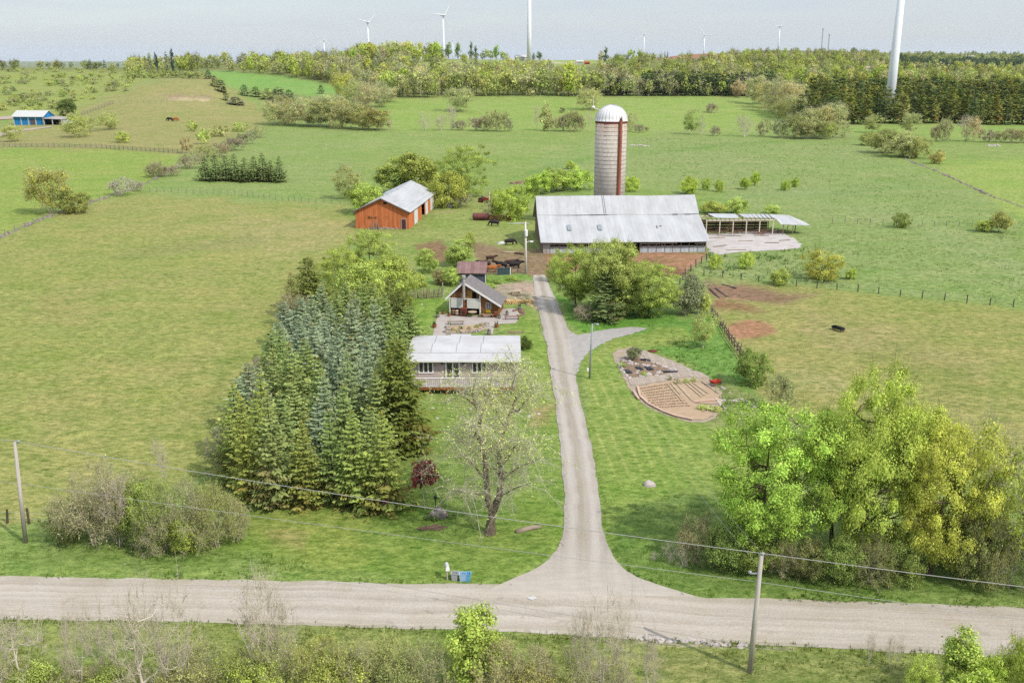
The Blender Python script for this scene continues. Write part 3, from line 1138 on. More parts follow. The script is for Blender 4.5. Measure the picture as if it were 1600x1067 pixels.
def build_ground():
    ua = np.concatenate([np.linspace(-75, -33, 44)[:-1], np.linspace(-33, 33, 620), np.linspace(33, 75, 44)[1:]]) * PI / 180
    # rows: even steps of the sight angle near, geometric far
    ys = np.linspace(1180, 150, 400)
    r1 = np.array([CAMH / math.tan(TH + math.atan((y - 533.5) / F)) for y in ys])
    r1 = np.concatenate([np.linspace(8, r1[0], 12)[:-1], r1])
    r2 = np.exp(np.linspace(math.log(r1[-1]), math.log(26000), 120))[1:]
    r1 = r1[r1 < 420]
    mid = np.exp(np.linspace(math.log(420), math.log(1900), 240))
    r2 = r2[r2 > 1950]
    rr = np.concatenate([r1, mid, r2])
    A, Rr = np.meshgrid(ua, rr)
    X = np.tan(A) * Rr
    X = np.where(np.abs(A) > 1.2, np.sign(A) * np.tan(1.2) * Rr * (1 + (np.abs(A) - 1.2) * 3), X)
    Y = Rr
    X, Y = X.ravel(), Y.ravel()
    Zg = zt(X, Y)
    px, py = proj(X, Y, Zg)
    # flat under the gravel and the slabs, tussocky elsewhere
    free = np.ones(len(X))
    for poly in [ROAD_T + ROAD_B[::-1], [(a, y) for y, a, b in DRV] + [(b, y) for y, a, b in DRV[::-1]], BR] + FLAT:
        k = np.nonzero((Y < 240))[0]
        d = sdist(px[k], py[k], poly)
        free[k] = np.minimum(free[k], np.clip((-d - 2) / 8.0, 0, 1))
    rough = np.clip((Y - 30) / 40, 0, 1) * np.clip(1.6 - Y / 700, 0, 1)
    lawn = np.zeros(len(X))
    for poly in (LAWN, SIDE):
        lawn = np.maximum(lawn, np.clip(sdist(px, py, poly) / 10 + .5, 0, 1))
    amp = (.26 - .2 * lawn)
    Zg = Zg + free * rough * amp * (fbm(X, Y, 2.6, 5, 3) ** 1.5) + free * .12 * fbm(X, Y, 14, 8, 2) - .012 * (1 - free)
    col = paint(px, py, X, Y)
    # mown stripes on the side lawn
    st = sdist(px, py, SIDE)
    wst = np.clip(st / 12, 0, 1)
    s = np.sin((X * .985 + Y * .07 + .5 * (fbm(X, Y, 9, 44, 2) - .5)) * 2 * PI / 1.3)
    s = np.clip((s - .62) * 3.2, 0, 1) * wst * np.clip((Y - 70) / 12, 0, 1) * (.35 + .65 * vn(X, Y, 5, 61))
    col = col * (1 - .7 * s)[:, None] + np.array(g3(196, 200, 122)) * (.7 * s)[:, None]
    nr, nc = len(rr), len(ua)
    i = np.arange(nr - 1)[:, None] * nc + np.arange(nc - 1)[None, :]
    Q = np.stack([i, i + 1, i + nc + 1, i + nc], -1).reshape(-1, 4)
    V = np.stack([X, Y, Zg], 1)
    me = mesh_np('ground', V, [Q], [ground_mat()], smooth=True)
    a = me.attributes.new('field', 'FLOAT_VECTOR', 'POINT')
    a.data.foreach_set('vector', col.astype(np.float32).ravel())
    struct(link('ground', me))


def ground_mat():
    m, t = newmat('grassland')
    at = t.nodes.new('ShaderNodeAttribute')
    at.attribute_name = 'field'
    c = at.outputs['Color']
    v = worldpos(t)
    mpn = t.nodes.new('ShaderNodeMapping')
    mpn.inputs['Scale'].default_value = (.7, 1.25, 1)
    t.links.new(v, mpn.inputs['Vector'])
    vs = mpn.outputs['Vector']
    big = noise(t, v, .022, 5, .6)
    med = noise(t, vs, .13, 6, .68)
    two = noise(t, vs, .5, 4, .7)
    small = noise(t, vs, 1.5, 4, .7)
    fine = noise(t, vs, 6.5, 3, .75)
    c = mixc(t, ramp(t, big, .44, .6, 0, .55), c, mixc(t, 1, c, (.84, .98, .74), 'MULTIPLY'))
    big2 = noise(t, vs, .045, 5, .65)
    c = mixc(t, ramp(t, big2, .53, .64, 0, .5), c, mixc(t, 1, c, (1.16, 1.05, 1.14), 'MULTIPLY'))
    c = mixc(t, ramp(t, med, .51, .62, 0, .6), c, mixc(t, 1, c, (1.2, 1.08, 1.18), 'MULTIPLY'))       # dry, pale patches
    c = mixc(t, ramp(t, med, .47, .36, 0, .6), c, mixc(t, 1, c, (.74, .90, .62), 'MULTIPLY'))          # lush patches
    c = mixc(t, ramp(t, two, .52, .64, 0, .8), c, mixc(t, 1, c, (1.2, 1.12, 1.15), 'MULTIPLY'))
    c = mixc(t, ramp(t, two, .45, .35, 0, .75), c, mixc(t, 1, c, (.66, .78, .58), 'MULTIPLY'))
    c = mixc(t, ramp(t, small, .38, .62), mixc(t, 1, c, (.68, .74, .6), 'MULTIPLY'), mixc(t, 1, c, (1.3, 1.22, 1.3), 'MULTIPLY'))
    c = mixc(t, .8, c, mixc(t, ramp(t, fine, .36, .64), (.62, .66, .58), (1.38, 1.34, 1.36)), 'MULTIPLY')
    # scattered dark tufts and pale droppings, stones and dandelions
    vo = t.nodes.new('ShaderNodeTexVoronoi')
    vo.inputs['Scale'].default_value = .62
    t.links.new(vs, vo.inputs['Vector'])
    dk = math_n(t, 'MULTIPLY', math_n(t, 'LESS_THAN', vo.outputs['Distance'], .2), ramp(t, noise(t, v, .3, 3), .5, .62))
    c = mixc(t, math_n(t, 'MULTIPLY', dk, .85), c, mixc(t, 1, c, (.45, .62, .4), 'MULTIPLY'))
    v2 = t.nodes.new('ShaderNodeTexVoronoi')
    v2.inputs['Scale'].default_value = .42
    t.links.new(v, v2.inputs['Vector'])
    wh = math_n(t, 'LESS_THAN', v2.outputs['Distance'], .055)
    wn = t.nodes.new('ShaderNodeSeparateColor')
    t.links.new(v2.outputs['Color'], wn.inputs['Color'])
    wh = math_n(t, 'MULTIPLY', wh, math_n(t, 'GREATER_THAN', wn.outputs[0], .62))
    c = mixc(t, math_n(t, 'MULTIPLY', wh, .7), c, g3(214, 206, 180))
    h = math_n(t, 'ADD', math_n(t, 'MULTIPLY', small, .6), math_n(t, 'MULTIPLY', fine, .35))
    finish(t, c, .95, h, .7, .35, .08)
    return m


def gravel_mat(name, c, tracks):
    m, t = newmat(name)
    uv = t.nodes.new('ShaderNodeUVMap')
    uv.uv_map = 'along'
    mpn = t.nodes.new('ShaderNodeMapping')
    mpn.inputs['Scale'].default_value = (1, .022, 1)
    t.links.new(uv.outputs[0], mpn.inputs['Vector'])
    v = worldpos(t)
    stk = noise(t, mpn.outputs['Vector'], 1.5, 6, .66)
    stk2 = noise(t, mpn.outputs['Vector'], 5.5, 4, .6)
    blot = noise(t, v, .35, 5, .6)
    fine = noise(t, v, 6, 4, .75)
    col = mixc(t, ramp(t, stk, .38, .62), tuple(x * .86 for x in c), tuple(x * 1.08 for x in c))
    col = mixc(t, ramp(t, stk2, .52, .7, 0, .5), col, mixc(t, 1, col, (.84, .77, .68), 'MULTIPLY'))
    col = mixc(t, ramp(t, blot, .45, .7, 0, .6), col, mixc(t, 1, col, (.84, .78, .7), 'MULTIPLY'))
    col = mixc(t, .6, col, mixc(t, ramp(t, fine, .28, .72), (.66, .66, .68), (1.3, 1.3, 1.28)), 'MULTIPLY')
    if tracks:
        sx = t.nodes.new('ShaderNodeSeparateXYZ')
        t.links.new(uv.outputs[0], sx.inputs[0])
        u = math_n(t, 'ADD', sx.outputs[0], math_n(t, 'MULTIPLY', math_n(t, 'SUBTRACT', blot, .5), .35))
        # two pale wheel tracks, a browner crown between and loose stone at the sides
        a = math_n(t, 'ABSOLUTE', math_n(t, 'SUBTRACT', math_n(t, 'ABSOLUTE', u), .8))
        tr = ramp(t, a, .1, .5, 1, 0)
        col = mixc(t, math_n(t, 'MULTIPLY', tr, .55), col, tuple(x * 1.22 for x in c))
        cr = ramp(t, math_n(t, 'ABSOLUTE', u), .1, .45, 1, 0)
        # the crown and the tracks spread out and fade where the drive opens onto the road
        far_ = ramp(t, math_n(t, 'ADD', sx.outputs[1], math_n(t, 'MULTIPLY', blot, 4.0)), DRVLEN - 7.0, DRVLEN + 1.0, 1, 0)
        col = mixc(t, math_n(t, 'MULTIPLY', math_n(t, 'MULTIPLY', cr, far_), .42), col, g3(182, 168, 138))
        wide = mixc(t, ramp(t, noise(t, coords(t, 'Object', (.5, 2.2, 1)), .9, 5, .65), .38, .62), tuple(x * .94 for x in g3(218, 207, 192)), tuple(x * 1.08 for x in g3(218, 207, 192)))
        col = mixc(t, math_n(t, 'MULTIPLY', math_n(t, 'SUBTRACT', 1.0, far_), .9), col, wide)
    else:
        # the packed paths of passing wheels, paler than the loose gravel between
        sx = t.nodes.new('ShaderNodeSeparateXYZ')
        t.links.new(uv.outputs[0], sx.inputs[0])
        u = math_n(t, 'ADD', sx.outputs[0], math_n(t, 'MULTIPLY', math_n(t, 'SUBTRACT', stk, .5), 3.6))
        rut = math_n(t, 'COSINE', math_n(t, 'MULTIPLY', u, 4.3))
        col = mixc(t, ramp(t, rut, -.2, .9, 0, .28), col, tuple(x * 1.16 for x in c))
        col = mixc(t, ramp(t, rut, -.2, -.95, 0, .24), col, tuple(x * y for x, y in zip(c, (.80, .75, .68))))
        pot = noise(t, v, .8, 3, .5)
        col = mixc(t, ramp(t, pot, .64, .7, 0, .5), col, mixc(t, 1, col, (.72, .68, .62), 'MULTIPLY'))
        sd_ = ramp(t, math_n(t, 'ABSOLUTE', sx.outputs[0]), 2.1, 3.0, 0, .55)
        col = mixc(t, math_n(t, 'MULTIPLY', sd_, ramp(t, blot, .4, .6)), col, g3(178, 172, 136))
    finish(t, col, .93, fine, .6, .06, .1)
    return m


def resample(poly, n):
    P = np.array([(p.x, p.y) for p in poly])
    d = np.concatenate([[0], np.cumsum(np.hypot(*np.diff(P, axis=0).T))])
    s = np.linspace(0, d[-1], n)
    return np.stack([np.interp(s, d, P[:, 0]), np.interp(s, d, P[:, 1])], 1)


def ribbon(name, L, Rr, n, m, mat, z, wob=.22, dip=0.0):
    """a sheet between two edge lines, edges ragged; UV 'along' in metres from the centre line"""
    a, b = resample(L, n), resample(Rr, n)
    dirn = b - a
    wd = np.hypot(dirn[:, 0], dirn[:, 1])
    dn = dirn / wd[:, None]
    s = np.arange(n) * 1.0
    c = (a + b) / 2
    along = np.concatenate([[0], np.cumsum(np.hypot(*np.diff(c, axis=0).T))])
    a = a + dn * ((fbm(along, 0 * s, 1.7, 71, 4) - .5) * wob * 2.4)[:, None]
    b = b + dn * ((fbm(along, 0 * s + 50, 1.7, 73, 4) - .5) * wob * 2.4)[:, None]
    k = np.linspace(0, 1, m)
    P = a[:, None, :] * (1 - k)[None, :, None] + b[:, None, :] * k[None, :, None]
    crown = .03 * np.sin(k * PI)
    zz = z + np.broadcast_to(crown, (n, m))
    if dip:      # the end runs out under the gravel it joins
        zz = zz - dip * np.clip((along - along[-1] + .9) / .9, 0, 1)[:, None] ** 1.5 * (1 + .8 * (fbm(P[..., 0], P[..., 1], 1.2, 83, 3) - .5))
    V = np.concatenate([P.reshape(-1, 2), zz.reshape(-1, 1)], 1)
    i = np.arange(n - 1)[:, None] * m + np.arange(m - 1)[None, :]
    Q = np.stack([i, i + 1, i + m + 1, i + m], -1).reshape(-1, 4)
    me = mesh_np(name, V, [Q], [mat], smooth=True)
    U = ((k - .5)[None, :] * wd[:, None]).ravel()
    A = np.broadcast_to(along[:, None], (n, m)).ravel()
    uvl = me.uv_layers.new(name='along')
    uv = np.stack([U[Q.ravel()], A[Q.ravel()]], 1).astype(np.float32)
    uvl.data.foreach_set('uv', uv.ravel())
    if V[Q[0, 0]] is not None:
        nrm = np.cross(V[Q[0, 1]] - V[Q[0, 0]], V[Q[0, 2]] - V[Q[0, 0]])
        if nrm[2] < 0:
            me.flip_normals()
    return struct(link(name, me))


def sheet(name, poly_px, mat, z, wob=.1, step=.5, kind='structure'):
    """ragged-edged flat sheet from an outline in photo pixels"""
    P = [G(*p) for p in poly_px]
    pts = []
    for i, a in enumerate(P):
        b = P[(i + 1) % len(P)]
        n = max(1, int((b - a).length / step))
        for k in range(n):
            q = a.lerp(b, k / n)
            pts.append((q.x + rnd.gauss(0, wob), q.y + rnd.gauss(0, wob), q.z + z))
    me = bpy.data.meshes.new(name)
    me.from_pydata(pts, [], [tuple(range(len(pts)))])
    me.materials.append(mat)
    if me.polygons[0].normal.z < 0:
        me.flip_normals()
    me.update()
    o = link(name, me)
    if kind:
        struct(o, kind)
    return o


build_ground()
DRVLEN = sum((G((a + b) / 2, y) - G((c + d) / 2, e)).length for (y, a, b), (e, c, d) in zip(DRV, DRV[1:]))
GRAVEL = gravel_mat('road_gravel', g3(218, 207, 192), False)
GRAVEL2 = gravel_mat('drive_gravel', g3(206, 196, 184), True)
ribbon('road', [G(*p) for p in ROAD_T], [G(*p) for p in ROAD_B], 420, 10, GRAVEL, .012, .18)
ribbon('driveway', [G(a, y) for y, a, b in DRV], [G(b, y) for y, a, b in DRV], 300, 25, GRAVEL2, .034, .15, dip=.09)
PALEGR = plain('pale_gravel', g3(206, 199, 192), .25, 1.2, .95, .1)
sheet('side_track', BR, PALEGR, .024, .12)


def grass_stuff(name, zones, color):
    """tufts of long grass nobody could count: one mesh of blades. zones: (polygon px, tufts per m2, height, colour)"""
    Vq, Tq = [], []
    R = np.random.default_rng(5)
    for poly, dens, hgt, c in zones:
        W = np.array([[G(*p).x, G(*p).y] for p in poly])
        x0, y0 = W.min(0)
        x1, y1 = W.max(0)
        n = int((x1 - x0) * (y1 - y0) * dens)
        X, Y = R.uniform(x0, x1, n), R.uniform(y0, y1, n)
        k = sdist(X, Y, [tuple(q) for q in W]) > 0
        k &= fbm(X, Y, 3.5, 91, 3) > R.uniform(.3, .62, n)
        X, Y = X[k], Y[k]
        n = len(X)
        zz = zt(X, Y)
        cl = R.uniform(.75, 1.25, n)
        for b in range(5):
            az = R.uniform(0, 6.28, n)
            h = hgt * R.uniform(.5, 1.3, n)
            ln = h * R.uniform(.25, .8, n)
            wd = hgt * R.uniform(.08, .16, n)
            ox, oy = X + R.normal(0, hgt * .35, n), Y + R.normal(0, hgt * .35, n)
            sx, sy = -np.sin(az) * wd, np.cos(az) * wd
            tx, ty = ox + np.cos(az) * ln, oy + np.sin(az) * ln
            P = np.stack([np.stack([ox - sx, oy - sy, zz], 1), np.stack([ox + sx, oy + sy, zz], 1),
                          np.stack([tx + sx * .3, ty + sy * .3, zz + h], 1), np.stack([tx - sx * .3, ty - sy * .3, zz + h], 1)], 1)
            Vq.append(P.reshape(-1, 3))
            v = cl * R.uniform(.8, 1.25, n)
            hh = R.normal(0, .09, n)
            Tq.append(np.stack([v * c[0] * (1 + hh), v * c[1], v * c[2]], 1))
    V = np.concatenate(Vq)
    Q = np.arange(len(V)).reshape(-1, 4)
    o = link(name, mesh_np(name, V, [Q], [FOL], None, np.concatenate(Tq)), color=(1, 1, 1))
    return struct(o, 'stuff')
# ------------------------------------------------------------------ materials for built things
WHITE = plain('white_paint', g3(236, 234, 230), .08, 1.2, .6)
TRIM = plain('white_trim', gw(240, 238, 234), .1, 2, .6)
ROOFW = plain('pale_metal_roof', g3(226, 228, 232), .1, .35, .5, .4, (1, .25, 1), g3(208, 208, 208), boards=(0, .76), blk=.16)
ROOFM = plain('white_membrane_roof', g3(234, 232, 232), .14, .5, .7, .3, None, g3(214, 208, 206))
ROOFB = plain('barn_sheet_roof', g3(226, 226, 226), .1, .4, .6, .25, (1.5, .25, 1), g3(200, 199, 198), boards=(0, .8), blk=.14)
ORANGE = plain('orange_boards', gw(206, 126, 80), .28, .8, .85, .15, (2, 2, .4), gw(186, 100, 56), boards=(0, .45))
ORANGER = plain('orange_side_boards', gw(216, 134, 86), .28, .8, .85, .15, (2, 2, .4), gw(196, 92, 46), boards=(1, .45))
STONE = plain('rubble_stone', gw(176, 164, 152), .4, 2.5, .95, .1, None, g3(120, 108, 98), .5)
FIELDST = plain('field_stone', gw(190, 181, 175), .25, 2.0, .95, .1, None, gw(162, 152, 145), .4)
CONC = plain('concrete', g3(232, 224, 218), .15, .5, .9, .15, None, g3(206, 194, 186))
PATIO = plain('patio_concrete', g3(214, 204, 196), .15, .7, .9, .15, None, g3(198, 182, 170))
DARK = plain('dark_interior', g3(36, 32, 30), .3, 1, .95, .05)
GREYB = plain('grey_boards', gw(186, 182, 178), .3, 1.2, .9, .1, (2, 2, .4), gw(146, 138, 130), boards=(0, .3))
GREYS = plain('grey_sheet', gw(200, 206, 212), .15, .6, .6, .3, None, gw(178, 184, 190), boards=(0, .9))
BROWNB = plain('brown_boards', gw(142, 104, 74), .35, 1.2, .9, .1, (.4, 2, 2), gw(104, 74, 52), boards=(2, .2))
SHINGLE = plain('brown_shingles', gw(150, 106, 66), .35, 3, .9, .1, None, gw(112, 76, 46), boards=(2, .16))
DKROOF = plain('dark_shingle_roof', g3(160, 154, 152), .3, 2.5, .9, .1, None, g3(130, 122, 122), .4)
RUSTR = plain('rusty_roof', g3(172, 140, 136), .3, .9, .8, .15, None, g3(146, 110, 104), boards=(0, .5))
RUST = plain('rust', g3(156, 84, 66), .35, 1.5, .9, .15, None, g3(116, 62, 54))
RUSTO = plain('rust_chute', gw(162, 98, 74), .3, 1.5, .9, .15, (2, 2, .3), gw(138, 84, 66))
DKWALL = plain('dark_blue_grey_wall', gw(92, 96, 108), .25, 1, .85, .15, None, None, boards=(0, .3))
MAUVE = plain('mauve_siding', gw(194, 177, 170), .08, .6, .75, .2, None, None, boards=(2, .22))
WOOD = plain('weathered_wood', g3(186, 168, 148), .35, 2, .9, .1, (1, 1, .3), g3(140, 122, 106))
WOODP = plain('pole_wood', gw(198, 190, 180), .3, 2, .9, .1, (2, 2, .15), gw(150, 140, 128))
DECKO = plain('orange_deck_wood', g3(196, 122, 62), .3, 1.5, .85, .15, None, g3(150, 88, 46))
PLANK = plain('sawn_planks', g3(220, 200, 170), .2, 2, .9, .1, None, g3(196, 170, 138))
PINKPL = plain('pinkish_planks', g3(178, 138, 124), .3, 2, .9, .1, None, g3(146, 108, 98), boards=(0, .2))
SOIL = plain('garden_soil', g3(216, 188, 158), .2, 1.4, .97, .05, None, g3(200, 170, 138), .4)
BLACKP = plain('black_plastic', g3(52, 54, 62), .2, 1, .5, .4)
BLUEW = plain('blue_boards', gw(34, 136, 196), .15, .8, .8, .2, None, None, boards=(0, .6))
STEEL = plain('turbine_white', gw(232, 234, 238), .05, .2, .45, .4)
STEELG = plain('galvanised', g3(188, 192, 194), .15, 1.5, .5, .4)
WIREM = plain('wire_grey', g3(206, 203, 196), .1, 1, .6, .3)
BLUEBIN = plain('blue_plastic', gw(104, 168, 208), .08, 1, .5, .4)
BLUEL = plain('pale_blue_plastic', gw(158, 188, 214), .08, 1, .5, .4)
GREYBIN = plain('grey_plastic', gw(168, 168, 172), .1, 1, .5, .4)
TAN = plain('tan_panel', g3(198, 156, 84), .15, 2, .8, .2)
REDM = plain('red_paint', g3(206, 66, 38), .2, 2, .6, .3)
YELLOW = plain('yellow_paint', g3(224, 190, 60), .15, 2, .7, .3)


def glassmat():
    m, t = newmat('window_glass')
    c = mixc(t, noise(t, coords(t, 'Object'), 1.3, 2), g3(48, 48, 52), g3(96, 92, 92))
    finish(t, c, .08, None, spec=.6)
    return m


GLASS = glassmat()


def silomat():
    m, t = newmat('silo_staves')
    tcn = t.nodes.new('ShaderNodeTexCoord')
    sx = t.nodes.new('ShaderNodeSeparateXYZ')
    t.links.new(tcn.outputs['Object'], sx.inputs[0])
    ang = math_n(t, 'MULTIPLY', math_n(t, 'ARCTAN2', sx.outputs[1], sx.outputs[0]), 3.5)
    cb = t.nodes.new('ShaderNodeCombineXYZ')
    t.links.new(ang, cb.inputs[0])
    t.links.new(sx.outputs[2], cb.inputs[1])
    br = t.nodes.new('ShaderNodeTexBrick')
    br.offset = .5
    br.inputs['Color1'].default_value = (*gw(198, 190, 178), 1)
    br.inputs['Color2'].default_value = (*gw(182, 173, 162), 1)
    br.inputs['Mortar'].default_value = (*gw(158, 144, 134), 1)
    br.inputs['Scale'].default_value = 1
    br.inputs['Mortar Size'].default_value = .022
    br.inputs['Brick Width'].default_value = .28
    br.inputs['Row Height'].default_value = .82
    t.links.new(cb.outputs[0], br.inputs['Vector'])
    st = noise(t, coords(t, 'Object', (1, 1, .12)), 1.2, 5, .65)
    bl = noise(t, coords(t, 'Object'), 1.1, 5, .7)
    col = mixc(t, ramp(t, st, .5, .75, 0, .5), br.outputs['Color'], gw(150, 136, 128))
    col = mixc(t, ramp(t, bl, .62, .72, 0, .6), col, gw(140, 126, 116))
    # lime and rust staining towards the top courses
    topw = math_n(t, 'MULTIPLY', ramp(t, sx.outputs[2], 19.5, 22.5, 0, .55), ramp(t, st, .4, .6))
    col = mixc(t, topw, col, gw(166, 124, 96))
    finish(t, col, .9, bl, .3, .03)
    return m


SILO = silomat()


def window(parent, x0, x1, z0, z1, y, panes=3, name='window', fr=.09, dep=.08, mat=None, rows=1):
    """frame standing proud of the wall (front at -y) with recessed panes"""
    mb = MB()
    f = fr
    mb.box(x0, x1, y - dep, y + .02, z0, z0 + f)
    mb.box(x0, x1, y - dep, y + .02, z1 - f, z1)
    w_ = (x1 - x0 - f) / panes
    for k in range(panes + 1):
        mb.box(x0 + k * w_, x0 + k * w_ + f, y - dep + .004, y + .02, z0 + f, z1 - f)
    for r in range(1, rows):
        zz = z0 + (z1 - z0) * r / rows
        mb.box(x0 + f, x1 - f, y - dep + .01, y + .02, zz - f * .3, zz + f * .3)
    o = mb.build(name, mat or TRIM, parent)
    g = MB()
    for k in range(panes):
        g.face([(x0 + f + k * w_, y - .025, z0 + f), (x0 + (k + 1) * w_, y - .025, z0 + f), (x0 + (k + 1) * w_, y - .025, z1 - f), (x0 + f + k * w_, y - .025, z1 - f)])
    g.build('pane', GLASS, o)
    return o


# ------------------------------------------------------------------ bungalow
def bungalow():
    r = thing('house', 'white flat-roofed bungalow with mauve siding and a white railed deck', 'house', (-11.6, 102.5, 0), 0)
    W, D = 12.2, 8.6
    mb = MB()
    mb.box(0, W, 0, .2, .75, 3.3)
    mb.box(0, W, D - .2, D, .75, 3.3)
    mb.box(0, .2, .2, D - .2, .75, 3.3)
    mb.box(W - .2, W, .2, D - .2, .75, 3.3)
    mb.build('wall', MAUVE, r)
    mb = MB()
    mb.box(.08, W - .08, .08, D - .08, 0, .748)
    mb.build('foundation', STONE, r)
    mb = MB()
    # shallow roof: a flatter front strip, then a long back slope; white drip edge
    prof = [(-.75, 3.36), (1.5, 3.52), (4.6, 3.72), (D + .35, 3.42)]
    for x0, x1 in ((-.35, W + .4),):
        for (ya, za), (yb, zb) in zip(prof, prof[1:]):
            i = len(mb.v)
            mb.v += [(x0, ya, za), (x1, ya, za), (x1, yb, zb), (x0, yb, zb), (x0, ya, za + .06), (x1, ya, za + .06), (x1, yb, zb + .06), (x0, yb, zb + .06)]
            for q in ((0, 3, 2, 1), (4, 5, 6, 7), (0, 1, 5, 4), (2, 3, 7, 6), (0, 4, 7, 3), (1, 2, 6, 5)):
                mb.f.append(tuple(i + k for k in q))
                mb.m.append(0)
    roof = mb.build('roof', ROOFM, r)
    mb = MB()
    for x in (2.3, 5.2, 8.0):
        mb.beam((x, 1.5, 3.585), (x, 4.6, 3.785), .05, .03)
        mb.beam((x + .2, 4.6, 3.785), (x + .2, D + .3, 3.49), .05, .03)
    mb.beam((-.3, 1.5, 3.585), (W + .35, 1.5, 3.585), .06, .03)
    mb.build('roof_seam', plain('seam_tar', g3(176, 170, 168), .3, 2), roof)
    mb = MB()
    mb.box(-.36, W + .41, -.80, -.752, 3.2, 3.44)
    mb.box(-.36, -.352, -.75, D + .3, 3.2, 3.45)
    mb.build('fascia', TRIM, r)
    mb = MB()
    mb.box(4.1, 6.6, D + .36, D + 1.1, 3.3, 3.44)
    mb.box(4.3, 6.4, D + .02, D + .9, .0, 3.29)
    mb.build('rear_porch', [ROOFM], r)
    window(r, 1.0, 2.72, 1.62, 3.06, 0, 3, fr=.15)
    window(r, 7.05, 8.75, 1.62, 3.06, 0, 3, fr=.15)
    d = window(r, 4.05, 5.75, 1.0, 3.1, 0, 2, 'sliding_door', .17, .1)
    for x in (3.72, 6.05):
        mb = MB()
        mb.box(x - .06, x + .06, -.18, -.004, 2.72, 3.0)
        mb.box(x - .09, x + .09, -.22, -.03, 3.0, 3.05)
        mb.build('wall_lamp', BLACKP, r)
    # deck
    dk = MB()
    n = 22
    for k in range(n):
        y0 = -2.75 + k * 2.72 / n
        dk.box(.4, W - .2, y0, y0 + 2.72 / n - .012, .88, .93)
    deck = dk.build('deck', plain('deck_boards', g3(206, 192, 182), .2, 2, .85), r)
    mb = MB()
    mb.box(.42, W - .22, -2.80, -2.752, .62, .92)
    mb.build('deck_fascia', DECKO, deck)
    mb = MB()
    for x in np.linspace(.6, W - .4, 7):
        mb.box(x - .08, x + .08, -2.68, -2.52, 0, .878)
    mb.build('deck_post', DECKO, deck)
    rl = MB()
    for x in np.linspace(.46, W - .26, 8):
        rl.box(x - .045, x + .045, -2.72, -2.63, .94, 1.95)
    rl.box(.42, W - .22, -2.73, -2.62, 1.951, 2.0)
    rl.box(.42, W - .22, -2.70, -2.65, 1.05, 1.1)
    for x in np.arange(.6, W - .3, .22):
        rl.box(x - .011, x + .011, -2.69, -2.66, 1.101, 1.95)
    for yy in np.arange(-2.5, -.1, .16):
        rl.box(.43, .46, yy - .015, yy + .015, 1.101, 1.95)
    rl.box(.40, .49, -2.61, -.05, 1.951, 2.0)
    rl.build('railing', TRIM, deck)


bungalow()


# ------------------------------------------------------------------ brown gabled cabin
def cabin():
    p = G(703, 490)
    r = thing('cabin', 'small brown wooden cabin with steep grey gable roof and white stovepipe chimney', 'cabin', (p.x, p.y, 0), math.radians(-9))
    W, D = 7.2, 4.4
    pk = (2.15, 4.75)
    el, er = 2.65, 1.75
    mb = MB()
    mb.prism([(0, 0), (W, 0), (W, er), pk, (0, el)], 0, .18)
    mb.prism([(0, 0), (W, 0), (W, er), pk, (0, el)], D - .18, D)
    mb.box(0, .18, .181, D - .181, 0, el - .05)
    mb.box(W - .18, W, .181, D - .181, 0, er - .05)
    mb.build('wall', SHINGLE, r)
    mb = MB()
    mb.prism([(.15, 2.35), (4.45, 2.35), (4.45, 3.15), (2.15, 4.55), (.15, 2.75)], -.05, -.003)
    mb.build('gable_boarding', BROWNB, r)

    def slope(x0, z0, x1, z1, name, mat):
        m2 = MB()
        m2.v += [(x0, -.55, z0), (x1, -.55, z1), (x1, D + .35, z1), (x0, D + .35, z0), (x0, -.55, z0 + .1), (x1, -.55, z1 + .1), (x1, D + .35, z1 + .1), (x0, D + .35, z0 + .1)]
        for q in ((0, 3, 2, 1), (4, 5, 6, 7), (0, 1, 5, 4), (2, 3, 7, 6), (0, 4, 7, 3), (1, 2, 6, 5)):
            m2.f.append(q)
            m2.m.append(0)
        return m2.build(name, mat, r)
    s1 = slope(-.5, 2.3, 2.15, 4.8, 'roof', DKROOF)
    s2 = slope(2.152, 4.8, W + .5, 1.5, 'roof', DKROOF)
    mb = MB()
    mb.beam((-.52, -.57, 2.26), (2.15, -.57, 4.80), .05, .24)
    mb.beam((2.15, -.575, 4.80), (W + .52, -.575, 1.47), .05, .26)
    mb.build('bargeboard', TRIM, r)
    mb = MB()
    mb.tube([(2.25, -.62, 2.3), (2.25, -.62, 5.5)], .2, 10)
    mb.tube([(2.25, -.62, 5.5), (2.25, -.62, 5.9)], .3, 10)
    mb.build('chimney', plain('pale_pipe', g3(214, 208, 196), .25, 2), r)
    mb = MB()
    mb.box(.2, 1.98, -.16, -.004, .95, 2.3)
    mb.box(2.6, 4.4, -.16, -.004, .95, 2.3)
    mb.build('panel', plain('cream_panel', gw(216, 216, 206), .15, 2), r)
    mb = MB()
    mb.box(.1, 4.5, -.2, -.05, 2.301, 2.4)
    mb.box(4.45, 4.6, -.2, -.004, 0, 3.0)
    mb.box(-.02, .1, -.2, -.004, 0, 2.6)
    mb.build('post_and_beam', TRIM, r)
    mb = MB()
    mb.box(2.66, 3.35, -.09, -.052, 2.45, 3.6)
    mb.build('shutter', TAN, r)
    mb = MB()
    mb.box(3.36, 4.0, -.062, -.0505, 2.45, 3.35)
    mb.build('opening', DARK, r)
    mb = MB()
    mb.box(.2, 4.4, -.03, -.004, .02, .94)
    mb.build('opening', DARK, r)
    window(r, 5.35, 6.15, .95, 1.9, 0, 2, 'window', .09, .07, WHITE, 3)
    mb = MB()
    mb.box(5.4, 6.1, -.35, -.075, .45, .8)
    mb.build('flower_box', YELLOW, r)
    return r


cab = cabin()


def cabpt(x, y, z=0): return cab.matrix_basis @ Vector((x, y, z))


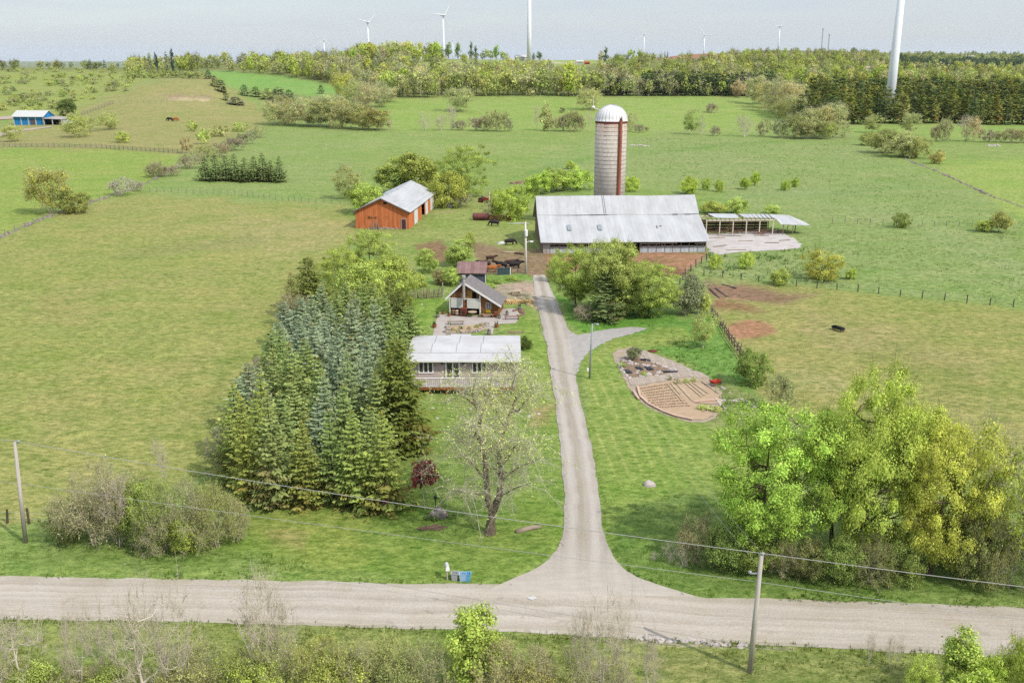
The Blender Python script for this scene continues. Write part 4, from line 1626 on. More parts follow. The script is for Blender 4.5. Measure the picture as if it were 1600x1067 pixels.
# things on the cabin's forecourt
def stove(p):
    r = thing('wood_stove', 'rusty dark red iron stove with a flue at the cabin front', 'stove', p, math.radians(-9))
    mb = MB()
    mb.box(-.45, .45, -.35, .35, .25, 1.1)
    mb.box(-.5, .5, -.4, .4, 1.1, 1.17)
    mb.build('body', RUST, r)
    mb = MB()
    mb.box(-.2, .2, -.38, -.351, .45, .85)
    mb.build('door', plain('iron', g3(70, 54, 52), .2, 2), r)
    for x in (-.38, .38):
        for y in (-.28, .28):
            mb = MB()
            mb.box(x - .04, x + .04, y - .04, y + .04, 0, .25)
            mb.build('leg', RUST, r)
    mb = MB()
    mb.tube([(0, .1, 1.17), (0, .1, 2.3)], .11, 8)
    mb.build('flue', RUST, r)


def round_table(p, label, rr=.65, mat=PLANK):
    r = thing('round_table', label, 'table', p)
    mb = MB()
    mb.lathe([(rr, .7), (rr, .76)], 18)
    mb.build('tabletop', mat, r)
    mb = MB()
    mb.lathe([(.3, 0), (.08, .12), (.08, .6), (.2, .7)], 10)
    mb.build('pedestal', mat, r)


def barrel(p, label, mat=PLANK):
    r = thing('barrel', label, 'barrel', p)
    mb = MB()
    mb.lathe([(.24, 0), (.31, .25), (.33, .42), (.31, .6), (.25, .85)], 14)
    b = mb.build('body', mat, r, True)
    for z in (.2, .64):
        mb = MB()
        mb.lathe([(.325, z), (.325, z + .05)], 14)
        mb.build('hoop', plain('iron', g3(70, 54, 52), .2, 2), r)


def bench(p, rz, L, label, mat=WOOD):
    r = thing('bench', label, 'bench', p, rz)
    mb = MB()
    for y in (-.18, 0, .18):
        mb.box(-L / 2, L / 2, y - .08, y + .08, .42, .47)
    mb.build('seat', mat, r)
    for x in (-L / 2 + .2, L / 2 - .2):
        mb = MB()
        mb.box(x - .05, x + .05, -.22, .22, 0, .42)
        mb.build('leg', mat, r)


stove(cabpt(2.3, -1.1))
round_table(cabpt(3.6, -1.2), 'round wooden table beside the rusty stove in front of the cabin')
barrel(cabpt(.7, -.9), 'brown wooden barrel by the left corner post of the cabin', plain('barrel_brown', g3(150, 112, 80), .3, 2))
barrel(cabpt(1.3, -1.0), 'pale wooden barrel between the brown barrel and the stove')
barrel(cabpt(6.9, -.9), 'dark barrel at the low right corner of the cabin', RUST)
bench(cabpt(5.7, -1.2), math.radians(-5), 2.2, 'tan plank bench under the cabin window', plain('bench_tan', g3(196, 150, 104), .3, 2))
bench(G(800, 499), .1, 2.2, 'pinkish wooden bench at the end of the patio beside the drive', PINKPL)
bench(G(712, 507), .05, 2.4, 'low grey bench beside the raised bed on the patio', WOOD)


def planter(p, label, s=1.0, mat=None):
    r = thing('planter', label, 'planter', p)
    mb = MB()
    mb.lathe([(.2 * s, 0), (.3 * s, .42 * s), (.33 * s, .45 * s), (.26 * s, .45 * s)], 12)
    mb.build('pot', mat or RUST, r)
    mb = MB()
    R = random.Random(label)
    for k in range(26):
        a, b = R.uniform(0, 6.28), R.uniform(.1, .34) * s
        c = Vector((math.cos(a) * b * .5, math.sin(a) * b * .5, .43 * s))
        e = Vector((math.cos(a) * b, math.sin(a) * b, (.5 + R.uniform(.1, .4)) * s))
        t = Vector((-math.sin(a), math.cos(a), 0)) * .05 * s
        mb.face([c - t, c + t, e + t * .3, e - t * .3])
    mb.build('plant', plain('pot_greens', g3(112, 146, 66), .3, 3), r)


TERRA = plain('terracotta', g3(190, 120, 84), .2, 3)
for i, (x, y, m_) in enumerate([(.2, -1.5, TERRA), (4.9, -.7, PLANK), (6.4, -.8, TERRA), (7.6, -1.6, STONE), (-.9, -.6, TERRA), (8.4, .4, STONE)]):
    planter(cabpt(x, y), f'small potted plant by the cabin forecourt, {ordw(i)} of the cabin pots', .9, m_)
for i, (x, y) in enumerate([(684, 496), (679, 512), (812, 484), (776, 512), (764, 523)]):
    planter(G(x, y), f'potted plant at the edge of the patio paving, {ordw(i)} of the patio pots', 1.1, [STONE, TERRA][i % 2])


def picnic(p, rz, label, mat=PLANK):
    r = thing('picnic_table', label, 'table', p, rz)
    mb = MB()
    for y in (-.3, -.1, .1, .3):
        mb.box(-.9, .9, y - .09, y + .09, .72, .76)
    mb.build('tabletop', mat, r)
    for y in (-.7, .7):
        mb = MB()
        mb.box(-.9, .9, y - .13, y + .13, .43, .47)
        mb.build('bench', mat, r)
    for x in (-.6, .6):
        mb = MB()
        mb.beam((x, -.65, 0), (x, -.22, .72), .08)
        mb.beam((x, .65, 0), (x, .22, .72), .08)
        mb.beam((x, -.75, .4), (x, .75, .4), .07)
        mb.build('leg', mat, r)


picnic(G(806, 462), .3, 'pale picnic table in the yellow woodpile beside the farm drive')


# patio slabs and raised bed
sheet('patio', [(703, 493), (748, 494), (747, 484), (806, 482), (812, 492), (806, 505), (772, 507), (770, 522), (760, 522), (760, 509), (705, 509)], PATIO, .02, .04)
sheet('garden_walk', [(684, 491), (703, 492), (703, 525), (676, 525)], PATIO, .03, .04)


def rubble(name, label, cat, spots, mat, seed, lo=.12, hi=.35):
    """a heap of loose stones that lie together: one thing"""
    R = random.Random(seed)
    mb = MB()
    for q in spots:
        s_ = R.uniform(lo, hi)
        mb.rock((q[0] + R.gauss(0, .2), q[1] + R.gauss(0, .2), q[2] + .02), (s_ * R.uniform(.9, 1.5), s_ * R.uniform(.7, 1.2), s_ * R.uniform(.6, 1)), R.random())
    return tag(mb.build(name, mat), label, cat)


def along(pts, n):
    P = [G(*p) for p in pts]
    L = [0]
    for a, b in zip(P, P[1:]):
        L.append(L[-1] + (b - a).length)
    out = []
    for k in range(n):
        s_ = L[-1] * k / max(1, n - 1)
        i = max(j for j in range(len(P) - 1) if L[j] <= s_ + 1e-6)
        t = (s_ - L[i]) / max(1e-6, L[i + 1] - L[i])
        out.append(P[i].lerp(P[i + 1], min(1, t)))
    return out


rubble('stone_edging', 'low rubble edging round the raised bed behind the bungalow', 'edging', along([(698, 512), (700, 523), (720, 521), (745, 518), (760, 512), (758, 506)], 46), STONE, 3)
o = sheet('flower_bed', [(700, 510), (758, 507), (758, 516), (730, 521), (700, 522)], SOIL, .04, .1)


# plank pile, wood heap, white rocks
def plank_pile(p, rz, label, n=9, L=2.8, mat=PINKPL):
    r = thing('plank_pile', label, 'planks', p, rz)
    for k in range(n):
        mb = MB()
        a = rnd.gauss(0, .09)
        y = -.75 + 1.5 * k / n + rnd.gauss(0, .03)
        z = .06 * (k % 3)
        l = L * rnd.uniform(.75, 1)
        mb.beam((-l / 2, y - a, z + .06), (l / 2, y + a, z + .07 + .03 * (k % 2)), .19, .05)
        mb.build('plank', mat, r)


plank_pile(G(806, 522), .08, 'flat pile of pinkish planks on the grass right behind the bungalow')
rubble('log_heap', 'heap of pinkish cut logs where the patio meets the driveway', 'logs', along([(806, 486), (814, 484), (818, 492), (810, 494)], 26), PINKPL, 81, .15, .32)
rubble('rock_row', 'row of pale yellow rocks along the front of the firewood', 'rocks', along([(776, 470), (800, 471), (822, 473), (828, 478)], 40), plain('yellow_rock', gw(224, 196, 146), .2, 2, .9, .1, None, gw(206, 170, 120)), 82, .14, .34)
plank_pile(G(814, 441), .5, 'small jumble of pinkish boards beside the yard pole', 7, 2.2)


def woodpile(p, L, rz, label):
    r = thing('woodpile', label, 'firewood', p, rz)
    for c in range(int(L / .34)):
        for k in range(2 if c % 4 else 3):
            mb = MB()
            x = c * .34 + rnd.gauss(0, .03) + (.17 if k % 2 else 0)
            mb.tube([(x, -.3 + rnd.gauss(0, .08), .16 + k * .27), (x + rnd.gauss(0, .04), .35 + rnd.gauss(0, .08), .16 + k * .27)], rnd.uniform(.12, .19), 7)
            mb.build('log', LOGS, r)


LOGS = plain('split_firewood', gw(226, 194, 136), .2, 3, .9, .1, None, gw(196, 156, 106))
woodpile(G(777, 475), 5.6, math.radians(3), 'long low stack of yellowish firewood right of the cabin')


def stake_fence():
    r = thing('stake_fence', 'rough fence of upright grey sticks left of the cabin', 'fence', (0, 0, 0))
    P = along([(628, 470), (650, 468), (672, 467), (692, 466)], 56)
    for i, q in enumerate(P):
        mb = MB()
        h = rnd.uniform(1.2, 1.9)
        mb.tube([(q.x + rnd.gauss(0, .06), q.y + rnd.gauss(0, .12), 0), (q.x + rnd.gauss(0, .14), q.y + rnd.gauss(0, .1), h)], [.05, .03], 4)
        mb.build('stake', STAKES[i % 3], r)
    mb = MB()
    mb.beam(P[0] + Vector((0, .1, .8)), P[-1] + Vector((0, .1, .85)), .07)
    mb.build('rail', WOOD, r)
    mb = MB()
    q = P[-1]
    mb.tube([(q.x, q.y, 0), (q.x, q.y, 2.5)], .09, 6)
    mb.build('post', WOODP, r)


STAKES = [plain('stick_grey', g3(186, 170, 160), .3, 3), plain('stick_brown', g3(158, 128, 108), .3, 3), plain('stick_pale', g3(206, 184, 166), .3, 3)]
stake_fence()


# ------------------------------------------------------------------ dark outbuilding
def outbuilding():
    p = G(716, 447)
    r = thing('shed', 'dark blue-grey shed with rusty pink roof behind the cabin', 'shed', (p.x, p.y, 0), math.radians(-2))
    W, D = 4.4, 4.0
    mb = MB()
    mb.box(0, W, 0, D, 0, 2.2)
    mb.prism([(0, 0), (D, 0), (D / 2, .9)], 0, .1)
    mb.v = mb.v
    mb2 = MB()
    mb2.box(0, W, 0, D, 0, 2.2)
    mb2.build('wall', DKWALL, r)
    mb = MB()
    for x0 in (-.25,):
        prof = [(-.35, 2.15), (2.6, 3.5), (D + .3, 2.6)]
        for (ya, za), (yb, zb) in zip(prof, prof[1:]):
            i = len(mb.v)
            x1 = W + .25
            mb.v += [(x0, ya, za), (x1, ya, za), (x1, yb, zb), (x0, yb, zb), (x0, ya, za + .07), (x1, ya, za + .07), (x1, yb, zb + .07), (x0, yb, zb + .07)]
            for q in ((0, 3, 2, 1), (4, 5, 6, 7), (0, 1, 5, 4), (2, 3, 7, 6), (0, 4, 7, 3), (1, 2, 6, 5)):
                mb.f.append(tuple(i + k for k in q))
                mb.m.append(0)
    mb.build('roof', RUSTR, r)
    mb = MB()
    for x in (0, W - .06):
        mb.prism([(.02, 2.2), (D - .02, 2.2), (D - .02, 2.55), (2.6, 3.42)], 0, .06)
    # gable ends
    g = MB()
    for x in (.002, W - .08):
        i = len(g.v)
        for xx in (x, x + .075):
            g.v += [(xx, .02, 2.203), (xx, D - .02, 2.203), (xx, D - .02, 2.58), (xx, 2.6, 3.46)]
        for q in ((0, 1, 2, 3), (7, 6, 5, 4), (0, 4, 5, 1), (1, 5, 6, 2), (2, 6, 7, 3), (3, 7, 4, 0)):
            g.f.append(tuple(i + k for k in q))
            g.m.append(0)
    g.build('gable', DKWALL, r)
    mb = MB()
    mb.tube([(W + .06, -.06, 0), (W + .06, -.06, 2.3)], .06, 6)
    mb.build('downpipe', TRIM, r)


outbuilding()


# ------------------------------------------------------------------ orange barn
def orange_barn():
    r = thing('barn', 'orange board barn with sagging pale metal gable roof', 'barn', (-34.0, 206.0, 0), math.radians(-5.5))
    W, D, e, pk = 11.7, 32.0, 4.0, 6.7
    mb = MB()
    mb.prism([(0, 0), (W, 0), (W, e), (W / 2, pk), (0, e)], 0, .2)
    mb.build('gable_wall', ORANGE, r)
    mb = MB()
    mb.prism([(0, 0), (W, 0), (W, e - .75), (W / 2, pk - .75), (0, e - .75)], D - .2, D)
    mb.build('gable_wall', ORANGE, r)
    e2 = e - .62
    mb = MB()
    mb.box(0, .2, .201, D - .201, 0, e2)
    for y0, y1 in ((.201, 6.0), (10.2, 15.2), (19.6, D - .201)):
        mb.box(W - .2, W, y0, y1, 0, e2)
    for y0, y1 in ((6.0, 10.2), (15.2, 19.6)):
        mb.box(W - .2, W, y0, y1, 3.1, e2)
    mb.build('side_wall', ORANGER, r)
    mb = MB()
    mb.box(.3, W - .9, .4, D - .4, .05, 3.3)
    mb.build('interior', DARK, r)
    # roof, ridge and eaves sag towards the far end
    ny, nx = 24, 10
    for side in (0, 1):
        V = []
        for j in range(ny + 1):
            y = -.5 + (D + 1.0) * j / ny
            t = j / ny
            sag = -.9 * math.sin(PI * t) * .45 - 1.1 * max(0, t - .55) ** 1.3 + .55 * max(0, t - .86) * 6 * .5
            for i in range(nx + 1):
                s_ = i / nx
                x = W / 2 + (1 if side else -1) * s_ * (W / 2 + .45)
                z = pk + .12 - s_ * (pk - e + .28) + sag * (1 - .45 * s_) + rnd.gauss(0, .015)
                V.append((x, y, z))
        q = []
        for j in range(ny):
            for i in range(nx):
                a = j * (nx + 1) + i
                q.append((a, a + 1, a + nx + 2, a + nx + 1) if not side else (a + nx + 1, a + nx + 2, a + 1, a))
        n0 = len(V)
        V2 = V + [(x, y, z - .07) for x, y, z in V]
        q2 = q + [tuple(n0 + k for k in f[::-1]) for f in q]
        # close the verge edges
        for i in range(nx):
            q2.append((i, i + n0, i + 1 + n0, i + 1))
            a = ny * (nx + 1) + i
            q2.append((a + 1, a + 1 + n0, a + n0, a))
        for j in range(ny):
            a = j * (nx + 1) + nx
            q2.append((a, a + n0, a + nx + 1 + n0, a + nx + 1))
        me = bpy.data.meshes.new('roof')
        me.from_pydata(V2, [], q2)
        me.materials.append(ROOFB if side else ROOFW)
        me.update()
        link('roof', me, r)
    mb = MB()
    mb.beam((-.55, -.56, e - .22), (W / 2, -.56, pk + .06), .06, .22)
    mb.beam((W / 2, -.565, pk + .06), (W + .55, -.565, e - .22), .06, .22)
    mb.build('bargeboard', plain('grey_trim', g3(150, 138, 136), .2, 2), r)
    mb = MB()
    mb.box(10.2, 11.1, -.07, -.003, .05, 2.15)
    d = mb.build('door', plain('maroon_door', g3(112, 62, 60), .3, 2), r)
    mb = MB()
    mb.box(10.08, 10.195, -.1, -.003, .0, 2.3)
    mb.box(11.105, 11.22, -.1, -.003, .0, 2.3)
    mb.box(10.08, 11.22, -.1, -.003, 2.3, 2.4)
    mb.build('door_frame', GREYB, d)
    mb = MB()
    mb.box(6.3, 7.0, -.05, -.003, 5.5, 5.95)
    mb.build('vent', DARK, r)
    WD = plain('white_door_boards', gw(232, 230, 226), .12, 1, .7, .2, None, gw(208, 200, 192), boards=(1, .5))
    mb = MB()
    mb.box(W + .004, W + .09, 6.1, 10.1, .15, 3.3)
    mb.build('sliding_door', WD, r)
    mb = MB()
    mb.box(W + .004, W + .09, 19.7, 22.6, .1, 3.3)
    mb.box(W + .004, W + .08, 26.2, 31.4, .05, 3.2)
    mb.build('sliding_door', WD, r)
    mb = MB()
    for k in range(26):
        x = 1.6 + k * .25 + rnd.gauss(0, .1)
        mb.rock((x + 1.4, -.25 + rnd.gauss(0, .12), .05), (.3, .25, rnd.uniform(.3, .6)), k)
    mb.build('foundation_rubble', STONE, r)
    mb = MB()
    for k in range(6):
        x = rnd.uniform(1, 7)
        mb.box(x, x + rnd.uniform(.5, 1.2), -.012, -.003, 2.2 + rnd.uniform(-.2, .4), 2.5 + rnd.uniform(-.1, .6))
    mb.build('bare_patch', plain('scoured_boards', g3(226, 150, 100), .3, 1.5, .9, .1, (2, 2, .3), g3(206, 116, 60)), r)
    mb = MB()
    for k in range(7):
        x = 3.6 + k * .28
        mb.beam((x, -.9 + rnd.gauss(0, .1), 0), (x + rnd.gauss(0, .3), -.25, rnd.uniform(1.0, 2.6)), .09, .03)
    tag(mb.build('leaning_boards', WOOD, None, loc=(-34.0, 205.6, 0)), 'grey boards leaning on the front of the orange barn', 'boards')


orange_barn()


# ------------------------------------------------------------------ the big barn
def big_barn():
    r = thing('barn', 'long grey barn with wide pale sheet-metal roof and slatted lower wall', 'barn', (5.9, 178.4, 0), math.radians(2.6))
    W = 31.2
    e = 2.75
    prof = [(-.9, 2.45), (9.2, 6.1), (13.6, 9.2), (22.6, 3.6)]
    # roof: lean-to slope, main slope, back slope, each with thickness
    nm = 0
    RK = []
    for k, ((ya, za), (yb, zb)) in enumerate(zip(prof, prof[1:])):
        mb = MB()
        x0, x1 = -.55, W + .55
        if k == 0:
            za, zb = za, zb - .12
        n = 16
        V = []
        m_ = 4
        for j in range(m_ + 1):
            for i in range(n + 1):
                t = i / n
                y = ya + (yb - ya) * j / m_
                z = za + (zb - za) * j / m_ + .06 * math.sin(3 + 9 * t + k) + rnd.gauss(0, .012) - .10 * math.sin(PI * t)
                V.append((x0 + (x1 - x0) * t, y, z))
        q = [(j * (n + 1) + i, j * (n + 1) + i + 1, (j + 1) * (n + 1) + i + 1, (j + 1) * (n + 1) + i) for j in range(m_) for i in range(n)]
        n0 = len(V)
        V2 = V + [(a, b, c - .09) for a, b, c in V]
        q2 = q + [tuple(n0 + c for c in f[::-1]) for f in q]
        bd = [i for i in range(n + 1)] + [j * (n + 1) + n for j in range(1, m_ + 1)] + [m_ * (n + 1) + i for i in range(n - 1, -1, -1)] + [j * (n + 1) for j in range(m_ - 1, 0, -1)]
        for a, b in zip(bd, bd[1:] + bd[:1]):
            q2.append((b, a, a + n0, b + n0))
        me = bpy.data.meshes.new('roof')
        me.from_pydata(V2, [], q2)
        me.materials.append(ROOFB)
        me.update()
        RK.append(link('roof', me, r))

    def sl(y):
        for (ya, za), (yb, zb) in zip(prof, prof[1:]):
            if ya <= y <= yb:
                return za + (zb - za) * (y - ya) / (yb - ya)
        return prof[-1][1]
    mb = MB()
    for x in (5.0, 10.9):
        mb.box(x, x + .75, 3.3, 5.2, 0, .03)
        for k in range(4):
            v = mb.v[-8 + 0:]
        mb.v[-8:] = [(a, b, sl(b) + .0 + c + .03) for a, b, c in mb.v[-8:]]
    mb.build('skylight', plain('skylight_sheet', g3(176, 184, 190), .2, 3, .4, .4), RK[0])
    mb = MB()
    for x in (12.8, 13.15):
        mb.beam((x, 9.3, sl(9.3) + .0), (x, 13.5, sl(13.5) + .0), .09, .05)
    mb.build('roof_seam', plain('seam_dark', g3(150, 152, 158), .3, 2), RK[1])
    mb = MB()
    for x, y, w_, l in ((10, 9.0, 3.5, .12), (26.5, 9.0, 1.0, .16), (29, 9.0, 1.2, .14), (22.4, 3.9, .2, 1.0), (23, 4.6, .5, .3)):
        mb.box(x, x + w_, y, y + l, 0, .02)
        mb.v[-8:] = [(a, b, sl(b) + c + .0) for a, b, c in mb.v[-8:]]
    mb.build('roof_patch', plain('patch', g3(178, 172, 174), .3, 2), RK[0])
    # front: plank base, slats above, a wide dark doorway
    f = MB()
    for x0, x1 in ((1.3, 15.4), (18.5, W - .2)):
        f.box(x0, x1, -.06, .06, .15, 1.2)
    f.build('plank_wall', GREYS, r)
    f = MB()
    f.box(0, 1.28, -.08, .08, 0, 2.5)
    f.build('corner_wall', GREYB, r)
    for x in np.concatenate([np.linspace(1.3, 15.3, 9), np.linspace(18.5, W - .1, 9)]):
        f = MB()
        f.box(x - .08, x + .08, -.075, .09, 0, 2.55)
        f.build('wall_post', WOOD, r)
    f = MB()
    for x0, x1 in ((1.3, 15.4), (18.5, W - .2)):
        x = x0
        while x < x1:
            l = min(x1 - x, rnd.uniform(2, 4))
            for z in (1.3, 1.78, 2.26):
                if rnd.random() < .92:
                    f.beam((x, -.045, z + .06 + rnd.gauss(0, .03)), (x + l - .04, -.045, z + .06 + rnd.gauss(0, .04)), .03, .13 if z < 1.8 else .1)
            x += l
        for k in range(9):
            x = rnd.uniform(x0, x1)
            f.beam((x, -.1, 1.25), (x + rnd.gauss(0, .06), -.1, 2.5), .03, .09)
    f.build('slat', plain('pale_slats', gw(214, 206, 198), .3, 2), r)
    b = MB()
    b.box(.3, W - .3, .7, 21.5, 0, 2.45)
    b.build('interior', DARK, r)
    # gable ends
    poly = [(.1, 0), (22.0, 0), (22.0, 3.6), (13.6, 8.9), (9.2, 5.75), (.1, 2.5)]
    GB = plain('brown_grey_boards', g3(170, 142, 126), .35, 1, .9, .1, (2, 2, .4), g3(132, 112, 102), boards=(1, .35))
    for x in (0, W - .16):
        g = MB()
        g.v += [(x, y, z) for y, z in poly] + [(x + .16, y, z) for y, z in poly]
        n = len(poly)
        g.f += [tuple(range(n))[::-1], tuple(range(n, 2 * n))] + [(k, (k + 1) % n, n + (k + 1) % n, n + k) for k in range(n)]
        g.m += [0] * (n + 2)
        g.build('gable_wall', GB, r)
    w2 = MB()
    w2.box(.2, W - .2, 21.8, 21.98, 0, 3.6)
    w2.build('rear_wall', GREYB, r)


big_barn()


# ------------------------------------------------------------------ silo
def silo():
    c = (21.1, 207.5)
    r = thing('silo', 'tall concrete stave silo with metal dome roof and rusty chute', 'silo', (c[0], c[1], 0))
    R, H = 3.36, 23.0
    mb = MB()
    mb.lathe([(R, 0), (R, H)], 56)
    b = mb.build('body', SILO, r, True)
    me = b.data
    mb = MB()
    hoop = plain('hoop_steel', gw(128, 114, 106), .3, 3, .7, .3)
    z = .6
    while z < H - .7:
        mb.lathe([(R + .012, z), (R + .03, z + .01), (R + .03, z + .05), (R + .012, z + .06)], 48)
        z += .86 if z > 5 else .6
    mb.build('hoops', hoop, b)
    prof = [(R + .1, H - .12), (R + .12, H)]
    n = 9
    for k in range(n + 1):
        a = PI / 2 * k / n
        prof.append((max((R + .1) * math.cos(a), .06), H + 3.25 * math.sin(a)))
    mb = MB()
    mb.lathe(prof, 56)
    d = mb.build('dome', plain('dome_metal', gw(226, 224, 222), .08, .7, .5, .4), r, True)
    mb = MB()
    for k in range(28):
        t = 2 * PI * k / 28
        pts = [((R + .12) * math.cos(a) * math.cos(t), (R + .12) * math.cos(a) * math.sin(t), H + 3.27 * math.sin(a) + .01) for a in np.linspace(0.02, 1.5, 9)]
        mb.tube(pts, .035, 4)
    mb.build('rib', plain('rib_metal', g3(206, 204, 202), .15, 1, .5, .4), d)
    mb = MB()
    mb.lathe([(R + .03, H - .55), (R + .06, H - .5), (R + .06, H - .14), (R + .03, H - .13)], 48)
    mb.build('rust_band', RUST, b)
    # chute down the side facing the drive
    az = math.radians(-62)
    d_ = Vector((math.cos(az), math.sin(az), 0))
    s_ = Vector((-d_.y, d_.x, 0))
    mb = MB()
    pts = []
    prof = [(-.33, 0), (-.33, .4), (-.18, .6), (.18, .6), (.33, .4), (.33, 0)]
    i0 = len(mb.v)
    for z in (0.0, H + .15):
        for (a, q) in prof:
            p = d_ * (R - .02 + q) + s_ * a
            mb.v.append((p.x, p.y, z))
    for k in range(5):
        mb.f.append((i0 + k, i0 + k + 1, i0 + 6 + k + 1, i0 + 6 + k))
        mb.m.append(0)
    mb.f.append(tuple(i0 + 6 + k for k in range(6)))
    mb.m.append(0)
    mb.f.append(tuple(i0 + k for k in range(6))[::-1])
    mb.m.append(0)
    ch = mb.build('chute', RUSTO, r)
    mb = MB()
    for k in range(22):
        p = d_ * (R + .4) + s_ * .35
        mb.box(p.x - .05, p.x + .1, p.y - .1, p.y + .1, .6 + k * .95, .75 + k * .95)
    mb.build('chute_bracket', plain('pale_bracket', g3(210, 170, 150), .2, 2), ch)
    mb = MB()
    p = d_ * (R + .35)
    mb.tube([(p.x, p.y, H + .15), (p.x, p.y, H + 1.0)], [.3, .04], 6)
    mb.build('chute_cap', RUST, ch)
    mb = MB()
    x = -R - .55
    mb.tube([(x, -.3, H + 2.55), (x, -.3, H + 4.9)], .05, 6)
    mb.tube([(x, -.3, H + 2.5), (-R * .72, -.2, H + 2.2)], .05, 6)
    mb.lathe([(.05, H + 2.45), (.36, H + 2.6), (.36, H + 2.85), (.05, H + 3.0)], 10, 0, x, -.3)
    mb.build('antenna', TRIM, r)


silo()


# ------------------------------------------------------------------ collapsed shed and its concrete yard
sheet('concrete_pad', [(1102, 366), (1215, 360), (1240, 372), (1253, 383), (1249, 388), (1200, 392), (1152, 394), (1128, 398), (1112, 396), (1104, 384)], CONC, .03, .2)


def ruin():
    P0 = G(1103, 367)
    r = thing('open_shed', 'collapsing open cattle shed with white posts and torn roof sheets', 'shed', (P0.x, P0.y, 0), math.radians(3))
    L, D = 18.5, 5.0
    PW = plain('whitewashed_post', gw(222, 206, 188), .25, 2)
    posts = MB()
    for i, x in enumerate(np.linspace(0, 14.2, 6)):
        mb = MB()
        mb.box(x - .1, x + .1, -.1, .1, 0, 2.9)
        mb.build('post', PW, r)
        mb = MB()
        mb.box(x + .6 - .09, x + .6 + .09, D - .1, D + .1, 0, 3.0)
        mb.build('post', PW, r)
    for x, y, h in ((16.2, -.6, 2.0), (18.2, -.8, 1.9), (19.4, 1.2, 1.9), (19.0, 4.6, 2.4)):
        mb = MB()
        mb.beam((x, y, 0), (x + .1, y, h), .16)
        mb.build('post', WOOD, r)
    mb = MB()
    mb.box(-.2, 14.4, -.12, .12, 2.9, 3.15)
    mb.box(-.2, 15.0, D - .12, D + .12, 3.0, 3.25)
    mb.build('beam', PW, r)
    mb = MB()
    for x in np.linspace(.3, 14.2, 16):
        mb.beam((x, -.2, 3.2), (x + .6, D + .4, 3.35), .08, .14)
    mb.build('rafter', WOOD, r)
    mb = MB()
    for k in range(4):
        mb.box(0, 14.5, D - .3, D - .25, .1 + k * .6, .64 + k * .6)
    mb.box(.4, 14.2, .4, .5, .5, .75)
    mb.build('rear_boarding', plain('dark_old_boards', g3(128, 100, 84), .4, 1.2, .9, .1, (.4, 2, 2), g3(92, 72, 62), boards=(2, .2)), r)
    sheets = [[(2.2, 1.2), (7.2, 1.0), (7.6, D + .6), (1.6, D + .6)], [(8.6, 1.6), (15.2, 1.8), (14.6, D + .6), (8.2, D + .6)]]
    for q in sheets:
        mb = MB()
        mb.plate([(x, y, 3.36 + .04 * y - .02 * x) for x, y in q], .05)
        mb.build('roof_sheet', ROOFW, r)
    mb = MB()
    mb.v += [(14.0, D + .7, 3.3), (19.2, D + .2, 3.1), (21.6, .6, 2.2), (21.8, -1.2, 1.95), (15.6, -.9, 2.2), (15.2, 1.0, 2.9)]
    mb.v += [(a, b, c + .06) for a, b, c in mb.v]
    mb.f += [(0, 1, 2, 5), (2, 3, 4, 5), (9 + 2, 8, 7, 6), (11, 10, 9, 8)]
    mb.f += [(a, b, b + 6, a + 6) for a, b in ((0, 1), (1, 2), (2, 3), (3, 4), (4, 5), (5, 0))]
    mb.m += [0] * 10
    mb.build('roof_sheet', ROOFB, r)
    mb = MB()
    for k in range(60):
        x, y = rnd.uniform(.3, 16), rnd.uniform(-.9, D - .8)
        a = rnd.uniform(-.6, .6)
        l = rnd.uniform(.8, 2.6)
        mb.beam((x, y, .15 + rnd.uniform(0, .5)), (x + l * math.cos(a), y + l * math.sin(a), .15 + rnd.uniform(0, .7)), .2, .05)
    mb.build('fallen_timber', plain('fallen_timber', g3(168, 128, 104), .35, 2), r)
    # loose planks and slabs lying on the pad
    for k, (px, py, l, a) in enumerate([(1118, 372, 4, .1), (1140, 369, 5, -.2), (1165, 377, 3, .1), (1125, 385, 3.4, .5), (1150, 391, 4, .06), (1206, 380, 3, .1), (1190, 369, 3, -.1), (1226, 376, 2.5, .3)]):
        p = G(px, py)
        mb = MB()
        mb.beam((-l / 2, 0, .06), (l / 2, 0, .08), .28, .06)
        tag(mb.build('plank', [PLANK, WOOD][k % 2], None, loc=(p.x, p.y, .04), rz=a), 'loose weathered plank lying on the concrete yard of the open shed', 'plank', 'loose planks on the concrete yard')


ruin()


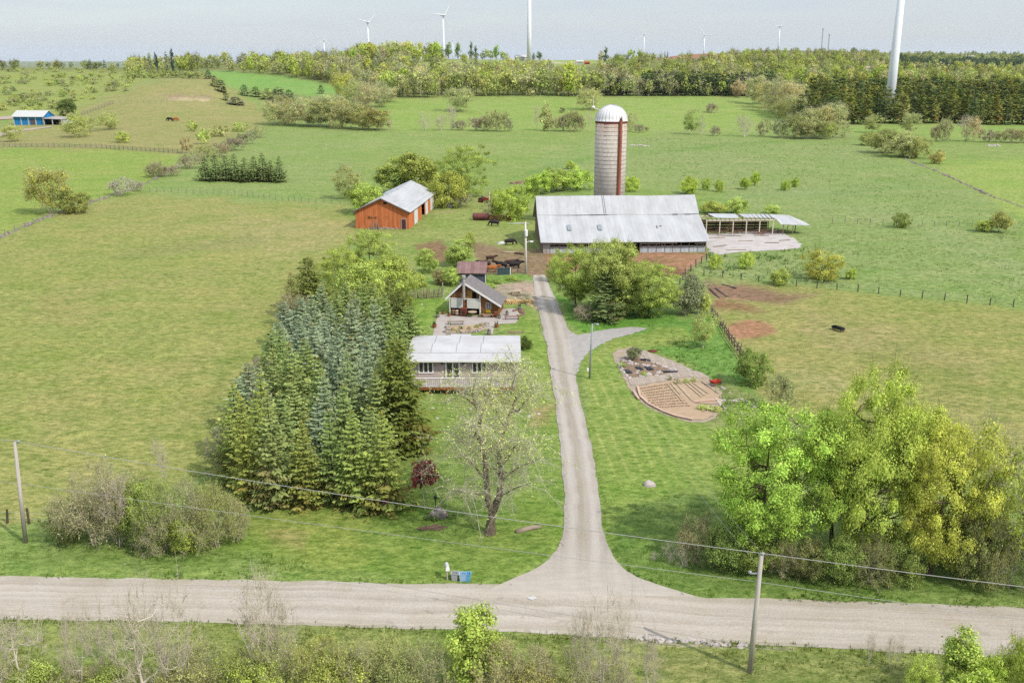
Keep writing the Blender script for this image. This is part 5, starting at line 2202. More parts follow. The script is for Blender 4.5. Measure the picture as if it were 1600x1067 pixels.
# ------------------------------------------------------------------ blue barn far off
def blue_barn():
    p = G(22, 196)
    k = 1 / ppm(p)
    r = thing('barn', 'bright blue barn with white roof and open lean-to in the far field', 'barn', (p.x, p.y, p.z), math.radians(-6))
    W, D = 50 * k, 10.0
    mb = MB()
    mb.box(0, W, 0, D, 0, 4.6)
    mb.build('wall', BLUEW, r)
    mb = MB()
    mb.v += [(-.6, -1.0, 4.4), (W + .6, -1.0, 4.4), (W + .6, D / 2, 7.4), (-.6, D / 2, 7.4), (W + .6, D + .8, 4.4), (-.6, D + .8, 4.4)]
    mb.v += [(a, b, c + .2) for a, b, c in mb.v]
    mb.f += [(3, 2, 1, 0), (6, 7, 8, 9), (3, 5, 4, 2), (9, 8, 10, 11), (0, 1, 7, 6), (4, 5, 11, 10), (1, 2, 8, 7), (2, 4, 10, 8), (3, 0, 6, 9), (5, 3, 9, 11)]
    mb.m += [0] * 10
    mb.build('roof', WHITE, r)
    mb = MB()
    i = len(mb.v)
    mb.v += [(W + .004, 0, 4.6), (W + .004, D, 4.6), (W + .004, D / 2, 7.2)]
    mb.v += [(W - .25, b, c) for a, b, c in mb.v]
    mb.f += [(0, 1, 2), (5, 4, 3)]
    mb.m += [0, 0]
    mb.build('gable', BLUEW, r)
    for x in np.linspace(.3, W - .3, 5):
        mb = MB()
        mb.box(x - .3, x + .3, -.2, -.01, 0, 4.6)
        mb.build('pilaster', WHITE, r)
    mb = MB()
    mb.box(W * .56, W * .72, -.08, -.005, 0, 3.2)
    mb.build('door', plain('weathered_door', g3(120, 110, 110), .2, .5), r)
    mb = MB()
    mb.plate([(W + .1, -1.4, 3.6), (W + 11, -1.0, 3.2), (W + 12, D, 3.7), (W + .1, D, 4.2)], .2)
    mb.build('lean_to_roof', plain('lean_roof', g3(206, 196, 188), .2, .4), r)
    mb = MB()
    for x in (W + .6, W + 5.4, W + 10.6):
        mb.box(x - .2, x + .2, -1.0, -.6, 0, 3.3)
    mb.build('lean_to_post', WHITE, r)
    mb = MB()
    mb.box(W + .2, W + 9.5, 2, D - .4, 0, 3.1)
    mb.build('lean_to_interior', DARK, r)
    mb = MB()
    mb.box(W + 9.6, W + 10.8, .4, D - .2, 0, 3.1)
    mb.build('lean_to_wall', GREYS, r)


blue_barn()
LANE = plain('lane_dust', g3(206, 186, 164), .2, .1)
for q in ([(-60, 192), (30, 186), (60, 183), (60, 181), (-60, 184)], [(-60, 209), (0, 207), (40, 202), (80, 198), (80, 200), (40, 205), (0, 214), (-60, 222)]):
    sheet('farm_lane', q, LANE, .25, .3, 3)


# ------------------------------------------------------------------ wind turbines
def turbine(px, ybase_z, Y, hub_px=None, hubh=None, yaw=0, rot=0, blade=40, rb=2.1, label='', z0=None):
    X = (px - 800) / F * (Y * CT + 8)
    z = float(zt(X, Y)) if z0 is None else z0
    H = hubh if hubh else ztop(Y, hub_px) - z
    r = thing('wind_turbine', label, 'wind turbine', (X, Y, z), yaw, 'wind turbines on the ridge')
    mb = MB()
    mb.lathe([(rb, -3), (rb * .95, H * .3), (rb * .6, H - 1)], 20)
    mb.build('tower', STEEL, r, True)
    nb = MB()
    nb.box(-1.6, 1.6, -3.5, 6.5, H - 1, H + 2.4)
    nb.build('nacelle', STEEL, r)
    hb = MB()
    hb.tube([(0, -3.5, H + .7), (0, -4.8, H + .7), (0, -5.6, H + .7)], [1.5, 1.3, .3], 10)
    hb.build('hub', STEEL, r)
    for k in range(3):
        a = rot + k * 2 * PI / 3
        d = Vector((math.sin(a), 0, math.cos(a)))
        t = Vector((math.cos(a), 0, -math.sin(a)))
        b = MB()
        n = 8
        c0 = Vector((0, -4.6, H + .7))
        for i in range(n + 1):
            s_ = i / n
            w_ = (.7 + 1.5 * min(1, s_ * 6)) * (1 - .82 * s_) + .1
            th_ = .55 * (1 - .85 * s_) + .05
            c = c0 + d * (1 + blade * s_)
            for p1, p2 in ((-.35, 0), (.1, -1), (.65, 0), (.1, 1)):
                q = c + t * w_ * p1 + Vector((0, 1, 0)) * (th_ * p2)
                b.v.append(tuple(q))
        for i in range(n):
            for j in range(4):
                l = (j + 1) % 4
                b.f.append((i * 4 + j, i * 4 + l, (i + 1) * 4 + l, (i + 1) * 4 + j))
                b.m.append(0)
        b.f += [(0, 1, 2, 3), (n * 4 + 3, n * 4 + 2, n * 4 + 1, n * 4)]
        b.m += [0, 0]
        b.build('blade', STEEL, r, True)
    return r


turbine(826.5, 0, 950, hubh=82, yaw=.3, rot=0, rb=2.2, blade=41, label='nearest mid-field white turbine whose tower stands on the central hill field')
turbine(1390, 0, 600, hubh=98, yaw=-.3, rot=0, rb=2.75, blade=41, label='big white turbine tower rising behind the dark conifer plantation')
turbine(508, 0, 3300, 64, yaw=.4, blade=36, rot=.02, label='small pale turbine at the far left end of the ridge', z0=2)
turbine(577.5, 0, 2100, 36, yaw=.6, blade=27, rot=.75, label='white turbine above the wooded ridge with a blade pointing up right')
turbine(694, 0, 1850, 25, yaw=.7, blade=27, rot=.6, label='white turbine rising behind the tall trees on the ridge crest')
turbine(708, 0, 4200, 64, yaw=.2, rot=.15, label='tiny turbine just over the treetops beside the ridge crest turbine', z0=20)
turbine(1005, 0, 3600, 55, yaw=.4, rot=.08, label='small turbine at the left end of the reddish ploughed field', z0=28)
turbine(1098.5, 0, 3300, 56, yaw=-.2, rot=1.5, label='small turbine above the reddish ploughed field with level blade')
turbine(1214, 0, 3000, 42, yaw=.5, blade=28, rot=.55, label='small turbine on the wooded rise right of the ploughed field')


def mast(px, ytop, Y, label):
    X = (px - 800) / F * (Y * CT + 8)
    z = float(zt(X, Y))
    H = ztop(Y, ytop) - z
    r = thing('lattice_mast', label, 'mast', (X, Y, z))
    mb = MB()
    for k in range(3):
        t = 2.1 * k
        mb.tube([(1.3 * math.cos(t), 1.3 * math.sin(t), 0), (.9 * math.cos(t), .9 * math.sin(t), H)], .3, 4)
    n = int(H / 3)
    for i in range(n):
        for k in range(3):
            t, u = 2.1 * k, 2.1 * (k + 1)
            mb.beam((1.2 * math.cos(t), 1.2 * math.sin(t), i * 3), (1.2 * math.cos(u), 1.2 * math.sin(u), i * 3 + 3), .22)
    mb.build('lattice', STEELG, r)
    mb = MB()
    mb.lathe([(2.0, H - 4), (2.0, H)], 8)
    mb.build('antenna_head', STEELG, r)


mast(1281, 45, 2900, 'taller of the two thin lattice masts on the ridge')
mast(1291.5, 54, 2900, 'shorter of the two thin lattice masts on the ridge')


def farhouse(px, py, Y0, W, D, H, wall, roof, label, name='farm_building', cat='building'):
    p = G(px, py) if Y0 is None else None
    if p is None:
        X = (px - 800) / F * (Y0 * CT + 8)
        p = Vector((X, Y0, ztop(Y0, py)))
    r = thing(name, label, cat, p, rnd.uniform(-.2, .2))
    mb = MB()
    mb.box(-W / 2, W / 2, 0, D, -2, H)
    mb.build('wall', wall, r)
    mb = MB()
    mb.v += [(-W / 2 - .4, -.5, H), (W / 2 + .4, -.5, H), (W / 2 + .4, D / 2, H + D * .25), (-W / 2 - .4, D / 2, H + D * .25), (W / 2 + .4, D + .5, H), (-W / 2 - .4, D + .5, H)]
    mb.f += [(0, 1, 2, 3), (3, 2, 4, 5), (1, 4, 2), (0, 3, 5), (0, 5, 4, 1)]
    mb.m += [0] * 5
    mb.build('roof', roof, r)


PALER = plain('pale_pink_roof', g3(222, 196, 176), .1, .2)
farhouse(815, 95.5, None, 11, 8, 3.4, WHITE, WHITE, 'small white building left of the central turbine tower')
farhouse(906, 100, None, 6, 6, 1.8, WHITE, WHITE, 'white shed on the hill field beside the red sheds')
farhouse(917, 101, None, 4.5, 4, 1.5, REDM, REDM, 'red shed on the hill field beside the white shed')
farhouse(950, 106, None, 7, 6, 2.4, REDM, WHITE, 'red building with white roof half hidden among ridge trees')
farhouse(1517, 93, None, 18, 12, 5, WHITE, WHITE, 'lone white house on the dark wooded hillside', 'house', 'house')
farhouse(1330, 110, None, 12, 7, 3.2, GREYB, PALER, 'pale roofed house in the trees left of the big turbine', 'house', 'house')
farhouse(1357, 111, None, 7, 6, 3, GREYB, PALER, 'smaller pale roofed house in the trees beside the big turbine', 'house', 'house')
farhouse(88, 180, 640, 10, 6, 3, WHITE, WHITE, 'small white hut beside the dark tree behind the blue barn', 'hut', 'hut')


# ------------------------------------------------------------------ poles, wires
def pole(px, ybase, xtop, ytop, rb, rt, label, name='utility_pole', mat=WOODP):
    p = G(px, ybase)
    H = ztop(p.y, ytop) - p.z
    dep = p.y * CT + (CAMH - H) * ST
    xt = (xtop - 800) / F * dep
    r = thing(name, label, 'pole', p)
    mb = MB()
    mb.tube([(0, 0, -.3), ((xt - p.x) * .5, 0, H * .5), (xt - p.x, 0, H)], [rb, (rb + rt) / 2, rt], 10)
    mb.build('shaft', mat, r, True)
    return r, p, Vector((xt, p.y, H + p.z))


def insul(r, a, b, name='insulator_bracket'):
    mb = MB()
    mb.beam(a, b, .07)
    q = Vector(b)
    mb.lathe([(.05, q.z - .02), (.11, q.z + .03), (.11, q.z + .12), (.04, q.z + .18)], 8, 0, q.x, q.y)
    mb.build(name, STEELG, r)


r1, b1, t1 = pole(40, 850, 23, 690, .17, .12, 'weathered utility pole standing by the left roadside thicket')
insul(r1, t1 - b1 + Vector((0, 0, -.3)), t1 - b1 + Vector((.3, 0, -.05)))
r2, b2, t2 = pole(1171, 1052, 1190, 867, .17, .12, 'weathered utility pole leaning in the near roadside grass below the road')
insul(r2, t2 - b2 + Vector((0, 0, -1.2)), t2 - b2 + Vector((-.6, 0, -1.2)))
insul(r2, t2 - b2 + Vector((0, 0, -.1)), t2 - b2 + Vector((.05, 0, .0)), 'pole_cap')
r3, b3, t3 = pole(921, 592, 925.5, 506, .12, .09, 'grey metal lamp pole beside the driveway on the side lawn', 'lamp_pole', STEELG)
mb = MB()
q = t3 - b3
mb.tube([q + Vector((0, 0, -.15)), q + Vector((.25, -.1, .1)), q + Vector((.55, -.15, .02))], .04, 6)
mb.lathe([(.08, q.z - .12), (.2, q.z - .06), (.14, q.z + .08)], 10, 0, q.x + .58, q.y - .15)
mb.build('lamp', STEELG, r3)
mb = MB()
mb.box(-.32, -.12, -.2, -.05, 1.0, 1.35)
mb.build('meter_box', TRIM, r3)
r4, b4, t4 = pole(822, 430, 821, 347, .2, .15, 'white painted yard pole with transformer at the farmyard entrance', 'utility_pole', plain('white_pole', gw(222, 214, 206), .15, 2))
q = t4 - b4
mb = MB()
mb.box(q.x - .7, q.x + .7, -.08, .08, q.z - .3, q.z - .16)
mb.build('crossarm', WOODP, r4)
mb = MB()
mb.lathe([(.24, q.z - 2.4), (.28, q.z - 2.3), (.28, q.z - 1.4), (.2, q.z - 1.3)], 12, 0, q.x + .12, -.25)
mb.build('transformer', TRIM, r4)
mb = MB()
mb.tube([(q.x, 0, q.z - 3.6), (q.x + .6, 0, q.z - 3.3), (q.x + 1.0, 0, q.z - 3.35)], .05, 6)
mb.box(q.x + .8, q.x + 1.35, -.16, .16, q.z - 3.45, q.z - 3.25)
mb.build('lamp', TRIM, r4)
r5, b5, t5 = pole(763, 345, 765, 300, .13, .09, 'thin bare pole by the rusty tank behind the farmyard')


def wire(name, label, pts, rad, sag=0.0, n=26):
    mb = MB()
    P = []
    for (a, b, s_) in pts:
        a, b = Vector(a), Vector(b)
        for k in range(n + 1):
            t = k / n
            q = a.lerp(b, t)
            q.z -= 4 * s_ * t * (1 - t)
            P.append(q)
    P2 = [P[0]] + [b for a, b in zip(P, P[1:]) if (b - a).length > 1e-4]
    mb.tube(P2, rad, 5)
    return tag(mb.build(name, WIREM), label, 'cable')


def wp(px, py, Y):
    z = ztop(Y, py)
    return Vector(((px - 800) / F * (Y * CT + (CAMH - z) * ST), Y, z))


span = t2 - t1
L0 = t1 + Vector((.05, 0, .06))
R0 = t2 + Vector((0, 0, .12))
far_l = L0 - Vector((span.x * .8, span.y * .8, .8))
far_r = R0 + Vector((span.x * .8, span.y * .8, 1.6))
wire('overhead_wire', 'pale upper power wire strung over the road from pole to pole', [(far_l, L0, .5), (L0, R0, .35), (R0, far_r, .3)], .022)
La = t1.lerp(b1, .4)
Lb = t2.lerp(b2, .22)
wire('overhead_wire', 'pale lower telephone wire strung beneath the power wire', [(La - Vector((span.x * .8, span.y * .8, .6)), La, .5), (La, Lb, .1), (Lb, Lb + Vector((span.x * .8, span.y * .8, 1.4)), .3)], .015)
T3 = t3 + Vector((0, 0, -.1))
wire('service_wire', 'thin service wire from the near roadside pole up to the lamp pole, upper strand', [(R0, T3, 1.0)], .007)
wire('service_wire', 'thin service wire from the near roadside pole up to the lamp pole, lower strand', [(t2 + Vector((0, 0, -.9)), T3 + Vector((0, 0, -.7)), 1.2)], .007)
wire('service_wire', 'thin service wire from the lamp pole to the white yard pole', [(T3, t4 + Vector((0, 0, -.2)), 1.2)], .007)


# ------------------------------------------------------------------ roadside things
def mailbox():
    p = G(699, 906)
    r = thing('mailbox', 'white domed mailbox on a post beside the road', 'mailbox', p, .2)
    mb = MB()
    mb.box(-.05, .05, -.05, .05, 0, .92)
    mb.build('post', WOODP, r)
    mb = MB()
    n = 8
    pr = [(-.14, 0.92), (.14, .92)] + [(.14 * math.cos(a), 1.12 + .16 * math.sin(a)) for a in np.linspace(0, PI, n)]
    mb.prism(pr, -.32, .32)
    mb.build('box', WHITE, r)
    mb = MB()
    mb.prism([(x * .96, z - .002) for x, z in pr], -.335, -.3205)
    mb.build('door', TRIM, r)


mailbox()


def bin_(px, py, mat, label, h=.62, w_=.48):
    p = G(px, py)
    r = thing('recycling_bin', label, 'bin', p, rnd.uniform(-.1, .1))
    mb = MB()
    a, b = w_ / 2 * .8, w_ / 2
    t = .03
    mb.v += [(-a, -a * .8, 0), (a, -a * .8, 0), (a, a * .8, 0), (-a, a * .8, 0), (-b, -b * .8, h), (b, -b * .8, h), (b, b * .8, h), (-b, b * .8, h)]
    mb.v += [(x * .9, y * .9, max(z - 0, .05)) for x, y, z in mb.v]
    mb.f += [(3, 2, 1, 0), (0, 1, 5, 4), (1, 2, 6, 5), (2, 3, 7, 6), (3, 0, 4, 7), (8, 9, 10, 11), (12, 13, 9, 8), (13, 14, 10, 9), (14, 15, 11, 10), (15, 12, 8, 11), (4, 5, 13, 12), (5, 6, 14, 13), (6, 7, 15, 14), (7, 4, 12, 15)]
    mb.m += [0] * 14
    mb.build('tub', mat, r)
    mb = MB()
    mb.box(-b - .03, b + .03, -b * .8 - .03, -b * .8 - .002, h - .05, h + .01)
    mb.box(-b - .03, b + .03, b * .8 + .002, b * .8 + .03, h - .05, h + .01)
    mb.box(-b - .03, -b - .002, -b * .8, b * .8, h - .05, h + .01)
    mb.box(b + .002, b + .03, -b * .8, b * .8, h - .05, h + .01)
    mb.build('rim', mat, r)


bin_(710.5, 906, GREYBIN, 'grey recycling tub next to the mailbox')
bin_(723, 907, BLUEL, 'pale blue recycling tub in the middle of the three')
bin_(730.5, 907, BLUEBIN, 'deeper blue recycling tub farthest from the mailbox')


def boulder(px, py, wpx, hpx, label, mat=FIELDST, seed=1, name='boulder'):
    p = G(px, py)
    k = 1 / ppm(p)
    mb = MB()
    mb.rock((0, 0, 0), (wpx * k / 2, wpx * k / 2 * .75, hpx * k * .72), seed)
    return tag(mb.build(name, mat, None, True, (p.x, p.y, p.z - .05)), label, 'boulder')


boulder(1013, 760, 23, 14, 'single pinkish boulder on the side lawn right of the driveway', seed=4)
boulder(633, 706, 12, 9, 'pinkish boulder under the dark spruce at the lawn edge', seed=5)
boulder(687, 806, 34, 22, 'large flat grey boulder in the planting beside the red maple', STONE, 6)
for i, (x, y, w_) in enumerate([(676, 640, 9), (683, 655, 7), (700, 668, 6), (812, 644, 8), (826, 652, 9), (841, 648, 8), (792, 640, 7), (735, 640, 7), (720, 655, 6), (812, 578, 8), (829, 568, 6), (833, 604, 7), (838, 593, 5), (700, 626, 7), (850, 575, 5)]):
    boulder(x, y, w_, w_ * .8, f'small pale fieldstone on the front lawn, {ordw(i)} of the scattered lawn stones', seed=20 + i, name='fieldstone')
for i, (x, y, w_) in enumerate([(634, 482, 5), (643, 478, 5), (646, 485, 4), (659, 478, 7), (662, 483, 6), (1270, 597, 5), (1225, 588, 4), (1352, 636, 4), (1290, 610, 3), (1118, 624, 6)]):
    boulder(x, y, w_, w_ * .8, f'small white stone in the grass, {ordw(i)} of the loose stones beyond the house', seed=50 + i, name='fieldstone')
boulder(812, 551, 8, 8, 'white rock at the back corner of the bungalow', WHITE, 9)


def driftlog():
    p = G(826, 830)
    mb = MB()
    mb.tube([(-1.0, -.35, .12), (-.35, -.1, .2), (.3, .2, .24), (1.0, .42, .2)], [.19, .22, .2, .13], 9)
    o = mb.build('log', plain('drift_log', g3(190, 172, 150), .3, 2, .9, .1, (.4, 2, 2)), None, True, p)
    tag(o, 'grey bleached log lying on the lawn between willow and driveway', 'log')


driftlog()
sheet('planting_bed', [(652, 824), (672, 820), (692, 819), (703, 822), (692, 828), (660, 829)], plain('mulch', g3(142, 116, 90), .3, 2), .03, .12)


def lamp_post():
    p = G(681, 806)
    r = thing('garden_lamp', 'short black garden lantern post beside the grey boulder', 'lamp', p)
    mb = MB()
    mb.tube([(0, 0, 0), (0, 0, 1.5)], .04, 6)
    mb.build('post', BLACKP, r)
    mb = MB()
    mb.lathe([(.06, 1.5), (.13, 1.6), (.13, 1.75), (.02, 1.88)], 8)
    mb.build('lantern', BLACKP, r)


lamp_post()


# ------------------------------------------------------------------ kitchen garden on the side lawn
BORD = plain('pale_board_walk', g3(212, 198, 182), .2, 1.6, .9, .1, None, g3(190, 170, 150), boards=(0, .3))
sheet('garden_gravel', [(956, 552), (966, 546), (985, 541), (1000, 545), (1052, 564), (1107, 588), (1128, 612), (1128, 640), (1118, 654), (1100, 660), (1078, 660), (1056, 654), (1036, 647), (1016, 638), (1000, 628), (988, 617), (978, 596), (960, 562)], plain('tan_gravel', g3(206, 190, 170), .2, 1.2, .95, .1, None, g3(180, 156, 128)), .02, .12)
sheet('garden_walk', [(1000, 546), (1050, 565), (1106, 588), (1092, 591), (1070, 588), (1030, 570), (1004, 556), (985, 552), (985, 544)], BORD, .05, .06)
sheet('garden_walk', [(981, 592), (1010, 590), (1040, 585), (1066, 580), (1072, 589), (1040, 595), (996, 603), (986, 602)], BORD, .055, .06)
sheet('garden_soil', [(996, 605), (1038, 597), (1068, 591), (1100, 600), (1126, 620), (1124, 632), (1085, 630), (1100, 640), (1116, 650), (1100, 656), (1080, 656), (1060, 652), (1040, 645), (1022, 637), (1008, 628), (1000, 618)], SOIL, .07, .1)
sheet('garden_soil', [(966, 562), (985, 556), (1004, 560), (1040, 575), (1052, 582), (1030, 586), (985, 590), (975, 578)], plain('stony_soil', g3(176, 152, 130), .35, 3, .95, .05, None, g3(130, 104, 84), .5), .065, .1)


def tarp(px, py, wpx, hpx, rz, label):
    p = G(px, py)
    k = 1 / ppm(p)
    mb = MB()
    w_, d_ = wpx * k, hpx * k * 2.6
    n, m_ = 5, 6
    V = [(w_ * (i / n - .5), d_ * (j / m_ - .5), .1 + .09 * math.sin(i * 1.3 + j) * math.sin(PI * i / n) + rnd.gauss(0, .015)) for j in range(m_ + 1) for i in range(n + 1)]
    for j in range(m_):
        for i in range(n):
            a = j * (n + 1) + i
            mb.f.append((a, a + 1, a + n + 2, a + n + 1))
            mb.m.append(0)
    mb.v = V + []
    n0 = len(V)
    mb.v += [(x, y, z - .09) for x, y, z in V]
    bd = list(range(n + 1)) + [j * (n + 1) + n for j in range(1, m_ + 1)] + [m_ * (n + 1) + i for i in range(n - 1, -1, -1)] + [j * (n + 1) for j in range(m_ - 1, 0, -1)]
    for a, b in zip(bd, bd[1:] + bd[:1]):
        mb.f.append((b, a, a + n0, b + n0))
        mb.m.append(0)
    tag(mb.build('ground_cloth', BLACKP, None, False, (p.x, p.y, .09), rz), label, 'cloth')


tarp(981, 582, 9, 6, .25, 'black ground cloth nearest the driveway in the stony garden bed')
tarp(999, 577, 8, 5.5, .3, 'black ground cloth in the middle of the stony garden bed')
tarp(1014, 577, 9, 6, .35, 'black ground cloth beside the middle one in the stony garden bed')
tarp(1046, 582, 26, 1.6, .1, 'narrow black ground cloth along the board walk')
tarp(1009, 564, 16, 1.6, -.3, 'narrow black ground cloth along the upper edge of the stony bed')
rubble('stone_edging', 'loose rocks edging the stony upper bed of the kitchen garden', 'edging', along([(966, 562), (972, 578), (980, 591), (1000, 588), (1030, 583), (1050, 579), (1030, 570), (1005, 560), (985, 557), (970, 560), (990, 570), (1020, 572), (990, 584)], 90), FIELDST, 8, .1, .26)


def board(a, b, w_, h_, label, mat=PLANK, name='board'):
    A, B = G(*a), G(*b)
    mb = MB()
    mb.beam(A + Vector((0, 0, .09 + h_ / 2)), B + Vector((0, 0, .09 + h_ / 2)), w_, h_)
    return tag(mb.build(name, mat), label, 'board')


for i, (a, b) in enumerate([((1043, 601), (1067, 628)), ((1057, 599), (1083, 627)), ((1049, 600), (1062, 616)), ((1068, 597), (1096, 621)), ((1083, 599), (1107, 616)), ((1074, 597), (1101, 619)), ((1097, 597), (1122, 615))]):
    board(a, b, .22 if i != 1 else .4, .06, f'pale plank laid across the dug garden bed, {ordw(i)} from the driveway side')
for i, (a, b) in enumerate([((996, 605), (1000, 619)), ((1000, 620), (1012, 631)), ((1013, 632), (1034, 643)), ((1035, 644), (1058, 652)), ((1059, 652), (1082, 657)), ((1083, 629), (1126, 626)), ((989, 612), (998, 625))]):
    board(a, b, .24, .12, f'squared timber edging the dug garden bed, {ordw(i)} going round from the walk', plain('edge_timber', gw(204, 172, 150), .25, 2), 'timber')
mb = MB()
for r_ in range(9):
    for c_ in range(13):
        u, v = c_ / 12, r_ / 8
        x0, y0 = 1003 + 20 * v, 608 + 30 * v
        x1, y1 = 1046 + 30 * v, 601 + 34 * v
        q = G(x0 + (x1 - x0) * u, y0 + (y1 - y0) * u)
        mb.rock((q.x + rnd.gauss(0, .04), q.y + rnd.gauss(0, .04), .07), (.15, .15, .12), r_ * 20 + c_)
struct(mb.build('soil_mound', plain('mound_soil', g3(194, 162, 130), .25, 2)), 'stuff')


rubble('rubble_heap', 'scattered stones and clods on the dry bank right of the kitchen garden', 'stones', along([(1128, 606), (1150, 622), (1180, 640), (1196, 652), (1160, 650), (1134, 640), (1120, 626), (1172, 628)], 60), FIELDST, 71, .1, .3)


def wheelbarrow(px, py):
    p = G(px, py)
    r = thing('wheelbarrow', 'red wheelbarrow at the corner of the kitchen garden', 'wheelbarrow', p, .6)
    mb = MB()
    mb.v += [(-.45, -.3, .35), (.35, -.22, .35), (.35, .22, .35), (-.45, .3, .35), (-.65, -.42, .68), (.6, -.36, .68), (.6, .36, .68), (-.65, .42, .68)]
    mb.f += [(3, 2, 1, 0), (0, 1, 5, 4), (1, 2, 6, 5), (2, 3, 7, 6), (3, 0, 4, 7)]
    mb.m += [0] * 5
    mb.build('tray', REDM, r)
    mb = MB()
    mb.tube([(.75, -.05, .2), (.75, .05, .2)], .2, 12)
    mb.build('wheel', BLACKP, r)
    for y in (-.3, .3):
        mb = MB()
        mb.tube([(.75, y * .3, .2), (-.4, y, .36), (-1.2, y * 1.1, .6)], .025, 5)
        mb.tube([(-.3, y, .36), (-.35, y, 0)], .025, 5)
        mb.build('handle', WOOD, r)


wheelbarrow(1118, 603)
boulder(1020, 549, 18, 5, 'rust-red mound of bricks above the garden walk', RUST, 14, 'brick_heap')


# ------------------------------------------------------------------ farmyard clutter
def tank(px, py, L, label):
    p = G(px, py)
    r = thing('tank', label, 'tank', p, math.radians(-2))
    mb = MB()
    mb.tube([(-L / 2, 0, 1.0), (-L / 2 + .2, 0, 1.0), (L / 2 - .2, 0, 1.0), (L / 2, 0, 1.0)], [.6, .8, .8, .6], 16)
    mb.build('shell', plain('maroon_rust', g3(150, 92, 88), .3, 1, .8, .2, None, g3(118, 66, 64)), r)
    for x in (-L / 2 + .7, L / 2 - .7):
        mb = MB()
        mb.box(x - .15, x + .15, -.7, .7, 0, .35)
        mb.build('cradle', RUST, r)


tank(751, 345, 3.6, 'rusty maroon cylindrical tank lying behind the grazing cow')


def feed_rack(px, py, label):
    p = G(px, py)
    r = thing('feed_rack', label, 'feed rack', p, math.radians(-4))
    for z in (.3, .75, 1.2):
        mb = MB()
        mb.beam((-2.6, 0, z), (2.6, 0, z), .09)
        mb.beam((-2.6, 1.2, z), (2.6, 1.2, z), .09)
        mb.build('rail', RUST, r)
    for x in np.linspace(-2.5, 2.5, 7):
        mb = MB()
        mb.beam((x, 0, 0), (x, 0, 1.3), .1)
        mb.beam((x, 1.2, 0), (x, 1.2, 1.3), .1)
        mb.beam((x, 0, .3), (x, 1.2, .3), .08)
        mb.build('upright', RUST, r)


feed_rack(781, 346, 'long rusty feed rack in front of the green bush')


def tractor(px, py):
    p = G(px, py)
    r = thing('tractor', 'small old red tractor parked under the trees beyond the farmyard', 'tractor', p, math.radians(60))
    mb = MB()
    mb.box(-.35, .35, -1.6, -.2, .7, 1.35)
    mb.box(-.4, .4, -.2, .9, .65, 1.0)
    mb.box(-.75, .75, .35, 1.1, 1.1, 1.2)
    mb.build('body', REDM, r)
    for x in (-.75, .75):
        mb = MB()
        mb.tube([(x - .15, .7, .7), (x + .15, .7, .7)], .7, 16)
        w_ = mb.build('rear_wheel', BLACKP, r)
        mb = MB()
        mb.tube([(x - .17, .7, .7), (x + .17, .7, .7)], .36, 12)
        mb.build('rim', REDM, w_)
        mb = MB()
        mb.tube([(x * .8 - .09, -1.3, .4), (x * .8 + .09, -1.3, .4)], .4, 14)
        mb.build('front_wheel', BLACKP, r)
    mb = MB()
    mb.box(-.25, .25, .3, .75, 1.25, 1.35)
    mb.box(-.25, .25, .7, .78, 1.35, 1.75)
    mb.build('seat', BLACKP, r)
    mb = MB()
    mb.tube([(0, -.5, 1.35), (0, -.5, 2.0)], .05, 6)
    mb.build('exhaust', RUST, r)


tractor(757, 317)
boulder(701, 325, 12, 8, 'big white rock beside the orange barn door', WHITE, 33)
plank_pile(G(694, 333), .15, 'scattered pale boards on the grass by the orange barn', 8, 6.0, PLANK)
plank_pile(G(806, 350), .1, 'white scrap sheets lying beside the rusty feed rack', 5, 4.0, GREYS)
rubble('rubble_heap', 'heap of brown rubble and brush at the far corner of the orange barn', 'heap', along([(684, 322), (698, 318)], 26), plain('brown_rubble', g3(170, 132, 112), .35, 2), 12, .3, .8)


def trough(px, py):
    p = G(px, py)
    r = thing('feed_trough', 'black cattle feeding trough standing alone in the paddock', 'trough', p, math.radians(28))
    mb = MB()
    V = []
    for y in (-.9, .9):
        for a in np.linspace(PI, 2 * PI, 8):
            V.append((.38 * math.cos(a), y, .75 + .38 * math.sin(a)))
    mb.v = V + [(x * .88, y * .97, z + .03) for x, y, z in V]
    for k in range(7):
        mb.f.append((k, k + 1, k + 9, k + 8))
        mb.f.append((16 + k + 8, 16 + k + 9, 16 + k + 1, 16 + k))
    mb.f += [tuple(range(7, -1, -1)), tuple(range(8, 16)), tuple(range(16, 24)), tuple(range(31, 23, -1))]
    mb.m = [0] * len(mb.f)
    mb.build('basin', BLACKP, r)
    for x in (-.3, .3):
        for y in (-.7, .7):
            mb = MB()
            mb.beam((x, y, 0), (x * .8, y, .6), .06)
            mb.build('leg', BLACKP, r)


trough(1309, 519)


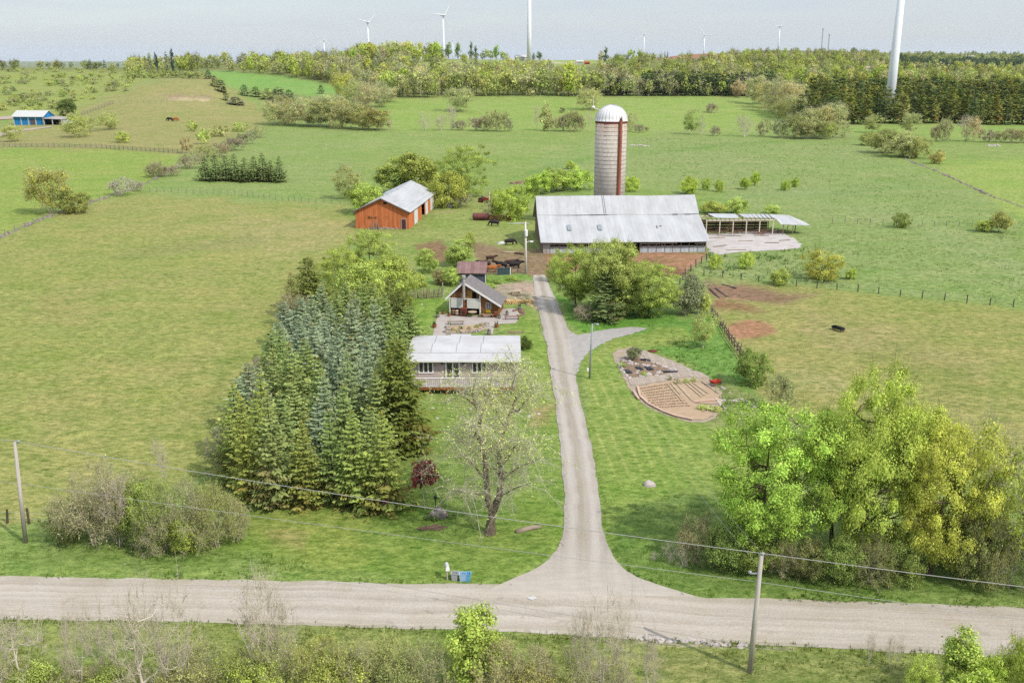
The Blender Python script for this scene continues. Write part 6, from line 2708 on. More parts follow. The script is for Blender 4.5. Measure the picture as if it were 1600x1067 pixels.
# ------------------------------------------------------------------ cattle
def cow_mesh(graze):
    nodes = [((0, .62, 1.08), .40, None), ((0, .15, 1.0), .47, 0), ((0, -.4, 1.0), .46, 1), ((0, -.82, 1.12), .36, 2)]
    if graze:
        nodes += [((0, -1.2, .9), .2, 3), ((0, -1.4, .52), .17, 4), ((0, -1.55, .2), .1, 5)]
    else:
        nodes += [((0, -1.2, 1.36), .21, 3), ((0, -1.46, 1.42), .17, 4), ((0, -1.82, 1.24), .11, 5)]
    hd = 5
    for s in (-1, 1):
        b = len(nodes)
        nodes += [((s * .24, .72, .8), .24, 0), ((s * .25, .6, .56), .14, b), ((s * .25, .78, .38), .085, b + 1), ((s * .25, .72, .08), .075, b + 2), ((s * .25, .66, .0), .08, b + 3)]
        b = len(nodes)
        nodes += [((s * .24, -.7, .76), .19, 2), ((s * .25, -.68, .42), .1, b), ((s * .25, -.71, .08), .075, b + 1), ((s * .25, -.76, .0), .08, b + 2)]
        b = len(nodes)
        e = nodes[hd][0]
        nodes += [((s * .24, e[1] + .02, e[2] + .08), .045, hd)]
    b = len(nodes)
    nodes += [((0, .95, 1.15), .06, 0), ((0, 1.0, .7), .03, b), ((0, 1.0, .5), .05, b + 1)]
    me = bpy.data.meshes.new('cow')
    me.from_pydata([n[0] for n in nodes], [(i, n[2]) for i, n in enumerate(nodes) if n[2] is not None], [])
    o = bpy.data.objects.new('cow_source', me)
    COL.objects.link(o)
    m = o.modifiers.new('skin', 'SKIN')
    for i, n in enumerate(nodes):
        sv = me.skin_vertices[0].data[i]
        sv.radius = (n[1], n[1])
        sv.use_root = i == 0
    sb = o.modifiers.new('sub', 'SUBSURF')
    sb.levels = sb.render_levels = 1
    dg = bpy.context.evaluated_depsgraph_get()
    out = bpy.data.meshes.new_from_object(o.evaluated_get(dg))
    bpy.data.objects.remove(o)
    bpy.data.meshes.remove(me)
    out.polygons.foreach_set('use_smooth', [True] * len(out.polygons))
    out.materials.clear()
    return out


COWM = [cow_mesh(True), cow_mesh(False)]
HIDE = {'black': plain('black_hide', g3(44, 38, 40), .25, 2, .7), 'brown': plain('dark_brown_hide', g3(88, 56, 42), .25, 2, .7), 'orange': plain('orange_brown_hide', g3(206, 122, 58), .2, 2, .7)}
_cc = {}


def cow(px, py, hide, graze, az, label, s=1.0):
    p = G(px, py)
    key = (hide, graze)
    if key not in _cc:
        m = COWM[0 if graze else 1].copy()
        m.materials.append(HIDE[hide])
        _cc[key] = m
    o = link('cow', _cc[key], None, (p.x, p.y, p.z + .03), az, (s, s, s))
    tag(o, label, 'cow', 'cattle on the farm')


cow(773, 354, 'black', True, math.radians(-92), 'black cow grazing on the grass in front of the rusty feed rack')
cow(796, 384, 'black', True, math.radians(95), 'black cow grazing beside the white sack at the edge of the mud')
cow(766, 409, 'brown', False, math.radians(88), 'dark brown calf standing alone on the yard mud', .8)
cow(758, 420, 'black', False, math.radians(-80), 'black cow behind the shed roof, beside the orange-brown cow')
cow(768, 427, 'orange', False, math.radians(80), 'orange-brown cow standing behind the yard fence')
cow(784, 421, 'black', False, math.radians(-100), 'black cow behind the blue gate on the yard mud')
cow(797, 418, 'brown', False, math.radians(80), 'dark brown cow at the back of the group near the yard pole')
cow(804, 421, 'black', False, math.radians(95), 'black cow closest to the white yard pole')
cow(266, 190, 'black', True, math.radians(-92), 'dark cow grazing far off in the olive hill pasture', 1.5)
cow(274, 190, 'orange', True, math.radians(90), 'reddish brown cow grazing beside the dark one in the hill pasture', 1.5)
boulder(783, 382, 14, 7, 'white sack of feed lying beside the grazing cow', WHITE, 41, 'feed_sack')


def log_(px, py, L, rz, label, mat=PLANK, r_=.16):
    p = G(px, py)
    mb = MB()
    mb.tube([(-L / 2, 0, r_), (0, .05, r_ + .02), (L / 2, 0, r_)], [r_, r_ * .95, r_ * .8], 8)
    tag(mb.build('log', mat, None, True, (p.x, p.y, .05), rz), label, 'log')


log_(795, 396, 2.6, .02, 'pale trimmed log lying across the edge of the yard mud')
log_(811, 399, 1.8, -.2, 'dark log with a pale cut end on the yard mud', plain('dark_log', g3(96, 70, 56), .3, 2), .25)


# ------------------------------------------------------------------ fences and walls
def fence(label, pts, n, h, rails=(), mat=WOODP, name='wire_fence', pr=.06, wires=(), wmat=None, jit=.12, lean=.06, cat='fence'):
    P = along(pts, n)
    r = thing(name, label, cat, P[0])
    o0 = P[0]
    T = []
    for q in P:
        mb = MB()
        hh = h * rnd.uniform(1 - jit, 1 + jit)
        d = Vector((rnd.gauss(0, lean), rnd.gauss(0, lean), hh))
        b = q - o0 + Vector((0, 0, -.2))
        mb.tube([b, b + d + Vector((0, 0, .2))], [pr, pr * .85], 6)
        mb.build('post', mat, r)
        T.append(q - o0)
    for z in rails:
        mb = MB()
        for a, b in zip(T, T[1:]):
            mb.beam(a + Vector((0, -.07, z)), b + Vector((0, -.07, z + rnd.gauss(0, .02))), .05, .14)
        mb.build('rail', mat, r)
    for z in wires:
        mb = MB()
        mb.tube([a + Vector((0, 0, z)) for a in T], .012, 3)
        mb.build('wire', wmat or WIREM, r)
    return r


DKPOST = plain('dark_post', g3(112, 100, 92), .3, 3)
GPOST = plain('grey_post', g3(178, 166, 152), .3, 3)
fence('long grey post-and-rail fence across the far left fields', [(-60, 232), (0, 231), (80, 231), (160, 233), (220, 237), (285, 241)], 44, 1.9, (.5, 1.0, 1.5), GPOST, 'rail_fence', .14)
fence('short dark rail fence climbing the slope behind the blue barn', [(128, 181), (150, 173), (176, 163)], 12, 2.2, (.6, 1.2, 1.8), GPOST, 'rail_fence', .16)
fence('thin wire fence along the foot of the brown knoll', [(178, 162), (250, 160), (330, 163), (400, 172)], 24, 1.5, (), GPOST, 'wire_fence', .1, (1.0,))
fence('wire fence with pale posts below the dark conifer clump', [(234, 301), (265, 302), (300, 303), (340, 305), (380, 307), (420, 312), (460, 316), (500, 319), (545, 320)], 30, 1.5, (), GPOST, 'wire_fence', .09, (.6, 1.2))
fence('wire fence on dark posts between paddock and long grass', [(1100, 432), (1150, 437), (1230, 448), (1280, 452), (1340, 458), (1400, 464), (1463, 470), (1545, 478), (1620, 487)], 17, 1.35, (), DKPOST, 'wire_fence', .09, (.5, .9, 1.25))
fence('short run of grey posts in the long grass near the round shrub', [(1300, 350), (1340, 351), (1400, 354), (1440, 355), (1500, 355), (1560, 357)], 14, 1.4, (), GPOST, 'wire_fence', .09, (1.0,))
fence('rough grey paling fence leaning along the reddish paddock edge', [(1112, 492), (1124, 508), (1138, 530), (1152, 550), (1162, 565)], 30, 1.35, (.5, 1.0), plain('grey_brown_rail', g3(150, 132, 120), .3, 3), 'rail_fence', .07, lean=.16)
fence('dark posts and wire along the front of the cattle yard', [(860, 432), (872, 428), (880, 440)], 4, 1.5, (), DKPOST, 'wire_fence', .1, (.7, 1.2))
fence('yard fence of rails and posts behind the shed', [(756, 429), (772, 430), (794, 430), (806, 428), (820, 428)], 7, 1.3, (.5, .95), WOOD, 'rail_fence', .1)
fence('post and wire fence at the mud in front of the long barn', [(1104, 408), (1095, 414), (1070, 432), (1062, 446)], 7, 1.5, (), DKPOST, 'wire_fence', .11, (.6, 1.1))
fence('roadside wire fence on weathered posts by the left thicket', [(-30, 826), (20, 818), (70, 822), (110, 828)], 5, 1.3, (), BARK, 'wire_fence', .1, (.6, 1.1))
fence('wire fence on leaning pale posts along the stony field edge at left', [(-20, 384), (10, 369), (60, 348), (100, 333), (150, 317), (200, 303)], 16, 1.4, (), GPOST, 'wire_fence', .09, (.6, 1.1))


def gate(px, py):
    p = G(px, py)
    r = thing('farm_gate', 'blue-grey metal gate in the yard fence beside the cattle', 'gate', p, .03)
    mb = MB()
    for z in (.2, .5, .8, 1.1, 1.35):
        mb.tube([(-1.1, 0, z), (1.1, 0, z)], .04, 6)
    mb.build('bars', plain('blue_grey_gate', g3(96, 120, 128), .2, 2), r)
    mb = MB()
    mb.box(-1.05, 1.05, .03, .06, .2, 1.3)
    mb.build('sheet', plain('teal_sheet', g3(92, 118, 118), .2, 2), r)
    for x in (-1.15, 1.15):
        mb = MB()
        mb.box(x - .06, x + .06, -.06, .06, 0, 1.5)
        mb.build('post', TRIM if x > 0 else WOOD, r)


gate(787, 431)


WALLST = plain('wall_stone', g3(186, 172, 164), .35, 2.0, .95, .1, None, g3(132, 120, 110), .4)


def stone_row(label, pts, n, seed, lo, hi):
    return rubble('stone_wall', label, 'wall', along(pts, n), WALLST, seed, lo, hi)


stone_row('low tumbled stone wall running diagonally past the left shrubs', [(-20, 381), (20, 363), (60, 346), (100, 331), (140, 318), (180, 305), (220, 292), (250, 276), (290, 254), (340, 232), (400, 206)], 230, 5, .3, .7)
stone_row('broken stone wall crossing the far right pasture', [(1412, 247), (1430, 256), (1462, 268), (1500, 285), (1550, 308), (1590, 322), (1640, 340)], 130, 6, .25, .6)
rubble('stone_heap', 'patch of pale stones on the grass right of the silo', 'stones', along([(985, 228), (1000, 228), (1014, 230)], 26), FIELDST, 61, .3, .7)
rubble('stone_heap', 'patch of pale stones in the far right strip of pasture', 'stones', along([(1544, 229), (1558, 229)], 12), FIELDST, 62, .4, .9)
rubble('stone_heap', 'pile of pale stones in the grass left of the drive behind the trees', 'stones', along([(880, 446), (886, 452), (890, 458)], 18), FIELDST, 63, .2, .45)
rubble('brush_heap', 'brown debris heap under the bushes behind the barn', 'heap', along([(800, 288), (818, 287)], 16), plain('brown_rubble', g3(170, 132, 112), .35, 2), 64, .4, .9)
for i, (a, b) in enumerate([((1108, 452), (1124, 468)), ((1118, 452), (1136, 466)), ((1128, 446), (1150, 452))]):
    board(a, b, .3, .15, f'dark beam lying on the trampled ground by the paddock corner, {ordw(i)} of three', plain('dark_beam', g3(92, 76, 68), .3, 2), 'beam')
rubble('stone_row', 'flat pale roadside stones at the near verge below the road', 'stones', along([(1005, 1000), (1060, 1003), (1120, 1005), (1160, 1008)], 34), FIELDST, 66, .1, .22)


def manhole():
    p = G(832, 935)
    mb = MB()
    R = random.Random(3)
    pts = [(.32 * math.cos(a) * R.uniform(.7, 1.3), .2 * math.sin(a) * R.uniform(.7, 1.3), 0) for a in np.linspace(0, 6.0, 12)]
    mb.plate(pts, .02)
    tag(mb.build('paper_scrap', WHITE, None, loc=(p.x, p.y, .055)), 'white scrap lying flat on the gravel road', 'scrap')


manhole()
# ------------------------------------------------------------------ plants
VIV, YG, OLIVE, GOLD = f3(144, 164, 66), f3(152, 166, 70), f3(146, 150, 78), f3(174, 172, 60)
LIME, BRIGHT, BUD, PINKB = f3(164, 178, 76), f3(146, 166, 72), f3(160, 164, 98), f3(170, 162, 108)
BRN, PURP, GREYG, DKG = f3(148, 142, 100), f3(142, 130, 108), f3(140, 144, 104), f3(84, 100, 56)
BLUES, GRNS, YSP, DKSP = fc(128, 142, 108), fc(122, 138, 72), fc(130, 142, 62), fc(92, 102, 46)
RED = f3(126, 54, 54)
PALEY = f3(196, 190, 124)


def row(rows, kind, name, label, cat, group, color, **kw):
    """rows of (px, ytop, ybase, width[, colour]) read left to right; each label says which one"""
    for i, q in enumerate(sorted(rows)):
        c = q[4] if len(q) > 4 else color
        k = q[5] if len(q) > 5 else kind
        plant(k, name, q[0], q[1], q[2], q[3], c, label.format(o=ordw(i), c=CN.get(c, 'green')), cat, group, **kw)


CN = {VIV: 'vivid green', YG: 'yellow-green', OLIVE: 'olive', GOLD: 'golden', LIME: 'lime', BRIGHT: 'bright green', BUD: 'tan budding', PINKB: 'pinkish budding', BRN: 'brown', PURP: 'purplish', GREYG: 'grey-green', DKG: 'dark green', BLUES: 'blue-green', GRNS: 'green', YSP: 'yellow-green', DKSP: 'dark green', RED: 'dark red', PALEY: 'pale yellow'}

# --- spruce grove beside the bungalow, front row to back row
GROVE = [
    (788, [(386, 618), (428, 600), (478, 634), (522, 640), (560, 622), (597, 650)]),
    (752, [(368, 625), (408, 590), (452, 585), (500, 598), (545, 590), (585, 615)]),
    (716, [(372, 600), (415, 572), (462, 560), (508, 560), (552, 556), (592, 575)]),
    (684, [(378, 590), (420, 560), (465, 540), (510, 532), (552, 528), (594, 540)]),
    (652, [(398, 560), (440, 530), (486, 515), (530, 508), (574, 512), (612, 525)]),
    (622, [(410, 545), (450, 512), (492, 495), (534, 488), (578, 490), (618, 500)]),
    (594, [(430, 512), (468, 490), (508, 474), (548, 468), (590, 470), (628, 480)]),
    (568, [(440, 500), (480, 474), (520, 458), (560, 450), (600, 455), (636, 468)]),
    (542, [(452, 470), (490, 455), (530, 440), (570, 436), (606, 442), (640, 462)]),
    (518, [(470, 462), (506, 440), (545, 428), (584, 428), (618, 436)]),
]
for ri, (yb, items) in enumerate(GROVE):
    for ci, (px, yt) in enumerate(items):
        if ri == 0:
            c = [YSP, GRNS, YSP, GRNS, YSP, YSP][ci % 6]
        elif ri < 3:
            c = [YSP, YSP, GRNS, BLUES, GRNS, GRNS][ci % 6]
        elif ri < 8:
            c = [GRNS, BLUES, BLUES, BLUES, BLUES, GRNS][(ci + ri) % 6] if ci < 5 else GRNS
        else:
            c = [BLUES, BLUES, GRNS, GRNS, DKSP, DKSP][ci % 6]
        base = yb + rnd.uniform(-7, 7)
        pxx = px + rnd.uniform(-6, 6)
        hh = (base - yt) * rnd.uniform(.8, 1.06)
        plant('spruce', 'spruce_tree', pxx, base - hh, base, (88 + rnd.uniform(-14, 16)) * (base - 40) / 750, c,
              f'{CN[c]} spruce, {ordw(ci)} from the field side in the {ordw(ri)} grove row from the road', 'spruce', 'spruces in the grove', hue=.06)
plant('fullspruce', 'spruce_tree', 626, 524, 704, 126, fc(104, 114, 44), 'big dark spruce touching the left end of the bungalow', 'spruce', None, hue=0, var=0)
plant('fullspruce', 'spruce_tree', 603, 470, 560, 70, DKSP, 'dark spruce behind the grove next to the cabin lawn', 'spruce', None)
plant('fullspruce', 'spruce_tree', 628, 452, 545, 60, DKSP, 'brownish-green spruce at the lawn edge left of the cabin', 'spruce', None)
# --- leafy trees at the far end of the grove
plant('big', 'broadleaf_tree', 580, 362, 452, 82, YG, 'tall yellow-green tree at the far tip of the grove', 'tree')
plant('big', 'broadleaf_tree', 532, 388, 470, 84, f3(146, 162, 66), 'rounded green tree on the field side at the far end of the grove', 'tree')
plant('mid', 'broadleaf_tree', 612, 400, 476, 74, f3(150, 166, 68), 'green tree on the yard side at the far end of the grove', 'tree')
plant('mid', 'broadleaf_tree', 572, 410, 500, 84, YG, 'broad yellow-green tree in the middle of the far end of the grove', 'tree')
plant('midairy', 'broadleaf_tree', 630, 410, 452, 50, OLIVE, 'thin olive tree behind the stake fence', 'tree')
plant('mid', 'broadleaf_tree', 652, 424, 450, 32, YG, 'small yellow-green tree beside the stake fence', 'tree')
plant('fullspruce', 'cedar_tree', 486, 398, 490, 82, fs(112, 116, 48), 'dark olive cedar on the field side behind the blue spruces', 'cedar')
plant('spruce', 'cedar_tree', 458, 425, 498, 44, f3(112, 112, 56), 'slim brownish cedar leaning out over the pasture', 'cedar')
plant('thicket', 'bare_bush', 462, 458, 512, 56, BRN, 'brown leafless bush at the pasture edge of the grove', 'bush')
plant('thicket', 'bare_bush', 412, 560, 612, 50, PURP, 'purplish bare bush at the field edge of the grove', 'bush')
plant('thicket', 'bare_bush', 352, 668, 748, 54, GREYG, 'grey-green bush at the field corner in front of the grove', 'bush')
plant('bush', 'bush', 425, 590, 620, 40, YG, 'low yellow-green bush where the grove meets the pasture', 'bush')
# --- around the cabin
plant('mid', 'broadleaf_tree', 704, 417, 448, 30, LIME, 'round lime-green tree beside the dark shed', 'tree', var=0)
plant('mid', 'broadleaf_tree', 718, 374, 418, 50, BRIGHT, 'bright green tree on the mud patch behind the cabin', 'tree')
plant('mid', 'broadleaf_tree', 665, 388, 428, 38, YG, 'yellow-green tree beside the reddish dirt patch', 'tree')
plant('bush', 'bush', 735, 362, 388, 18, YG, 'thin green bush between the mud and the farm pasture', 'bush')
plant('bush', 'bush', 690, 420, 446, 26, f3(150, 140, 90), 'dull bush left of the lime-green tree', 'bush')
plant('spruce', 'spruce_tree', 650, 505, 538, 26, DKSP, 'little dark spruce on the lawn left of the garden walk', 'spruce')
plant('bush', 'shrub', 822, 524, 548, 22, f3(92, 110, 40), 'clipped dark green shrub at the back corner of the bungalow', 'shrub', var=2)
for i, (x, y) in enumerate([(708, 517), (720, 514), (733, 515), (745, 512), (716, 520), (752, 509)]):
    plant('farbush', 'bed_plant', x, y - 6, y, 9, [OLIVE, GRNS, BRN][i % 3], f'low plant in the raised bed behind the bungalow, {ordw(i)} from the garden walk', 'plant', 'plants in the raised bed')
for i, (x, y, w_) in enumerate([(762, 452, 26), (778, 444, 22), (758, 440, 18), (800, 440, 22)]):
    plant('bush', 'weed_clump', x, y - 9, y, w_, BRIGHT, f'bright green weed clump behind the cabin, {ordw(i)} towards the yard pole', 'weeds')
# --- trees in front of the long barn
plant('big', 'broadleaf_tree', 900, 386, 484, 88, f3(148, 170, 66), 'yellow-green tree nearest the driveway in front of the long barn', 'tree', hue=.02)
plant('big', 'broadleaf_tree', 956, 378, 494, 98, f3(154, 164, 74), 'tallest tree of the clump in front of the long barn', 'tree', hue=.02)
plant('big', 'broadleaf_tree', 1012, 412, 496, 92, f3(146, 162, 66), 'broad green tree on the mud side of the clump by the long barn', 'tree', hue=.02)
plant('mid', 'broadleaf_tree', 978, 412, 492, 76, f3(152, 162, 74), 'short olive tree inside the clump by the long barn', 'tree')
plant('spruce', 'spruce_tree', 943, 410, 502, 70, fc(96, 112, 62), 'dark spruce standing between the leafy trees by the long barn', 'spruce')
plant('bush', 'juniper_bush', 1074, 430, 492, 58, f3(132, 136, 96), 'greyish upright juniper beside the trampled paddock corner', 'cedar')
plant('midairy', 'broadleaf_tree', 1098, 488, 545, 48, YG, 'young thin green tree on the lush bank above the garden', 'tree')
plant('sapling', 'sapling', 1101, 460, 492, 18, LIME, 'slim lime sapling beside the juniper', 'sapling')
plant('thicket', 'bare_bush', 912, 476, 502, 34, f3(170, 150, 130), 'greyish dead brush under the trees by the driveway', 'bush')
plant('bush', 'bush', 868, 402, 440, 32, YG, 'green bush at the cattle gate end of the barn clump', 'bush')
plant('bush', 'bush', 1176, 548, 602, 54, f3(118, 138, 58), 'dark green round bush on the bank right of the garden', 'bush')
plant('thicket', 'bush', 1218, 580, 642, 62, f3(158, 166, 96), 'pale wispy bush at the paddock edge behind the big trees', 'bush')
plant('bush', 'shrub', 990, 541, 563, 24, f3(118, 124, 84), 'grey-green shrub at the top of the kitchen garden', 'shrub')
for i, (x, y, w_) in enumerate([(972, 574, 16), (1005, 588, 12), (1058, 600, 12), (1072, 599, 12), (1084, 597, 10), (1047, 594, 8), (1100, 640, 26), (1118, 642, 22)]):
    plant('farbush', 'garden_plant', x, y - 9, y, w_, [BRIGHT, YG, GREYG][i % 3], f'small {CN[[BRIGHT, YG, GREYG][i % 3]]} plant in the kitchen garden, {ordw(i)} of them going along the beds', 'plant')
# --- right of the concrete yard
row([(1117, 396, 422, 24), (1166, 394, 421, 26), (1217, 418, 446, 34, YG), (1283, 392, 438, 66, f3(156, 160, 62)), (1328, 418, 438, 18)], 'bush', 'bush', '{o} bright bush from the barn in the lush strip below the concrete yard', 'bush', None, f3(160, 178, 62))
row([(1113, 314, 335, 44), (1149, 308, 334, 42), (1206, 320, 334, 26)], 'bush', 'bush', '{o} bright yellow-green bush along the back of the collapsing shed', 'bush', None, LIME)
row([(1076, 276, 304, 32), (1103, 278, 298, 16), (1124, 281, 301, 14), (1163, 277, 297, 18), (1179, 267, 291, 16), (1227, 281, 299, 15), (1241, 277, 293, 13)], 'bush', 'bush', '{o} of the small bright bushes strung across the grass right of the silo', 'bush', None, f3(150, 172, 52))
row([(1408, 332, 357, 30, f3(122, 136, 58)), (1535, 342, 363, 26, YG), (1561, 330, 364, 36, OLIVE)], 'bush', 'bush', '{o} rounded shrub along the grey posts in the right pasture', 'bush', None, OLIVE)
# --- trees and bushes round the orange barn and behind the long barn
plant('midairy', 'broadleaf_tree', 546, 258, 312, 50, OLIVE, 'olive tree in the grass left of the orange barn', 'tree')
plant('bush', 'bush', 574, 286, 334, 70, f3(156, 172, 62), 'bright yellow-green bush hugging the orange barn roof', 'bush')
plant('mid', 'broadleaf_tree', 622, 246, 305, 66, f3(146, 158, 64), 'olive green tree behind the ridge of the orange barn', 'tree')
plant('mid', 'broadleaf_tree', 658, 240, 308, 76, f3(142, 154, 60), 'full green tree behind the far gable of the orange barn', 'tree')
plant('big', 'broadleaf_tree', 724, 228, 308, 84, f3(150, 162, 68), 'large tree with hanging branches right of the orange barn', 'tree')
plant('bush', 'bush', 700, 268, 324, 66, f3(148, 158, 60), 'vine-tangled bush between the orange barn and the red tractor', 'bush')
plant('bush', 'bush', 668, 285, 322, 40, f3(140, 150, 60), 'dense bush pressed against the far corner of the orange barn', 'bush')
plant('thicket', 'bare_bush', 716, 300, 324, 44, BRN, 'brownish tangle of twigs in front of the vine-tangled bush', 'bush')
plant('bush', 'bush', 798, 290, 344, 66, f3(148, 170, 58), 'bright lime bush behind the rusty feed rack', 'bush')
plant('thicket', 'bush', 772, 312, 340, 40, f3(160, 160, 90), 'wispy bush behind the maroon tank', 'bush')
row([(838, 268, 304, 46), (868, 264, 300, 56), (902, 262, 297, 56), (986, 276, 300, 30)], 'bush', 'bush', '{o} leafy bush along the back of the long barn, counted from the farmyard end', 'bush', None, f3(156, 178, 62))
plant('bush', 'bush', 893, 251, 265, 18, LIME, 'small lone bright bush in the field left of the silo', 'bush')
# --- dark conifer clump
row([(322, 244, 283, 30), (338, 240, 284, 32), (354, 243, 282, 32), (368, 240, 284, 32), (384, 246, 285, 32), (398, 243, 283, 30), (412, 238, 284, 32), (424, 250, 285, 28), (438, 243, 286, 26)], 'midspruce', 'spruce_tree', '{o} spruce from the stone wall in the dark conifer clump in the field', 'spruce', 'spruces of the field clump', f3(78, 92, 46))
# --- left fields
plant('midairy', 'broadleaf_tree', 78, 262, 334, 72, f3(160, 158, 70), 'yellowish open tree by the stony field edge at the left', 'tree')
plant('bush', 'bush', 116, 298, 334, 52, f3(124, 130, 58), 'low dark olive bush next to the yellowish tree at the left field edge', 'bush')
row([(190, 277, 306, 46, f3(170, 164, 146)), (214, 282, 300, 24, f3(160, 152, 134)), (244, 252, 278, 34, BRN), (266, 258, 276, 34, f3(146, 130, 108)), (298, 238, 264, 42, BRN), (322, 226, 252, 34, OLIVE), (346, 222, 246, 40, f3(160, 150, 110)), (366, 214, 236, 36, PURP), (384, 206, 226, 34, GREYG), (404, 196, 216, 30, BUD), (238, 262, 276, 18, OLIVE)], 'thicket', 'bush', '{o} scrubby bush going uphill along the tumbled stone wall', 'bush', None, BRN)
row([(292, 214, 240, 20, f3(150, 140, 100)), (318, 200, 226, 28, YG), (302, 188, 206, 18, YG), (345, 196, 214, 30, OLIVE), (374, 190, 206, 26, YG), (195, 208, 224, 22, YG)], 'farbush', 'bush', '{o} small bush on the slope of the hill pasture above the stone wall', 'bush', None, YG)
row([(20, 196, 222, 34), (120, 178, 215, 48), (140, 182, 206, 30), (170, 176, 203, 36), (190, 205, 223, 24)], 'midairy', 'broadleaf_tree', '{o} light green orchard tree in the pasture near the blue barn', 'tree', None, f3(158, 170, 74))
plant('mid', 'broadleaf_tree', 106, 155, 186, 30, f3(96, 110, 50), 'dark green tree right beside the blue barn', 'tree')
plant('farbush', 'bush', 120, 172, 190, 14, BRIGHT, 'green bush at the foot of the dark tree by the blue barn', 'bush')
# --- bushes on and behind the knoll
row([(326, 108, 124, 12), (336, 118, 136, 14), (346, 124, 144, 18), (353, 138, 158, 10), (368, 150, 164, 28, f3(110, 116, 90)), (382, 132, 150, 16), (400, 135, 152, 20), (418, 137, 156, 22, OLIVE), (436, 136, 160, 36, f3(120, 126, 80)), (452, 140, 162, 22), (502, 132, 147, 12)], 'farspruce', 'cedar_tree', '{o} dark cedar scattered along the back edge of the brown knoll', 'cedar', None, f3(76, 92, 56))
row([(222, 108, 122, 22), (240, 110, 123, 20), (258, 109, 122, 22), (276, 110, 122, 24), (294, 111, 123, 22), (310, 112, 123, 22), (206, 112, 126, 18)], 'farbush', 'bush', '{o} olive bush in the hedge along the top of the knoll', 'bush', None, f3(128, 138, 66))
row([(200, 131, 136, 12, LIME), (196, 137, 143, 10, BRN)], 'farbush', 'bush', '{o} lone low bush on the bare side of the knoll', 'bush', None, YG)
# --- hedge between knoll and back field
row([(430, 158, 196, 44, BUD), (446, 150, 194, 40, OLIVE), (462, 160, 197, 44, f3(160, 160, 90)), (480, 152, 198, 46, BUD), (498, 156, 199, 46, OLIVE), (516, 148, 198, 48, BUD), (532, 152, 201, 44, f3(154, 156, 84)), (548, 160, 202, 48, OLIVE), (566, 164, 203, 52, f3(140, 140, 62)), (590, 170, 204, 46, f3(142, 142, 64))], 'midairy', 'broadleaf_tree', '{o} budding tree in the thick hedge between knoll and back field', 'tree', None, BUD)
row([(536, 114, 160, 40, GOLD), (556, 124, 168, 44, BUD), (575, 130, 172, 42, PINKB), (592, 128, 168, 42, BUD), (606, 136, 160, 34, PINKB)], 'midairy', 'broadleaf_tree', '{o} tree up the hedge at the left end of the far treeline', 'tree', None, BUD)
row([(608, 184, 204, 16, GREYG, 'bare'), (664, 174, 204, 30, BUD, 'bare'), (689, 178, 204, 26, BRN, 'bare'), (706, 163, 204, 20, BUD, 'bare'), (717, 188, 204, 26, PURP), (744, 184, 205, 30, PURP), (758, 180, 205, 30, BRN), (778, 172, 206, 44, OLIVE), (795, 184, 206, 16, GREYG)], 'thicket', 'bush', '{o} scrubby bush of the left hedgerow remnant across the back field', 'bush', None, BRN)
plant('midairy', 'broadleaf_tree', 719, 138, 175, 46, BUD, 'lone tan budding tree out in the back field', 'tree')
row([(838, 162, 205, 10, GREYG, 'bare'), (852, 158, 205, 20, BUD, 'spar'), (864, 182, 206, 24, BUD), (880, 178, 206, 30, BRN), (896, 172, 206, 30, OLIVE), (906, 180, 206, 20, BRN), (921, 170, 205, 12, GREYG, 'bare'), (985, 176, 207, 22, f3(170, 170, 110)), (999, 194, 208, 18, PURP), (1010, 198, 206, 8, BRN)], 'thicket', 'bush', '{o} scrubby bush of the hedgerow remnant behind the silo', 'bush', None, BRN)
plant('midairy', 'broadleaf_tree', 919, 138, 172, 42, f3(164, 168, 92), 'lone olive tree in the back field just left of the silo dome', 'tree')
plant('farbush', 'bush', 878, 168, 177, 11, f3(110, 110, 80), 'tiny dark bush in the back field left of the silo', 'bush')
row([(1079, 172, 211, 30, YG, 'midairy'), (1094, 176, 211, 22, BRN, 'bare'), (1112, 161, 177, 20, PURP), (1117, 197, 213, 18, PURP), (1163, 178, 214, 34, BRN, 'bare'), (1192, 186, 214, 26, GREYG), (1216, 186, 215, 24, GREYG)], 'thicket', 'bush', '{o} scrubby bush right of the silo along the back field line', 'bush', None, BRN)
row([(1154, 126, 153, 26, PINKB), (1180, 118, 164, 34, BUD), (1196, 128, 170, 36, f3(168, 164, 84)), (1210, 122, 176, 44, BUD), (1222, 134, 180, 40, f3(166, 162, 92)), (1236, 128, 184, 44, PINKB), (1240, 152, 190, 46, OLIVE), (1226, 148, 186, 40, f3(150, 156, 76)), (1242, 176, 217, 44, OLIVE), (1262, 170, 217, 46, BUD), (1280, 166, 216, 46, f3(162, 160, 96)), (1300, 160, 215, 52, BUD), (1290, 190, 218, 36, YG), (1256, 190, 218, 36, OLIVE)], 'midairy', 'broadleaf_tree', '{o} budding tree in the hedge running up to the conifer plantation', 'tree', None, BUD)
row([(1362, 180, 208, 32, f3(160, 168, 90)), (1420, 176, 211, 30, f3(156, 164, 90)), (1403, 160, 192, 26, YG)], 'midairy', 'broadleaf_tree', '{o} airy green tree standing on the grass before the plantation', 'tree', None, YG)
row([(1360, 208, 228, 36, OLIVE), (1385, 202, 240, 56, f3(158, 158, 86)), (1410, 206, 246, 60, BUD), (1432, 214, 248, 40, OLIVE), (1462, 234, 257, 24, f3(160, 158, 84))], 'bush', 'bush', '{o} broad olive bush at the start of the broken stone wall', 'bush', None, OLIVE)
